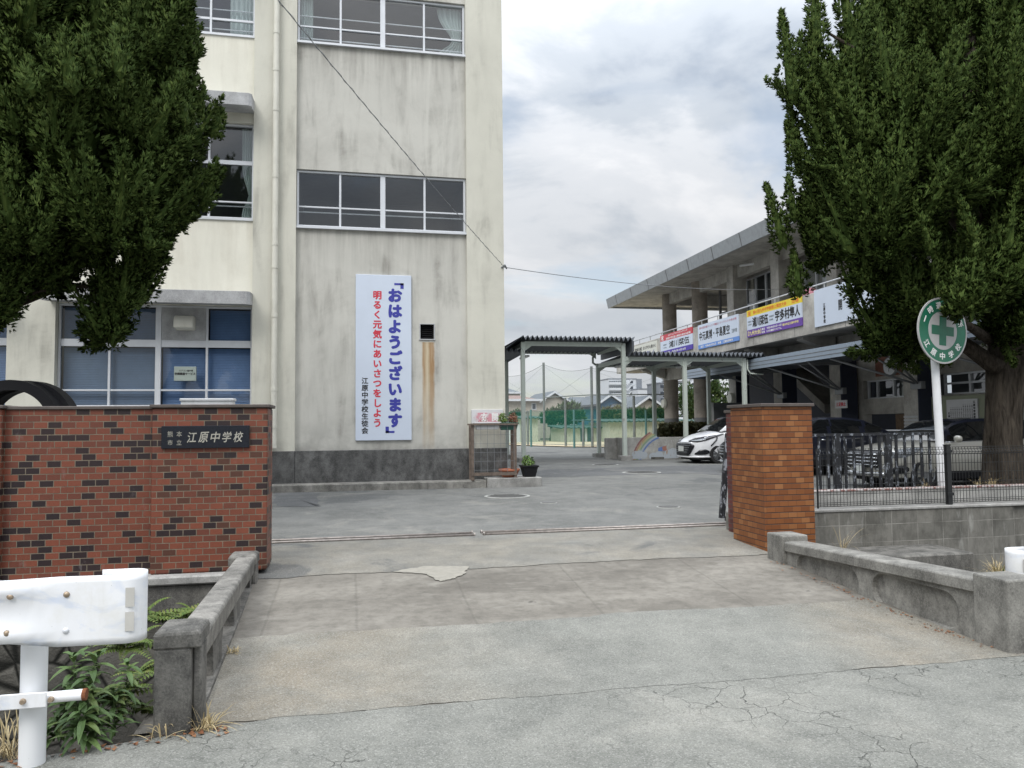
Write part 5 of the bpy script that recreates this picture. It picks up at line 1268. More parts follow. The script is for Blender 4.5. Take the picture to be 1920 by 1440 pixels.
yl, yr = py(1187, 655).y, py(1231.5, 640).y; zt_ = (py(1190, 650.5).z+py(1231, 637.5).z)/2; zb_ = zt_-1.0
M['banner_cream'] = plain('banner_cream', (.58, .58, .52), .55, var=.04)
banner('cream banner furthest along the balcony beside the red one', yl, yr, zb_, zt_, [(0, 1, 'banner_cream')], {
    'ink': [('【教育目標】自ら学び心豊かに', .52, .78, .88, .17, .004)], 'ink_blue': [('たくましく', .62, .48, .55, .2, .006)]})
yl, yr = py(1527, 590).y, py(1660, 560).y; zt_, zb_ = py(1530, 558).z+.25, py(1528, 614).z
banner('plain white banner with a few brushed characters half hidden by the tree', yl, yr, zb_, zt_, [(0, 1, 'banner_white')], {'ink': [('開', .40, .44, .05, .26, .008)]})
m = MB(); write_down(m, '江原中学校', (14.952, py(1546, 590).y, zb_+.72), (0, -1, 0), (0, 0, 1), (-1, 0, 0), .12, .13, .005)
pb = [o for o in COL.objects if o.name.startswith('congratulation_banner')][-1]; m.build('lettering', M['ink'], pb, fix=False)
# red bundle on the balcony beyond the yellow banner
rb = on_x(1514, 550, 15.4); t = thing('red_bag', 'faded red bag hanging behind the balcony rail next to the yellow banner', 'bag', (15.4, rb.y, 5.95))
m = MB(); m.lathe([(.05, 5.7), (.22, 5.8), (.26, 6.0), (.2, 6.2), (.05, 6.28)], (15.5, rb.y, 0), 14); m.build('bag_body', M['ink_pink'], t, smooth=True)

# ------------------------------------------------------------------ awning along the columns
M['carport'] = plain('awning_fascia', (.26, .31, .37), .45, .2, var=.06)
T = thing('awning', 'long grey awning roof braced by steel struts from the columns', 'awning', (15.4, 20, .3))
ya, yb, xf_ = 9.5, 31.5, 14.4
MB().prism([(xf_, 3.61), (xf_+.07, 3.61), (xf_+.11, 3.96), (xf_, 3.985)], 'y', ya, yb).build('fascia', M['carport'], T)
m = MB()
for zq in (3.72, 3.85): m.box(xf_-.006, xf_+.002, ya, yb, zq-.011, zq+.011)
m.build('fascia_groove', M['gym_dado'], T)
m = MB(); vs = []
for i in range(121):
    y = ya+(yb-ya)*i/120; dz = .03 if i % 2 else -.03; vs += [(xf_+.11, y, 3.84+dz), (16.75, y, 3.74+dz), (xf_+.11, y, 3.83+dz), (16.75, y, 3.73+dz)]
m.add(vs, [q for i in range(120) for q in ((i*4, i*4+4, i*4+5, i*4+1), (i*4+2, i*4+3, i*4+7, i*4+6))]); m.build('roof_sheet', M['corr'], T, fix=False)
MB().box(xf_, 16.7, yb, yb+.05, 3.60, 3.94).build('end_fascia', M['carport'], T)
for y in (13.0, 16.7, 20.4, 24.1, 27.8):
    yc = y-.45; MB().box(xf_+.12, 16.5, yc-.04, yc+.04, 3.60, 3.70).build('rafter', M['steel_grey'], T)
    MB().tube([(xf_+.2, yc+1.5, 3.62), (16.5, yc, 2.72)], .036, 8).build('strut', M['steel_grey'], T, smooth=True); MB().tube([(15.1, yc+.35, 3.66), (16.5, yc, 2.74)], .032, 8).build('strut', M['steel_grey'], T, smooth=True)
    MB().tube([(xf_+.2, yc-1.0, 3.62), (16.5, yc, 2.72)], .03, 8).build('strut', M['steel_grey'], T, smooth=True)
    MB().box(16.40, 16.548, yc-.2, yc+.25, 2.60, 2.82).build('anchor_plate', M['steel_grey'], T)
# ------------------------------------------------------------------ cars (nose towards -X, built nose at x = 0)
def ip(x, tab): return float(np.interp(x, [a for a, b in tab], [b for a, b in tab]))
def smooth_tab(tab, n=80):
    xs = np.linspace(tab[0][0], tab[-1][0], n); ys = np.interp(xs, [a for a, b in tab], [b for a, b in tab])
    for _ in range(2): ys[1:-1] = (ys[:-2]+2*ys[1:-1]+ys[2:])/4
    return list(zip(xs, ys))
def make_car(name, label, loc, sp, body, roofm, rot=0., group=None):
    t = thing(name, label, 'car', loc, group); t.rotation_euler = (0, 0, rot)
    L_, W, belt, hood, bot = sp['L'], sp['W']/2, smooth_tab(sp['belt']), smooth_tab(sp['hood']), sp['bot']
    wid = smooth_tab(sp['wid'])
    # --- lower body, one closed loft
    xs = [0, .015, .03, .05, .075, .10, .13, .17, .21, .26]+list(np.linspace(.32, L_, 42)); m = MB(); vs = []
    for x in xs:
        w = W*ip(x, wid); zs = ip(x, belt); zc = ip(x, hood); zb = ip(x, bot); mid = zb+(zs-zb)*.52
        half = [(w*.80, zb), (w*.955, zb+.05), (w*.99, zb+.20), (w, mid), (w*.992, zs-.14), (w*.965, zs-.04), (w*.90, zs), (w*.55, zs+(zc-zs)*.75), (0, zc)]
        ring = [(-a, b) for a, b in half[:-1]]+[half[-1]]+[h for h in half[-2::-1]]
        vs += [(x, y, z) for y, z in ring]
    k = len(ring)
    fs = [(i*k+j, i*k+(j+1) % k, (i+1)*k+(j+1) % k, (i+1)*k+j) for i in range(len(xs)-1) for j in range(k)]
    fs += [tuple(range(k-1, -1, -1)), tuple(range((len(xs)-1)*k, len(xs)*k))]
    m.add(vs, fs); o = m.build('body', body, t, smooth='auto', local=True)
    # wheel housings cut out of the sides
    wr = sp['wr']
    for cx in sp['axles']:
        c = MB().cyl((cx, -W*1.3, wr), (cx, W*1.3, wr), wr*1.13, n=40).build('cutter', body, None)
        b = o.modifiers.new('arch', 'BOOLEAN'); b.object = c; b.operation = 'DIFFERENCE'; b.solver = 'EXACT'
        bpy.context.view_layer.update()
        me = bpy.data.meshes.new_from_object(o.evaluated_get(bpy.context.evaluated_depsgraph_get())); o.modifiers.clear(); o.data = me
        ALL.remove(c); bpy.data.objects.remove(c)
        MB().box(cx-wr*1.1, cx+wr*1.1, -W*.62, W*.62, wr*.55, wr*2.05).build('wheel_housing', M['black'], t, local=True)
    # --- cabin: glass band with painted roof and pillars
    g0, g1, g2, g3 = sp['cab']      # screen foot, screen head, roof end, tailgate foot
    top = sp['roof']; bw, tw = W*sp.get('bw', .91), W*sp.get('tw', .74)
    def sect(x, inset=0.):
        zb = ip(x, belt)-.02 if x > g0+.3 else ip(x, hood)-.02
        zt = ip(x, top); h = max(zt-zb, .005); kx = min(1, h/.45)
        a, b = bw-inset, (bw+(tw-bw)*kx)-inset
        return [(a, zb), (a+(b-a)*.5, zb+h*.5), (b, zb+h*.86), (b*.93, zb+h*.97), (b*.5, zt), (0, zt+.012*kx)]
    cx_ = list(np.linspace(g0, g3, 60)); m = MB(); r = MB(); P_ = []
    for x in cx_:
        s = sect(x); P_.append([(x, -a, b) for a, b in s]+[(x, a, b) for a, b in s[-2::-1]])
    kk = len(P_[0])
    for i in range(59):
        xm = (cx_[i]+cx_[i+1])/2
        for j in range(kk-1):
            q = [P_[i][j], P_[i][j+1], P_[i+1][j+1], P_[i+1][j]]
            side = j in (0, 1, kk-2, kk-3); upper = not side
            if upper: is_glass = (xm < g1-.05 and j not in (2, kk-4)) or (xm > g2+.08 and j not in (2, kk-4))
            else:
                is_glass = any(a < xm-(.0 if j in (0, kk-2) else sp.get('rake', .12)) < b for a, b in sp['side'])
            (m if is_glass else r).add(q, [(0, 1, 2, 3)])
    for mb_, nm, mt in ((m, 'windows', M['car_glass']), (r, 'roof', roofm)):
        ob = mb_.build(nm, mt, t, local=True, fix=True)
        bm = bmesh.new(); bm.from_mesh(ob.data); bmesh.ops.remove_doubles(bm, verts=bm.verts, dist=.0006); bmesh.ops.recalc_face_normals(bm, faces=bm.faces); bm.to_mesh(ob.data); bm.free(); ob.data.shade_smooth()
        try: ob.data.set_sharp_from_angle(angle=R_(35))
        except Exception: pass
    # chrome belt line
    m = MB(); xa_, xb_ = sp['side'][0][0]-.1, sp['side'][-1][1]+.05
    for s in (-1, 1): m.tube([(x, s*(bw+.012), ip(x, belt)+.004) for x in np.linspace(xa_, xb_, 12)], .009, 6)
    m.build('belt_trim', sp.get('trim', M['black_gloss']), t, smooth=True, local=True)
    # doors: shut lines and handles
    for dx in sp['doors']:
        for s in (-1,):
            m = MB(); zs_ = np.linspace(ip(dx, bot)+.16, ip(dx, belt)-.03, 10)
            def yy(z): 
                zb = ip(dx, bot); zt = ip(dx, belt); f = (z-zb)/(zt-zb); return W*ip(dx, wid)*(1.002 if f < .75 else 1.002-.03*(f-.75)/.25)
            m.tube([(dx, s*yy(z_), z_) for z_ in zs_], .006, 4); m.build('door_seam', M['black'], t, local=True)
    for hx in sp['handles']:
        m = MB(); y = -W*ip(hx, wid)*.992; z_ = ip(hx, belt)-.13; m.tube([(hx-.11, y+.01, z_), (hx-.09, y-.022, z_), (hx+.09, y-.022, z_), (hx+.11, y+.01, z_)], .014, 6); m.build('door_handle', sp.get('trim2', body), t, smooth=True, local=True)
    # mirrors
    for s in (-1, 1):
        m = MB(); x = sp['mirror']; m.lathe([(.001, -.085), (.06, -.07), (.085, -.01), (.08, .05), (.04, .08), (.001, .082)], (0, 0, 0), 12); m.v = [(x+p[0]*.75, s*(W*1.01+.09)+p[1]*1.35, ip(x, belt)+.07+p[2]) for p in m.v]; m.build('mirror', body, t, smooth=True, local=True)
    # wheels
    for cx in sp['axles']:
        for s in (-1, 1):
            y0_, y1_ = s*(W-.22), s*(W-.005); wl = MB()
            prof = [(wr*.66, 0), (wr*.93, 0.0), (wr, .03), (wr, .17), (wr*.95, .205), (wr*.80, .215), (wr*.66, .20)]
            n = 40; vs = []
            for rr, d in prof:
                for i in range(n): a = 6.2832*i/n; vs.append((cx+rr*math.cos(a), y0_+s*d, wr+rr*math.sin(a)))
            wl.add(vs, [(j*n+i, j*n+(i+1) % n, (j+1)*n+(i+1) % n, (j+1)*n+i) for j in range(len(prof)-1) for i in range(n)])
            wo = wl.build('wheel', M['rubber'], t, smooth='auto', local=True)
            rm = MB(); ns = 5
            for i in range(ns):
                for da in (-.13, .13):
                    a = 6.2832*(i/ns)+.3; p0 = Vector((cx+wr*.10*math.cos(a+da), y0_+s*.185, wr+wr*.10*math.sin(a+da))); p1 = Vector((cx+wr*.64*math.cos(a+da*1.7), y0_+s*.20, wr+wr*.64*math.sin(a+da*1.7)))
                    rm.bar(p0, p1, wr*.13, .03, (0, 1, 0))
            rm.cyl((cx, y0_+s*.17, wr), (cx, y0_+s*.205, wr), wr*.14, n=16)
            vs = []
            for rr, d in ((wr*.60, .19), (wr*.665, .205), (wr*.665, .12), (wr*.60, .12)):
                for i in range(n): a = 6.2832*i/n; vs.append((cx+rr*math.cos(a), y0_+s*d, wr+rr*math.sin(a)))
            rm.add(vs, [(j*n+i, j*n+(i+1) % n, ((j+1) % 4)*n+(i+1) % n, ((j+1) % 4)*n+i) for j in range(4) for i in range(n)])
            rm.build('rim', M['rim'], wo, local=True)
            MB().cyl((cx, y0_+s*.08, wr), (cx, y0_+s*.10, wr), wr*.64, n=30).build('brake_disc', M['steel_grey'], wo, local=True)
    sp['front'](t, dict(sp, wid=wid, hood=hood, belt=belt))
    return t
M['rim'] = plain('alloy_rim', (.30, .31, .32), .3, .8); M['paint_white'] = carpaint('paint_white', (.72, .73, .75)); M['paint_silver'] = carpaint('paint_silver', (.52, .50, .44), .3, .3)
M['paint_black'] = carpaint('paint_black', (.010, .012, .022)); M['lamp'] = glass('lamp_lens', (.30, .32, .34), 1.5, .06, .9); M['lamp_dark'] = plain('lamp_dark', (.03, .03, .035), .15)
M['plate'] = plain('number_plate', (.60, .62, .60), .5); M['plate_ink'] = plain('plate_ink', (.03, .12, .05), .6)
class Skin:
    """where the body surface lies, for fitting lamps and trim"""
    def __init__(s, sp): s.W = sp['W']/2; s.wid = sp['wid']; s.hood = sp['hood']; s.belt = sp['belt']; s.bot = sp['bot']
    def y(s, x, z):
        w = s.W*ip(x, s.wid); zs = ip(x, s.belt); zb = ip(x, s.bot); zc = ip(x, s.hood)
        return float(np.interp(z, [zb, zb+.05, zb+.2, zb+(zs-zb)*.52, zs-.14, zs-.04, zs, max(zs+.01, zs+(zc-zs)*.75)], [w*.8, w*.955, w*.99, w, w*.992, w*.965, w*.9, w*.55]))
    def x(s, y, z):
        xs = np.linspace(0, .6, 60); ok = [x for x in xs if s.y(x, z) >= abs(y) and ip(x, s.hood) >= z]
        return ok[0] if ok else .6
    def strip(s, sg, tab, mat, t, name, off=.012, n=16):
        """panel along the flank: tab = (x, z low, z high)"""
        xs = np.linspace(tab[0][0], tab[-1][0], n); vs = []
        for x in xs:
            a = float(np.interp(x, [q[0] for q in tab], [q[1] for q in tab])); b = float(np.interp(x, [q[0] for q in tab], [q[2] for q in tab]))
            for k in range(4): z = a+(b-a)*k/3; vs.append((x-off*.7, sg*(s.y(x, z)+off), z))
        m = MB(); m.add(vs, [(i*4+k, i*4+4+k, i*4+5+k, i*4+k+1) for i in range(n-1) for k in range(3)])
        o = m.build(name, mat, t, local=True, smooth=True); so_ = o.modifiers.new('t', 'SOLIDIFY'); so_.thickness = .03; so_.offset = -1; return o
    def face(s, rows, mat, t, name, off=.02, n=13):
        """panel across the nose: rows = (z, half width)"""
        m = MB(); vs = []
        for z, hw in rows: vs += [(s.x(y, z)-off, y, z) for y in np.linspace(-hw, hw, n)]
        m.add(vs, [(i*n+k, i*n+k+1, (i+1)*n+k+1, (i+1)*n+k) for i in range(len(rows)-1) for k in range(n-1)])
        o = m.build(name, mat, t, local=True, smooth=True); so_ = o.modifiers.new('t', 'SOLIDIFY'); so_.thickness = .05; so_.offset = 0; return o
def front_minivan(t, sp):
    K = Skin(sp); W = K.W
    K.face([(.27, .40), (.32, .46), (.55, .60), (.60, .60), (.66, .48)], M['black_gloss'], t, 'grille', .035)
    for z in (.38, .45, .52, .59): 
        m = MB(); hw = .36+(z-.3)*.5; m.tube([(K.x(y, z)-.066, y, z) for y in np.linspace(-hw, hw, 9)], .007, 5); m.build('grille_bar', M['steel_grey'], t, local=True)
    MB().box(K.x(0, .5)-.10, K.x(0, .5)-.075, -.165, .165, .40, .565).build('number_plate', M['plate'], t, local=True)
    m = MB(); m.tube([(K.x(y, .69)-.012, y, .69-.02*abs(y)) for y in np.linspace(-.5, .5, 9)], .014, 6); m.build('trim_blade', M['chrome'], t, smooth=True, local=True)
    for s in (-1, 1):
        K.strip(s, [(.05, .70, .74), (.20, .70, .82), (.45, .76, .88), (.75, .86, .93), (1.02, .95, .965)], M['lamp_dark'], t, 'headlight', .014)
        K.strip(s, [(.10, .735, .76), (.30, .745, .80), (.42, .77, .82)], M['lamp'], t, 'headlight_lens', .026)
        m = MB(); m.tube([(x, s*(K.y(x, z)+.008), z) for x, z in ((.78, .86), (.74, .76), (.62, .64), (.56, .58))], .022, 6); m.build('trim_blade', M['black_gloss'], t, smooth=True, local=True)
        K.strip(s, [(.10, .30, .34), (.22, .29, .45), (.40, .30, .47), (.52, .34, .42)], M['black_gloss'], t, 'fog_trim', .016)
    m = MB(); m.tube([(K.x(y, .26)-.03, y, .225) for y in np.linspace(-.80, .80, 21)], .03, 6); m.build('lip', M['paint_white'], t, smooth=True, local=True)
    MB().box(.25, 4.0, -.7, .7, .12, .24).build('under_tray', M['black'], t, local=True)
minivan = dict(L=4.25, W=1.70, belt=[(0, .66), (.12, .74), (.5, .88), (.95, .98), (1.3, 1.03), (2.4, 1.05), (3.6, 1.08), (4.1, 1.05), (4.25, .9)],
    hood=[(0, .68), (.10, .77), (.4, .92), (.8, 1.02), (1.15, 1.09), (1.4, 1.10), (4.25, 1.0)], bot=[(0, .22), (.25, .18), (.6, .20), (3.6, .22), (4.25, .30)],
    wid=[(0, .48), (.04, .62), (.12, .76), (.28, .88), (.55, .965), (.9, 1.0), (3.4, 1.0), (3.9, .96), (4.2, .86), (4.25, .8)], cab=(.92, 2.05, 3.75, 4.22),
    roof=[(.92, 1.04), (1.2, 1.24), (1.6, 1.48), (1.95, 1.61), (2.3, 1.665), (3.0, 1.68), (3.7, 1.64), (4.0, 1.45), (4.22, 1.02)], side=[(1.22, 1.55), (1.63, 2.55), (2.62, 3.5), (3.58, 3.98)], rake=.16,
    doors=(1.62, 2.60, 3.5), handles=(2.4, 2.8), mirror=1.62, axles=(.82, 3.5), wr=.305, front=front_minivan, bw=.92, tw=.76)
make_car('parked_car', 'white minivan with a black hexagonal grille parked in front of the mural wall', (10.68, 23.75, .345), minivan, M['paint_white'], M['paint_white'], R_(2))
def front_suv(t, sp):
    K = Skin(sp); W = K.W
    K.face([(.50, .50), (.60, .56), (.80, .58), (.88, .54)], M['black_gloss'], t, 'grille', .03)
    for z in (.56, .64, .72, .80):
        m = MB(); m.tube([(K.x(y, z)-.062, y, z) for y in np.linspace(-.54, .54, 11)], .016, 6); m.build('grille_bar', M['chrome'], t, smooth=True, local=True)
    for s in (-1, 1):
        K.strip(s, [(.06, .78, .84), (.22, .72, .90), (.45, .74, .93), (.72, .84, .95), (.82, .92, .94)], M['lamp'], t, 'headlight', .016)
        m = MB(); m.tube([(K.x(y, z)-.02, s*y, z) for y, z in ((.45, .46), (.62, .50), (.70, .62), (.68, .80))], .03, 6); m.build('chrome_blade', M['chrome'], t, smooth=True, local=True)
        K.strip(s, [(.12, .38, .44), (.25, .36, .56), (.42, .38, .56), (.52, .44, .50)], M['black_gloss'], t, 'fog_trim', .016)
        m = MB(); m.box(1.30, 3.20, s*W*.94, s*W*1.012, .24, .42); m.build('sill_cladding', M['black'], t, local=True, bevel=.02)
    m = MB(); m.tube([(K.x(y, .36)-.02, y, .36) for y in np.linspace(-.7, .7, 13)], .05, 6); m.build('skid_plate', M['chrome'], t, smooth=True, local=True)
    MB().box(K.x(0, .5)-.10, K.x(0, .5)-.075, -.165, .165, .40, .53).build('number_plate', M['plate'], t, local=True)
    MB().box(.3, 4.4, -.7, .7, .18, .30).build('under_tray', M['black'], t, local=True)
suv = dict(L=4.70, W=1.82, belt=[(0, .80), (.10, .86), (.5, .95), (1.2, 1.04), (1.7, 1.06), (3.4, 1.10), (4.4, 1.14), (4.7, 1.0)],
    hood=[(0, .82), (.10, .90), (.4, 1.0), (1.0, 1.08), (1.45, 1.13), (4.7, 1.1)], bot=[(0, .30), (.3, .24), (.8, .25), (3.8, .26), (4.7, .36)],
    wid=[(0, .54), (.04, .68), (.12, .82), (.28, .92), (.55, .97), (.9, 1.0), (3.8, 1.0), (4.3, .95), (4.7, .85)], cab=(1.25, 2.05, 4.05, 4.62),
    roof=[(1.25, 1.10), (1.55, 1.33), (1.85, 1.50), (2.15, 1.575), (2.6, 1.605), (3.4, 1.60), (4.0, 1.54), (4.3, 1.40), (4.62, 1.12)], side=[(1.6, 2.55), (2.66, 3.62), (3.74, 4.25)], rake=.10,
    doors=(1.55, 2.6, 3.7), handles=(2.4, 3.4), mirror=1.68, axles=(.92, 3.60), wr=.355, front=front_suv, bw=.90, tw=.74, trim=M['chrome'], trim2=M['chrome'])
sx = on_y(1578, 880, 16.7).x
make_car('parked_car', 'silver sport utility car with a black roof parked behind the old black gate', (sx, 15.9, gzx(13, 15.9)), suv, M['paint_silver'], M['paint_black'], R_(0))
wagon = dict(suv); wagon.update(L=4.75, roof=[(1.25, 1.08), (1.6, 1.33), (1.95, 1.5), (2.4, 1.58), (3.2, 1.58), (3.8, 1.5), (4.3, 1.3), (4.65, 1.1)], trim=M['chrome'])
make_car('parked_car', 'black station wagon parked between the orange pillar and the silver car', (on_y(1349, 850, 19.5).x+.62, 20.1, gzx(13, 20.1)), wagon, M['paint_black'], M['paint_black'], R_(1))
make_car('parked_car', 'white car mostly hidden beyond the thick juniper trunk', (on_y(1904, 880, 14.6).x, 13.95, gzx(15, 13.9)), minivan, M['paint_white'], M['paint_white'], R_(0))
# ------------------------------------------------------------------ junipers
M['juniper'] = leaf('juniper_foliage', (.030, .054, .013), (.058, .092, .022), (.108, .145, .038), rough=.7, spec=.08)
def bark():
    n = NT('juniper_bark'); f = n.noise(7, 8, .7, n.map(scale=(2.4, 2.4, .35)), .6); c = n.ramp(f, (.34, (.018, .015, .012)), (.62, (.085, .072, .058)))
    n.bump(f, 1.0, .05); return n.out(c, .95, spec=.1)
M['bark'] = bark()
def unit(a): return a/np.linalg.norm(a, axis=-1, keepdims=True)
def plume_geo(rng, base, axis, L_, W, dens, bendv=np.zeros(3)):
    """one flame-shaped plume of rounded tufts: tuft centres, headings and radii"""
    axis = axis/np.linalg.norm(axis); a = np.cross(axis, (0.3, .9, .1)); a /= np.linalg.norm(a); b = np.cross(axis, a)
    rt0 = .048+.022*min(1.2, L_)
    n = max(10, int(dens*L_*W/(rt0*rt0)))
    t = (np.arange(n)+rng.random(n))/n; t = t**.9; ang = np.arange(n)*2.399963+rng.normal(size=n)*.35
    prof = np.clip(np.sin(np.pi*np.clip(t, 0, 1)**.56), 0, 1)**.85*(1-.55*t)+.01
    ph = rng.random(6)*6.28
    rad = W*prof*(.80+.30*rng.random(n)+.20*np.sin(ang*2+ph[0]+t*7))
    bend = bendv*.12*L_
    c = base+axis*(t*L_)[:, None]+bend*(t**2)[:, None]
    out = np.cos(ang)[:, None]*a+np.sin(ang)[:, None]*b
    p = c+out*rad[:, None]
    d = unit(axis*.9+out*(.85-.55*t)[:, None]+rng.normal(size=(n, 3))*.18)
    rt = rt0*(1.15-.62*t)*(.75+.5*rng.random(n))
    return p, d, rt, out
def tufts(rng, p, d, rt, m=13, size=.050, o=None):
    """every tuft a knot of short pointed sprays; returns triangles and the soft outward normals that round off each tuft"""
    n = len(p); P = np.repeat(p, m, 0); D = np.repeat(d, m, 0); R2 = np.repeat(rt, m); O = np.repeat(d if o is None else o, m, 0)
    u = unit(rng.normal(size=(n*m, 3))+D*.75)
    q = P+u*(R2*(.25+.75*rng.random(n*m)))[:, None]+D*(R2*.25)[:, None]
    h = unit(u*.75+D*.85+rng.normal(size=(n*m, 3))*.22)
    s = unit(np.cross(h, rng.normal(size=(n*m, 3)))); V = []; N = []
    nn = unit(O*.75+u*.75+np.array([0, 0, .12])+rng.normal(size=(n*m, 3))*.18)
    for k in (-1, 0, 1):
        hh = unit(h+s*(.42*k)); L_ = size*(1.2 if k == 0 else .85)*(.7+.6*rng.random(n*m))*(.7+.3*R2/.07)
        w = unit(np.cross(hh, rng.normal(size=(n*m, 3))))*(L_*.24)[:, None]
        fl = np.einsum('ij,ij->i', np.cross(w, hh), nn) < 0; w[fl] *= -1
        V.append(np.stack([q-w, q+w, q+hh*L_[:, None]], 1)); N.append(nn)
    N = np.repeat(np.concatenate(N), 3, 0)
    return np.concatenate([np.concatenate(V).reshape(-1, 3), N], 1)
def plume_core(rng, base, axis, L_, W, bendv, k=.42):
    """solid heart of a plume, so that no light leaks straight through it"""
    axis = axis/np.linalg.norm(axis); a = np.cross(axis, (0.3, .9, .1)); a /= np.linalg.norm(a); b = np.cross(axis, a); n = 9; R = []
    for t in (0., .12, .28, .46, .64, .8, .93):
        r = W*k*(max(0, math.sin(math.pi*t**.60))**.8*(1-.45*t)+.01); an = np.arange(n)*6.2832/n+t*3
        rr = r*(.85+.3*rng.random(n)); R.append(base+axis*(t*L_)+bendv*(.12*L_*t*t)+(np.cos(an)*rr)[:, None]*a+(np.sin(an)*rr)[:, None]*b)
    V = []
    for p, q in zip(R[:-1], R[1:]):
        p2, q2 = np.roll(p, -1, 0), np.roll(q, -1, 0); V += [np.stack([p, p2, q2], 1), np.stack([p, q2, q], 1)]
    V = np.concatenate(V); N = np.cross(V[:, 1]-V[:, 0], V[:, 2]-V[:, 0]); mid = np.concatenate(R).mean(0)
    sg = np.sign(np.einsum('ij,ij->i', N, V.mean(1)-mid))[:, None]; bad = sg[:, 0] < 0; V[bad] = V[bad][:, ::-1]; N = N*sg/(np.linalg.norm(N, axis=1, keepdims=True)+1e-12)
    return np.concatenate([V.reshape(-1, 3), np.repeat(N, 3, 0)], 1)
def lobe_core(rng, c, r):
    V = []; n = 12; R = []
    for j in range(7):
        th = math.pi*j/6; an = np.arange(n)*6.2832/n; f = .9+.25*rng.random(n)
        R.append(c+np.stack([np.cos(an)*math.sin(th)*f, np.sin(an)*math.sin(th)*f, np.full(n, math.cos(th))], 1)*r)
    for p, q in zip(R[:-1], R[1:]):
        p2, q2 = np.roll(p, -1, 0), np.roll(q, -1, 0); V += [np.stack([p, p2, q2], 1), np.stack([p, q2, q], 1)]
    V = np.concatenate(V); N = np.cross(V[:, 1]-V[:, 0], V[:, 2]-V[:, 0]); mid = np.concatenate(R).mean(0)
    sg = np.sign(np.einsum('ij,ij->i', N, V.mean(1)-mid))[:, None]; bad = sg[:, 0] < 0; V[bad] = V[bad][:, ::-1]; N = N*sg/(np.linalg.norm(N, axis=1, keepdims=True)+1e-12)
    return np.concatenate([V.reshape(-1, 3), np.repeat(N, 3, 0)], 1)
def sprays(rng, p, d, size):
    n = len(p); V = []; s = unit(np.cross(d, rng.normal(size=(n, 3)))); u = np.cross(d, s)
    for k in range(5):
        a = (k-2)*.42; dd = d*math.cos(a)+s*math.sin(a)+u*(rng.normal(size=n)*.3)[:, None]; L_ = size*(1.15-.12*abs(k-2))*(.65+.7*rng.random(n))
        ww = unit(np.cross(dd, u+s*.3)); w = (L_*.17)[:, None]*ww; m_ = p+dd*(L_*.5)[:, None]
        V.append(np.stack([p, m_+w, p+dd*L_[:, None], m_-w], 1))
    return np.concatenate(V).reshape(-1, 3)
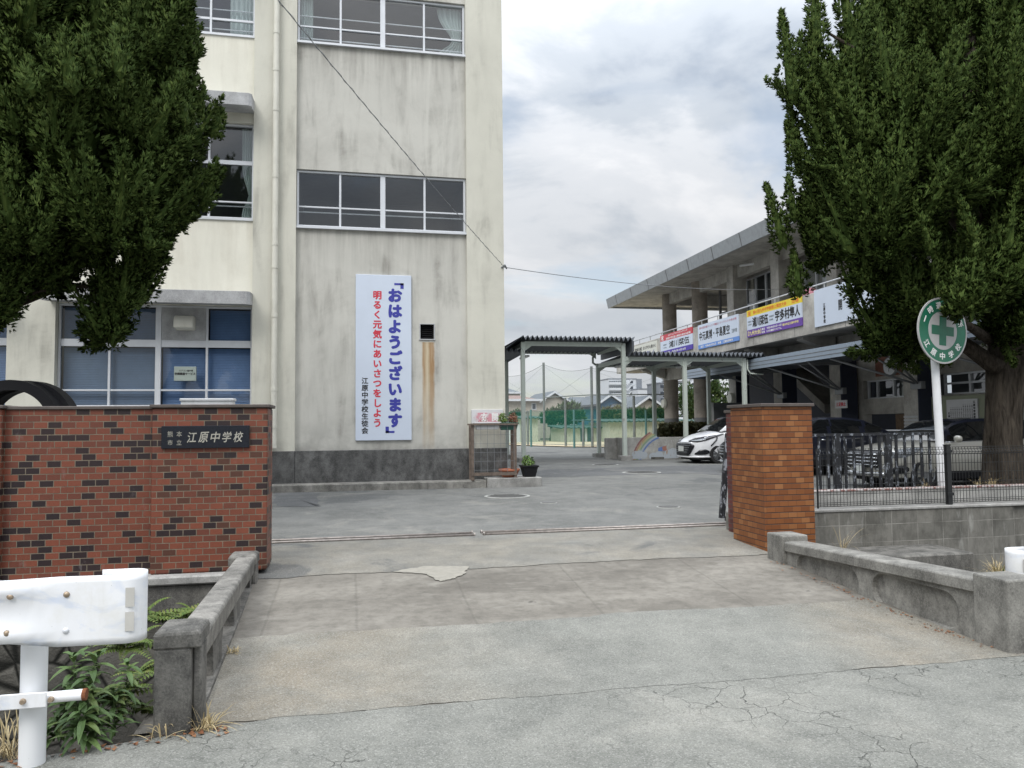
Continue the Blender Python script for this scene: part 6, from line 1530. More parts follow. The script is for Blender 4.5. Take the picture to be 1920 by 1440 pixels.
def juniper(name, label, trunk_pts, trunk_r, lobes, spires, seed, size, dens, nper, limbs):
    rng = np.random.default_rng(seed)
    t = thing(name, label, 'tree', tuple(trunk_pts[0]))
    # trunk: fluted, buttressed
    m = MB(); vs = []; n = 28; N = len(trunk_pts)
    for j, (c, r) in enumerate(zip(trunk_pts, trunk_r)):
        for i in range(n):
            a = 6.2832*i/n; f = 1+.13*math.sin(a*5+j*.35)+.08*math.sin(a*9-j*.6)+.05*math.sin(a*3+j)
            vs.append((c[0]+r*f*math.cos(a), c[1]+r*f*math.sin(a), c[2]))
    m.add(vs, [(j*n+i, j*n+(i+1) % n, (j+1)*n+(i+1) % n, (j+1)*n+i) for j in range(N-1) for i in range(n)]+[tuple(range((N-1)*n, N*n))])
    m.build('trunk', M['bark'], t, smooth=True)
    m = MB()
    for pts, r in limbs: m.tube(pts, [r*(1-.75*i/(len(pts)-1)) for i in range(len(pts))], 8)
    m.build('limbs', M['bark'], t, smooth=True)
    Q = []; C = np.array([l[0] for l in lobes]); Rr = np.array([l[1] for l in lobes]); cnt = 0
    for li, (c, r) in enumerate(lobes):
        c = np.array(c); r = np.array(r); k = int(nper*(r[0]*r[2]+r[0]*r[1]+r[1]*r[2]))+4
        for i in range(k):
            # even spread of clumps over the lobe; each clump is a fan of flame-shaped plumes
            zf = 1-2*(i+.5)/k; an = i*2.399963+li; rr_ = math.sqrt(max(0, 1-zf*zf)); d = np.array([rr_*math.cos(an), rr_*math.sin(an), zf])+rng.normal(size=3)*.14; d /= np.linalg.norm(d)
            q = c+d*r*.80
            if any(lj != li and np.sum(((q+d*.12-C[lj])/Rr[lj])**2) < .60 for lj in range(len(lobes))): continue
            nrm = d/r; nrm /= np.linalg.norm(nrm)
            up = np.array([0, 0, 1.0 if nrm[2] > -.55 else .65]); S = rng.uniform(.75, 1.3)*min(1.1, .40+r.mean()*.6)
            back = nrm[1] > .45 or q[2] > 9.3; b0 = q-(nrm*.28+up*.32)*S
            for j in range(4 if back else 6):
                off = unit(rng.normal(size=3)); ax = up*1.0+nrm*(.34 if j == 0 else .46)+off*(.10 if j == 0 else .42); ax /= np.linalg.norm(ax)
                L_ = S*(rng.uniform(1.2, 1.6) if j == 0 else rng.uniform(.65, 1.15)); L_ *= 1. if ax[2] > .74 else .62; W = min(.21, .165*S*rng.uniform(.8, 1.25)); bb = b0+off*.10*S
                bv = unit(rng.normal(size=3)+np.array([0, 0, .8])); p, dd, rt, oo = plume_geo(rng, bb, ax, L_, W, dens*(.6 if back else 1.), bv); cnt += len(p)
                Q.append(tufts(rng, p, dd, rt, 8 if back else 13, size, unit(oo*.8+nrm*.5))); Q.append(plume_core(rng, bb, ax, L_, W, bv))
        Q.append(lobe_core(rng, c, r*.5))
        n2 = int(22*(r[0]*r[2]+r[0]*r[1]+r[1]*r[2])); d = unit(rng.normal(size=(n2, 3)))
        p = c+d*r*(.52+.24*rng.random(n2))[:, None]; dd = unit(d*.6+np.array([0, 0, .8])+rng.normal(size=(n2, 3))*.4)
        Q.append(tufts(rng, p, dd, np.full(n2, .10), 12, size*1.7))
    for (b, tip, W) in spires:
        b = np.array(b); tip = np.array(tip); ax = tip-b; L_ = np.linalg.norm(ax)
        p, dd, rt, oo = plume_geo(rng, b, ax, L_, W, dens*1.5); Q.append(tufts(rng, p, dd, rt*.9, 16, size, oo)); Q.append(plume_core(rng, b, ax, L_, W, np.zeros(3), .55))
    V = np.concatenate(Q); np_mesh('crown', V[:, :3], 3, np.arange(len(V)), M['juniper'], t, normals=V[:, 3:]); print('JUNIPER', cnt, len(V)//3)
    return t
def lobes_px(lst, Y0):
    out = []
    for (x, y, rx, ry, dy, rd) in lst:
        c = on_y(x, y, Y0+dy); k = (c-EYE).dot(FWD)/FPX
        out.append(((c.x, c.y, c.z), (rx*k*.90, rd*.9, ry*k*.90)))
    return out
def spires_px(lst, Y0): return [(tuple(on_y(a, b, Y0+dy)), tuple(on_y(c, d, Y0+dy2)), w) for (a, b, c, d, dy, dy2, w) in lst]
JY = 11.4
LR = lobes_px([(1790, 90, 210, 170, .3, 1.6), (1650, 165, 95, 100, .0, 1.0), (1585, 210, 85, 120, -.2, .9), (1700, 250, 170, 150, -.9, 1.1), (1860, 260, 150, 170, -1.0, 1.1), (1570, 355, 75, 120, .0, .9),
    (1660, 400, 120, 130, -1.0, .9), (1765, 330, 110, 80, -1.2, .8), (1562, 452, 55, 60, .1, .7), (1645, 515, 80, 82, -.5, .75), (1660, 620, 52, 62, -.2, .55), (1730, 560, 80, 85, -.9, .7), (1700, 635, 75, 45, .1, .7), (1850, 520, 90, 95, -1.0, .8),
    (1930, 460, 90, 120, -.6, .9), (1808, 562, 36, 48, -2.02, .22), (1900, 610, 70, 45, -.7, .7), (1800, 20, 260, 120, 1.4, 1.5), (1750, 300, 200, 240, 1.5, 1.2), (1960, 250, 150, 250, .6, 1.4), (1700, -120, 130, 140, .3, 1.2), (1850, -160, 180, 160, .5, 1.4)], JY)
SR = spires_px([(1492, 200, 1465, 22, 0, 0, .21), (1515, 190, 1500, 62, 0, .1, .15), (1530, 170, 1522, 50, 0, 0, .16), (1475, 470, 1436, 345, .2, .2, .15), (1500, 330, 1480, 195, .2, .2, .17), (1530, 100, 1528, -60, 0, 0, .2), (1590, 110, 1640, -20, 0, 0, .22), (1600, 90, 1570, -70, 0, 0, .2),
    (1500, 300, 1475, 230, .2, .2, .12), (1745, 480, 1715, 380, -1.6, -1.7, .14), (1835, 470, 1790, 360, -1.7, -1.8, .15), (1490, 420, 1478, 330, .1, .1, .13), (1760, 690, 1760, 580, -1.3, -1.4, .2), (1500, 560, 1488, 470, .2, .2, .15)], JY)
tb = on_y(1884, 906, 11.05)
def tp(x, y): return tuple(on_y(x, y, 11.05))
TR = [tp(1886, 945), tp(1885, 915), tp(1883, 880), tp(1880, 830), tp(1882, 780), tp(1886, 730), tp(1890, 690), tp(1892, 640), tp(1880, 560), tp(1860, 450), tp(1840, 300), tp(1820, 150), tp(1810, 0)]
RR = [.36, .33, .29, .26, .245, .26, .29, .28, .28, .24, .19, .14, .08]
def lim(*pp): return [tuple(on_y(x, y, yy)) for x, y, yy in pp]
juniper('juniper_tree', 'tall dark green juniper with a thick fluted trunk behind the round green sign', TR, RR, LR, SR, 21, .054, 1.25, 3.6,
    [(lim((1870, 690, 11.0), (1800, 640, 11.1), (1700, 560, 11.3), (1600, 470, 11.4)), .16), (lim((1885, 700, 11.), (1930, 620, 11.2), (1990, 500, 11.4)), .15), (lim((1865, 500, 11.1), (1760, 380, 11.2), (1620, 260, 11.4)), .12), (lim((1860, 640, 10.9), (1800, 600, 10.2), (1760, 560, 10.)), .09), (lim((1850, 400, 11), (1900, 250, 10.6), (1950, 100, 10.4)), .12), (lim((1840, 300, 11), (1700, 150, 11.2), (1550, 60, 11.4)), .08)])
JL = 10.9
LL = lobes_px([(180, 120, 175, 150, .0, 1.5), (60, 60, 150, 170, -.4, 1.3), (290, 130, 75, 120, .2, .9), (120, 260, 150, 130, -.8, 1.0), (245, 260, 115, 120, -.4, 1.0), (325, 270, 55, 65, .2, .6), (298, 380, 65, 75, .0, .7), (205, 400, 120, 110, -.8, .8), (60, 420, 90, 100, -.9, .8), (-30, 330, 90, 160, -.8, .9),
    (255, 465, 62, 75, -.2, .6), (232, 545, 55, 62, -.2, .55), (205, 610, 45, 45, -.2, .45), (5, 530, 60, 55, -.8, .5), (90, 520, 45, 35, -.2, .4), (150, 470, 80, 45, -.3, .6), (45, 500, 75, 60, -.5, .6), (-60, 520, 90, 75, -.6, .8), (-20, 575, 55, 40, -.9, .4), (240, -40, 130, 120, .2, 1.2), (60, -120, 180, 150, .2, 1.4), (-150, 150, 200, 250, .2, 1.6), (150, 230, 180, 230, 1.2, 1.1), (318, 20, 45, 80, .2, .7)], JL)
SL = spires_px([(140, 180, 118, 55, -1.7, -1.8, .18), (225, 150, 215, 50, -1.5, -1.5, .15), (340, 120, 330, 10, 0, 0, .2), (60, 180, 55, 110, -1.8, -1.8, .14), (175, 150, 160, 70, -1.6, -1.7, .14), (385, 345, 418, 318, .1, .1, .10), (395, 260, 415, 205, .2, .2, .14), (380, 400, 405, 300, .1, .0, .13), (345, 240, 335, 140, -.6, -.6, .14), (375, 230, 380, 160, .1, .1, .12), (360, 120, 352, 20, .1, .1, .12), (280, 470, 270, 400, -.9, -1., .13)], JL)
def tq(x, y): return tuple(on_y(x, y, 11.2))
tz = tq(-75, 900)
TL = [(tz[0], tz[1], .2), (tz[0], tz[1], .6), tq(-72, 760), tq(-60, 650), tq(-20, 550), tq(30, 430), tq(80, 300), tq(110, 150), tq(130, 0), tq(140, -150)]
RL = [.42, .34, .30, .28, .25, .22, .18, .14, .10, .06]
juniper('juniper_tree', 'big bushy juniper leaning over the red brick wall in front of the building', TL, RL, LL, SL, 22, .050, 1.25, 3.6,
    [(lim((-40, 600, 11.2), (60, 560, 11.0), (130, 533, 10.8), (180, 540, 10.7), (215, 590, 10.7)), .055), (lim((10, 500, 11.1), (130, 430, 10.8), (260, 380, 10.7), (340, 330, 10.8)), .11), (lim((60, 360, 11.), (180, 260, 10.8), (300, 160, 10.8)), .10),
     (lim((110, 540, 10.8), (75, 545, 10.5), (40, 560, 10.3)), .035), (lim((140, 535, 10.8), (150, 560, 10.7), (165, 590, 10.7)), .025), (lim((120, 535, 10.8), (110, 500, 10.6), (60, 480, 10.4)), .03)])

# ------------------------------------------------------------------ black hoop sculpture behind the brick wall
c = on_y(28, 796.6, 10.4); t = thing('hoop_sculpture', 'black steel double hoop rising behind the red brick wall', 'sculpture', (c.x, 10.4, .2))
for off in (0., .11):
    m = MB(); vs = []; n = 72; R1, R2 = .54, .42; zc = c.z
    for i in range(n):
        a = 6.2832*i/n
        for r, h in ((R1, -.10), (R1, .06), (R2, .06), (R2, -.10)): vs.append((c.x+off+r*math.cos(a)+h*.25, 10.4+off*1.4+h, zc+r*math.sin(a)))
    m.add(vs, [(i*4+j, i*4+(j+1) % 4, ((i+1) % n)*4+(j+1) % 4, ((i+1) % n)*4+j) for i in range(n) for j in range(4)]); m.build('hoop', M['black'], t, smooth='auto')
MB().box(c.x-.4, c.x+.6, 10.2, 10.9, .2, c.z-.56).build('plinth', M['conc_mid'], t, bevel=.02)

# ------------------------------------------------------------------ weeds, ferns, dry grass
M['weed'] = leaf('weed_leaf', (.048, .088, .027), (.085, .14, .045), (.125, .17, .055), rough=.5); M['fern'] = leaf('fern_leaf', (.055, .095, .02), (.105, .145, .035), (.15, .15, .045)); M['straw'] = leaf('straw', (.30, .23, .12), (.46, .38, .22), (.38, .28, .14)); M['moss'] = leaf('ground_weed', (.035, .06, .02), (.07, .10, .03)); M['dead_leaf'] = leaf('dead_leaf', (.16, .06, .03), (.24, .12, .06))
def blade(mb, p, d, L_, w, droop, up=Vector((0, 0, 1)), seg=4):
    p = Vector(p); d = Vector(d).normalized(); s = d.cross(up).normalized() if abs(d.dot(up)) < .97 else Vector((1, 0, 0)); vs = []
    for i in range(seg+1):
        t_ = i/seg; q = p+d*L_*t_-Vector((0, 0, 1))*droop*L_*t_*t_; ww = w*math.sin(math.pi*min(1, t_*.9+.1))**.8*.5 if i < seg else 0
        fold = Vector((0, 0, 1))*ww*.35
        vs += [q-s*ww+fold, q, q+s*ww+fold]
    mb.add(vs, [(i*3+j, i*3+j+1, i*3+j+4, i*3+j+3) for i in range(seg) for j in (0, 1)])
def weed(label, base, top, seed, nleaf=34, ll=.15):
    r = random.Random(seed); b, tt = Vector(base), Vector(top); t = thing('weed_plant', label, 'plant', tuple(b), 'tall leafy weeds by the guard rail')
    L_ = (tt-b).length; bow = Vector((r.uniform(-.1, .1), r.uniform(-.1, .1), 0))*L_
    P = lambda u: b.lerp(tt, u)+bow*math.sin(math.pi*u)
    MB().tube([P(u/6) for u in range(7)], [.006-.0007*u for u in range(7)], 6).build('stem', M['weed'], t, smooth=True)
    m = MB()
    for i in range(nleaf):
        u = .12+.88*(i/nleaf)**.9; a = i*2.4+r.uniform(-.3, .3); el = r.uniform(.05, .6)+(.5 if u > .9 else 0)
        d = Vector((math.cos(a)*math.cos(el), math.sin(a)*math.cos(el), math.sin(el))); blade(m, P(u), d, ll*r.uniform(.7, 1.15)*(1.05-.35*u), ll*.21, r.uniform(.25, .7))
    m.build('leaves', M['weed'], t, fix=False)
wb = [((150, 1395, 4.42), (138, 1225, 4.55)), ((185, 1400, 4.45), (185, 1225, 4.5)), ((165, 1400, 4.40), (160, 1335, 4.35)), ((120, 1370, 4.5), (125, 1290, 4.6)), ((215, 1380, 4.55), (212, 1290, 4.6)), ((100, 1390, 4.5), (108, 1345, 4.5)), ((200, 1385, 4.5), (150, 1270, 4.6)), ((230, 1340, 4.7), (240, 1240, 4.8))]
wl = ['tall lance leafed weed directly behind the guard rail post', 'tallest lance leafed weed under the rolled rail end', 'low broad leafed weed at the road edge near the pipe end', 'bushy weed between the guard rail post and the pipe end', 'upright weed between the pipe end and the parapet post', 'short weed at the foot of the guard rail post', 'leaning weed under the middle of the white rail', 'weed hanging nearest the ferns by the parapet']
for i, ((a0, b0), lb) in enumerate(zip(wb, wl)): weed(lb, on_y(*a0), on_y(*b0), 30+i, 40 if i < 2 else 30, .17 if i < 3 else .14)
def fern(label, base, dirs, seed, size=.3):
    r = random.Random(seed); t = thing('fern', label, 'fern', tuple(base), 'ferns on the canal bank'); m = MB(); b = Vector(base)
    for k in range(dirs):
        a = r.uniform(-2.9, .3) if k % 3 else r.uniform(0, 6.28); el = r.uniform(.3, 1.0); d = Vector((math.cos(a)*math.cos(el), math.sin(a)*math.cos(el)*.8, math.sin(el))); L_ = size*r.uniform(.7, 1.2)
        s = d.cross(Vector((0, 0, 1))).normalized()
        for i in range(13):
            u = (i+1.5)/14; q = b+d*L_*u-Vector((0, 0, 1))*.45*L_*u*u; pl = L_*.26*(1-u)**.7*min(1, u*5)
            for sg in (-1, 1): blade(m, q, s*sg+d*.35+Vector((0, 0, -.25)), pl, .018*size/.3, .2, seg=2)
    m.build('fronds', M['fern'], t, fix=False)
for i, (lb, q, k, s_) in enumerate([('bright fern spreading at the foot of the brick wall by the parapet', (322, 1165, 6.6), 14, .40), ('fern clump beside the parapet post under the rail end', (258, 1165, 6.0), 14, .36), ('fern hanging between the rail end and the parapet post', (240, 1215, 5.5), 16, .36), ('fern tuft beside the parapet post half way down', (262, 1262, 5.1), 12, .24), ('small yellowing fern low beside the parapet post', (262, 1335, 4.85), 12, .22), ('pale fern far back where the parapet meets the wall', (365, 1150, 7.2), 12, .34), ('fern under the weeds close to the road edge', (205, 1310, 4.75), 14, .32)]):
    fern(lb, on_y(*q), k, 50+i, s_)
def tuft(name, label, base, n, L_, seed, mat='straw', lean=(0, 0), wid=.006, spread=.7, group=None):
    r = random.Random(seed); t = thing(name, label, 'grass tuft', tuple(base), group); m = MB(); b = Vector(base)
    for i in range(n):
        a = r.uniform(0, 6.28); el = r.uniform(1.5-spread*1.3, 1.5); d = Vector((math.cos(a)*math.cos(el)+lean[0], math.sin(a)*math.cos(el)+lean[1], math.sin(el))); blade(m, b+Vector((r.uniform(-.04, .04), r.uniform(-.04, .04), 0)), d, L_*r.uniform(.45, 1.1), wid, r.uniform(.2, .8), seg=5)
    m.build('blades', M[mat], t, fix=False)
g_ = 'dry grass tufts'
tuft('grass_tuft', 'dry straw tuft spreading at the road side foot of the dark parapet post', on_z(385, 1368, .0)+Vector((0, 0, 0)), 60, .22, 1, spread=1.0, group=g_)
tuft('grass_tuft', 'few dry stalks on the canal side of the dark parapet post', on_z(300, 1383, .0), 14, .20, 2, spread=1.0, group=g_)
tuft('grass_tuft', 'straw and grass at the foot of the guard rail post', on_z(20, 1420, -.02), 60, .36, 3, lean=(-.3, 0), group=g_)
tuft('grass_tuft', 'long dry grass clump in the ditch behind the culvert box', on_y(1870, 1085, 8.3), 170, .42, 4, spread=.75, group=g_)
tuft('grass_tuft', 'green grass clump low behind the parapet with oval panels', on_y(1885, 1085, 8.0), 110, .26, 5, 'moss', spread=1.0, group=g_)
tuft('grass_tuft', 'thin dry stalks against the block wall by the orange pillar', on_y(1578, 1035, 9.05), 22, .62, 6, spread=.42, lean=(.35, 0), wid=.005, group=g_)
tuft('grass_tuft', 'yellow grass at the foot of the juniper trunk', on_y(1862, 912, 10.6), 60, .34, 7, spread=.8, group=g_)
tuft('grass_tuft', 'dry grass between the juniper trunk and the fence post', on_y(1835, 912, 10.6), 30, .26, 8, spread=.9, group=g_)
tuft('grass_tuft', 'dry weeds between the sign pole and the low wall', on_y(1735, 915, 9.95), 26, .26, 9, spread=.9, group=g_)
tuft('grass_tuft', 'withered grass in the gap under the dark parapet beam', on_z(435, 1225, .03), 50, .10, 10, spread=1.1, group=g_)
m = MB(); r = random.Random(5)
for i in range(900):
    x = r.uniform(-2.6, -1.15); e = 4.24+.15*(x+1.66)/.64*.3; y = e+abs(r.gauss(0, .07))+.02; a = r.uniform(0, 6.28); blade(m, (x, y, -.05-.7*(y-e)), (math.cos(a)*.7, math.sin(a)*.7, .8), r.uniform(.04, .12), .010, .5, seg=2)
o = m.build('bank_grass', M['moss'], None, fix=False); tag(o, 'low green ground weeds along the canal edge', 'ground cover', kind='stuff')
m = MB()
for i in range(110):
    x = r.uniform(-2.4, -.6); y = float(np.interp(x, [p[0] for p in edge], [p[1] for p in edge]))-abs(r.gauss(0, .05)); a = r.uniform(0, 6.28); L_ = r.uniform(.012, .04)
    m.add([(x, y, .004), (x+L_*math.cos(a), y+L_*math.sin(a), .012), (x+L_*math.cos(a+.9), y+L_*math.sin(a+.9), .006)], [(0, 1, 2)])
for i in range(160):
    x = XR-abs(r.gauss(0, .06)) ; y = r.uniform(4.7, 7.6); a = r.uniform(0, 6.28); L_ = r.uniform(.01, .03); zq = gz(y)+.006
    m.add([(x, y, zq), (x+L_*math.cos(a), y+L_*math.sin(a), zq+.007), (x+L_*math.cos(a+.9), y+L_*math.sin(a+.9), zq+.003)], [(0, 1, 2)])
o = m.build('leaf_litter', M['dead_leaf'], None, fix=False); tag(o, 'scattered dead leaves and crumbs along the kerb edges', 'litter', kind='stuff')
# hedge beyond the white car
M['hedge'] = leaf('hedge_leaf', (.035, .04, .015), (.07, .065, .025), (.09, .075, .03))
t = thing('clipped_hedge', 'low clipped brown green hedge behind the white car', 'hedge', (14.2, 30.4, .3))
rng = np.random.default_rng(3); n = 5200; u = rng.random((n, 3)); 
x = 12.3+3.0*u[:, 0]; y = 29.5+1.1*u[:, 1]; zt_ = .3+1.32*np.minimum(1, ((x-12.2)/.5))**.5*np.clip((u[:, 2])**.35, 0, 1)
p = np.stack([x, y, zt_], 1); d = rng.normal(size=(n, 3))+np.array([0, 0, .8]); d /= np.linalg.norm(d, axis=1)[:, None]
V = sprays(rng, p, d, .12); np_mesh('foliage', V, 4, np.arange(len(V)), M['hedge'], t)
# ------------------------------------------------------------------ far side: nets, sheds, houses, flats, trees
M['pole_green'] = plain('pole_green', (.17, .19, .18), .6, var=.15); M['pole_teal'] = plain('pole_teal', (.09, .20, .185), .6, var=.1)
def net_mat(name, col, alpha):
    n = NT(name); n.b.inputs['Alpha'].default_value = alpha; return n.out(col, .9, spec=.1)
M['net'] = net_mat('green_net', (.03, .17, .12), .40); M['net_thin'] = net_mat('thin_net', (.30, .33, .33), .20)
NP = [(990, 833, 770, 47.5), (1021, 838, 680, 46.0), (1061, 842, 746, 44.0), (1094, 845, 786, 42.6), (1111, 845, 687, 42.0), (1190, 845, 742, 41.6), (1262, 845, 742, 41.2)]
t = thing('ball_net_fence', 'tall green ball net fence on steel posts at the edge of the sports field', 'net fence', (13, 44, .3))
P_ = []
for (x, yb, yt, Y) in NP:
    b = on_y(x, yb, Y); a = on_y(x, yt, Y); MB().cyl((b.x, Y, .25), (b.x, Y, a.z), .075, n=10).build('post', M['pole_green'], t, smooth='auto'); P_.append((b.x, Y, a.z))
first = on_y(940, 830, 49.5); P_ = [(first.x, 49.5, 5.0)]+P_
tall = [P_[0], P_[2], P_[5]]+[(on_y(1262, 700, 41.2).x, 41.2, 4.9)]
for (a, b) in zip(P_[:-1], P_[1:]):
    za, zb_ = on_y(1061, 750, a[1]).z, on_y(1061, 750, b[1]).z
    if a[0] > P_[1][0]: MB().bar((a[0], a[1], 3.35), (b[0], b[1], 3.35), .06).build('rail', M['pole_green'], t)
    MB().quad((a[0], a[1], .5), (b[0], b[1], .5), (b[0], b[1], 2.55), (a[0], a[1], 2.55)).build('net', M['net'], t, fix=False)
    MB().bar((a[0], a[1], .5), (b[0], b[1], .5), .03).build('rail', M['pole_green'], t)
for (a, b) in zip(tall[:-1], tall[1:]):
    n = 8; m = MB(); vs = []
    for i in range(n+1):
        u = i/n; s = .28*math.sin(math.pi*u); x, y = a[0]+(b[0]-a[0])*u, a[1]+(b[1]-a[1])*u; vs += [(x, y, 2.5), (x, y, a[2]+(b[2]-a[2])*u-s-.1)]
    m.add(vs, [(i*2, i*2+2, i*2+3, i*2+1) for i in range(n)]); m.build('upper_net', M['net_thin'], t, fix=False)
    m = MB(); m.tube([(vs[i*2+1]) for i in range(n+1)], .012, 4); m.tube([(a[0], a[1], a[2]-.2), (b[0], b[1], 3.0)], .005, 4); m.tube([(a[0], a[1], 3.0), (b[0], b[1], b[2]-.2)], .005, 4); m.build('cable', M['pole_green'], t)
# hand-ball style practice posts
for lb, x, yt, yb in (('short teal post with a cross arm in front of the ball net', 1077, 768, 845), ('slim teal post just beyond the canopy post by the school building', 996, 768, 836), ('slim teal post in front of the long wall', 1212, 769, 842)):
    Yq = 41.0 if x > 1000 else 45; a, b = on_y(x, yt, Yq), on_y(x, yb, Yq); t = thing('practice_post', lb, 'post', (b.x, Yq, .3), 'teal practice posts')
    MB().cyl((b.x, Yq, .28), (b.x, Yq, a.z), .06, n=10).build('post', M['pole_teal'], t, smooth='auto')
    if x == 1077: MB().bar((a.x-.15, Yq, a.z-.58), (a.x+.55, Yq, a.z-.58), .06).build('arm', M['pole_teal'], t)
def P3(x, y, Y): return on_y(x, y, Y)
M['cream_wall'] = plain('cream_wall', (.52, .53, .44), .85, var=.08, dirt=.3); M['white_wall'] = plain('white_wall', (.62, .65, .68), .8, var=.05); M['blue_wall'] = plain('blue_wall', (.05, .14, .24), .7); M['dark_win'] = plain('dark_win', (.05, .06, .08), .2); M['tile_dark'] = plain('tile_dark', (.09, .105, .12), .6, var=.15); M['tile_brown'] = plain('tile_brown', (.20, .13, .11), .7, var=.15); M['beige_wall'] = plain('beige_wall', (.46, .42, .35), .8); M['green_roof'] = plain('green_roof', (.035, .075, .065), .6, var=.15); M['grey_slab'] = plain('grey_slab', (.22, .24, .27), .8)
def shed(label, x0, x1, ytop, ybot, Y, depth, rm, wm, doors=()):
    a, b = P3(x0, ytop, Y), P3(x1, ybot, Y); zt = a.z; t = thing('storage_shed', label, 'shed', ((a.x+b.x)/2, Y, .3))
    MB().box(a.x, b.x, Y, Y+depth, .25, zt-.12).build('wall', M[wm], t)
    m = MB(); n = int((b.x-a.x+.6)/.18); vs = []
    for i in range(n+1):
        x = a.x-.3+(b.x-a.x+.6)*i/n; dz = .04 if i % 2 else -.04; vs += [(x, Y-.35, zt-.06+dz), (x, Y+depth, zt+.12+dz), (x, Y-.35, zt-.12+dz), (x, Y+depth, zt+.06+dz)]
    m.add(vs, [q for i in range(n) for q in ((i*4, i*4+4, i*4+5, i*4+1), (i*4+2, i*4+3, i*4+7, i*4+6), (i*4, i*4+2, i*4+6, i*4+4))]); m.build('roof', M[rm], t, fix=False)
    for (d0, d1, yt_, mt) in doors:
        p, q = P3(d0, yt_, Y), P3(d1, yt_, Y); MB().box(p.x, q.x, Y-.03, Y-.002, .3, p.z).build('door', M[mt], t)
    return t
shed('small cream shed seen beside the canopy post by the school building', 946, 1009, 782, 830, 56, 4, 'green_roof', 'cream_wall', ((953, 975, 796, 'white_wall'), ))
shed('low cream block shed with dark openings behind the net', 1058, 1140, 800, 830, 55, 4, 'green_roof', 'cream_wall', ((1088, 1096, 802, 'dark_win'), (1101, 1110, 802, 'dark_win'), (1097, 1100, 802, 'white_wall')))
shed('long pale block building with a green roof beyond the mural wall', 1143, 1300, 788, 835, 53, 5, 'green_roof', 'cream_wall')
def house(label, x0, x1, yeave, yridge, Y, depth, wm, rm, gable=True, hip=.0, wins=(), trim=True):
    a, b = P3(x0, yeave, Y), P3(x1, yeave, Y); ze = a.z; zr = P3((x0+x1)/2, yridge, Y).z; t = thing('house', label, 'house', ((a.x+b.x)/2, Y, .3)); cx = (a.x+b.x)/2; o = .45
    if gable:
        MB().prism([(a.x, .25), (b.x, .25), (b.x, ze), (cx, zr-.15), (a.x, ze)], 'y', Y, Y+depth).build('wall', M[wm], t)
        s = (zr-ze)/(cx-a.x)
        m = MB()
        for sg in (-1, 1):
            e = cx+sg*(b.x-cx+o); m.prism([(cx, zr), (e, ze-o*s), (e, ze-o*s+.22), (cx, zr+.25)], 'y', Y-.4, Y+depth+.4)
        m.build('roof', M[rm], t)
        if trim:
            m = MB()
            for sg in (-1, 1):
                e = cx+sg*(b.x-cx+o); m.prism([(cx, zr-.02), (e, ze-o*s-.02), (e, ze-o*s+.2), (cx, zr+.22)], 'y', Y-.47, Y-.402)
            m.build('barge_board', M['white_wall'], t)
    else:
        MB().box(a.x, b.x, Y, Y+depth, .25, ze).build('wall', M[wm], t)
        m = MB(); r0 = a.x+hip*(b.x-a.x); r1 = b.x-hip*(b.x-a.x)
        m.add([(a.x-o, Y-o, ze), (b.x+o, Y-o, ze), (b.x+o, Y+depth+o, ze), (a.x-o, Y+depth+o, ze), (r0, Y+depth/2, zr), (r1, Y+depth/2, zr)], [(0, 1, 5, 4), (1, 2, 5), (2, 3, 4, 5), (3, 0, 4), (3, 2, 1, 0)]); m.build('roof', M[rm], t)
        MB().box(a.x-o, b.x+o, Y-o-.05, Y-o, ze-.02, ze+.18).build('fascia', M['white_wall'], t)
    for (w0, w1, y0, y1) in wins:
        p, q = P3(w0, y0, Y), P3(w1, y1, Y); f = MB().box(p.x-.08, q.x+.08, Y-.05, Y-.002, q.z-.08, p.z+.08).build('window', M['white_wall'], t); MB().box(p.x, q.x, Y-.07, Y-.051, q.z, p.z).build('pane', M['dark_win'], f)
    return t
house('house with a brown tiled hip roof and white eaves beyond the net', 930, 1012, 752, 738, 72, 9, 'beige_wall', 'tile_brown', False, .25, ((998, 1004, 757, 767),))
house('dark roofed taller house part hidden by the school building', 925, 975, 738, 722, 86, 9, 'beige_wall', 'tile_dark', False, .3)
house('beige gabled house with a white barge board', 1012, 1066, 754, 737, 84, 9, 'beige_wall', 'tile_dark', True)
house('grey hip roofed house between the net posts', 1078, 1122, 760, 742, 88, 8, 'white_wall', 'tile_dark', False, .2)
house('blue walled house with white barge boards', 1124, 1164, 756, 742, 76, 8, 'blue_wall', 'tile_dark', True)
house('wide dark tiled house with a hip roof', 1148, 1254, 770, 741, 74, 9, 'blue_wall', 'tile_dark', False, .35)
house('small pale gable in front of the dark tiled house', 1192, 1238, 762, 746, 73, 3, 'beige_wall', 'tile_dark', True)
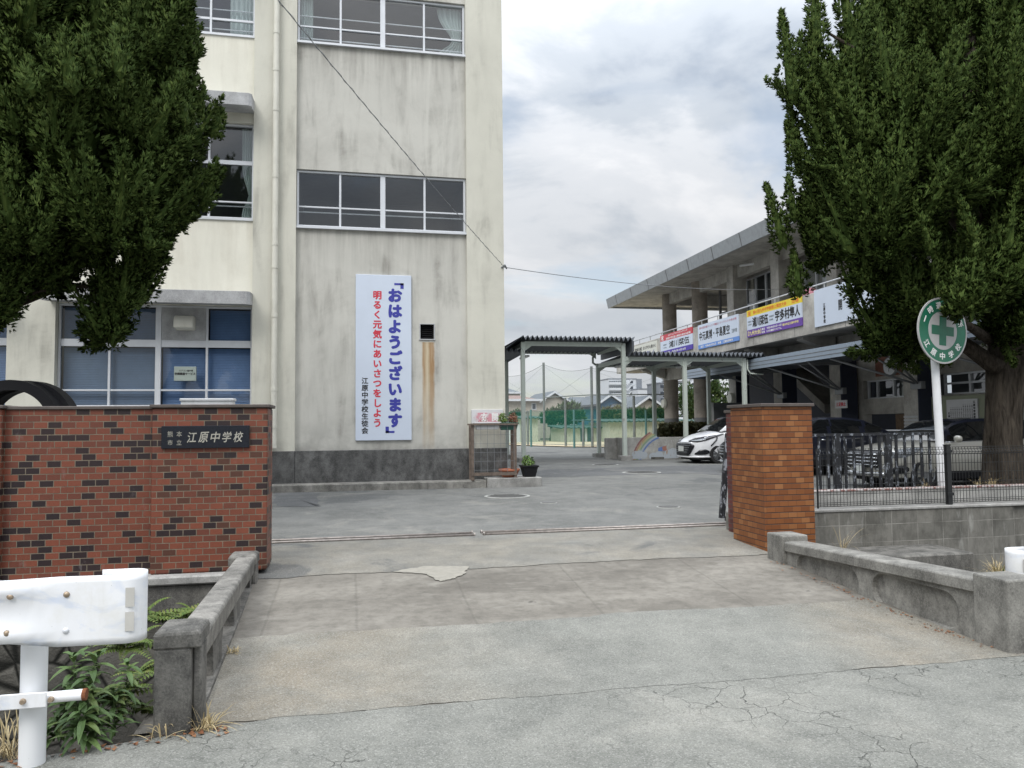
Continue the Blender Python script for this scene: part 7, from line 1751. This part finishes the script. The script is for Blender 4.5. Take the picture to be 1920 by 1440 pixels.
def flats(label, x0, x1, ytop, Y, floors, fh, wm, bal=True, side=None):
    a, b = P3(x0, ytop, Y), P3(x1, ytop, Y); zt = a.z; t = thing('apartment_block', label, 'building', ((a.x+b.x)/2, Y, .3))
    MB().box(a.x, b.x, Y, Y+14, .3, zt).build('wall', M[wm], t); MB().box(a.x-.2, b.x+.2, Y-.2, Y+14.2, zt, zt+.5).build('roof', M['grey_slab'], t)
    bx = a.x+(b.x-a.x)*.62 if bal else a.x
    for k in range(floors):
        z_ = zt-fh*(k+1)
        if z_ < 1: break
        if bal:
            MB().box(a.x-.1, bx, Y-1.5, Y-1.35, z_+.1, z_+1.5).box(a.x-.1, bx, Y-1.35, Y-.02, z_-.1, z_+.1).build('balcony', M['white_wall'], t)
            MB().box(a.x+.2, bx-.2, Y-.06, Y-.01, z_+.3, z_+2.2).build('window', M['grey_slab'], t)
            n = 7
            for i in range(n): x = a.x+.5+(bx-a.x-1)*i/n; MB().box(x, x+(bx-a.x)/n*.38, Y-.12, Y-.07, z_+1.5, z_+2.1).build('window', M['dark_win'], t)
        x = b.x-(b.x-a.x)*.18; MB().box(x-.9, x+.9, Y-.1, Y-.02, z_+1.0, z_+2.3).build('window', M['dark_win'], t)
    if bal:
        m = MB()
        for k in range(floors): 
            z_ = zt-fh*(k+1)
            if z_ > 1: m.bar((bx+.4, Y-.9, z_), (bx+(b.x-bx)*.5, Y-.9, z_+fh*.9), .5, .5)
        m.build('outside_stair', M['white_wall'], t)
    if side: MB().box(b.x, b.x+side, Y-.5, Y+14, .3, zt+.2).build('end_tower', M['grey_slab'], t)
flats('white apartment block with balconies and an outside stair far away', 1141, 1193, 711, 400, 9, 3.1, 'white_wall', True, 3.0)
flats('tall white apartment block behind the round columns', 1240, 1310, 690, 330, 12, 3.0, 'white_wall', True)
flats('slim grey tower beside the round column', 1235, 1243, 719, 328, 8, 3.0, 'grey_slab', False)
flats('low pale and orange roofed building far between the blocks', 1196, 1234, 730, 390, 4, 3.1, 'white_wall', False)
# trees and shrubs beyond the field
M['far_leaf'] = leaf('far_leaf', (.028, .06, .022), (.055, .095, .03), (.09, .12, .035)); M['far_leaf2'] = leaf('far_leaf_olive', (.07, .075, .025), (.12, .11, .035), (.10, .12, .04))
def far_tree(label, x, y, rx, ry, Y, seed, mt='far_leaf', n=900):
    c = P3(x, y, Y); k = (c-EYE).dot(FWD)/FPX; rx, ry = rx*k, ry*k; t = thing('garden_tree', label, 'tree', (c.x, Y, .3)); r = np.random.default_rng(seed)
    MB().tube([(c.x, Y, .2), (c.x+.1, Y, c.z*.5), (c.x, Y, c.z)], [.16, .12, .06], 7).build('trunk', M['bark'], t, smooth=True)
    sub = r.normal(size=(9, 3)); sub /= np.linalg.norm(sub, axis=1)[:, None]; cs = np.array([c.x, Y, c.z])+sub*np.array([rx, rx, ry])*.55
    V = []
    for q in cs:
        d = r.normal(size=(n//6, 3)); d /= np.linalg.norm(d, axis=1)[:, None]; p = q+d*np.array([rx, rx, ry])*.5*(.6+.4*r.random((n//6, 1))); V.append(sprays(r, p, d*.5+np.array([0, 0, .5])+r.normal(size=d.shape)*.4, .055*rx+.16))
    V = np.concatenate(V); np_mesh('crown', V, 4, np.arange(len(V)), M[mt], t)
for i, a in enumerate([('round green tree behind the shed and the net', 1065, 778, 34, 20, 60, 'far_leaf'), ('dark green shrub at the foot of the tallest net pole', 1032, 785, 20, 16, 60, 'far_leaf'), ('olive tree in front of the blue house', 1150, 778, 24, 16, 60, 'far_leaf2'), ('green garden tree between the canopy posts', 1190, 782, 28, 15, 61, 'far_leaf'), ('dark garden tree just beside the first round column', 1228, 780, 28, 16, 61, 'far_leaf'),
    ('tall tree filling the gap behind the second round column', 1345, 740, 42, 70, 56, 'far_leaf'), ('big green tree beneath the hall floor slab', 1300, 755, 30, 52, 60, 'far_leaf'), ('green tree seen through the open ground floor of the hall', 1405, 755, 40, 60, 58, 'far_leaf'), ('small green shrub beside the canopy post by the school building', 968, 785, 16, 12, 62, 'far_leaf')]):
    far_tree(a[0], *a[1:6], 80+i, a[6])
# ------------------------------------------------------------------ overhead cable
c0 = on_y(945, 500, 16.88); t = thing('overhead_cable', 'thin twisted overhead cable running to the corner of the school building', 'cable', tuple(c0))
s0 = on_y(505, -20, 7.5)
def sag(a, b, s, n=24): a, b = Vector(a), Vector(b); return [a.lerp(b, i/n)-Vector((0, 0, s*4*(i/n)*(1-i/n))) for i in range(n+1)]
pts = sag(s0, c0, .05); MB().tube(pts, .005, 6).build('cable_run', M['steel_grey'], t, smooth=True)
m = MB(); m.tube([p+Vector((.011*math.sin(i*1.9), 0, .014*math.cos(i*1.9))) for i, p in enumerate(sag(s0, c0, .05, 90))], .0025, 5); m.build('lashing_wire', M['steel_grey'], t)
far = on_x(1480, 541, 16.6)
MB().tube(sag(c0+Vector((0, .05, 0)), far, .22), .008, 6).build('cable_run', M['steel_grey'], t, smooth=True)
m = MB(); m.tube([c0+Vector((-.06, .02, -.02)), c0+Vector((.02, -.03, .03)), c0+Vector((.06, .0, -.04)), c0+Vector((.0, .02, .05))], .018, 6); m.build('anchor_clamp', M['steel_grey'], t)
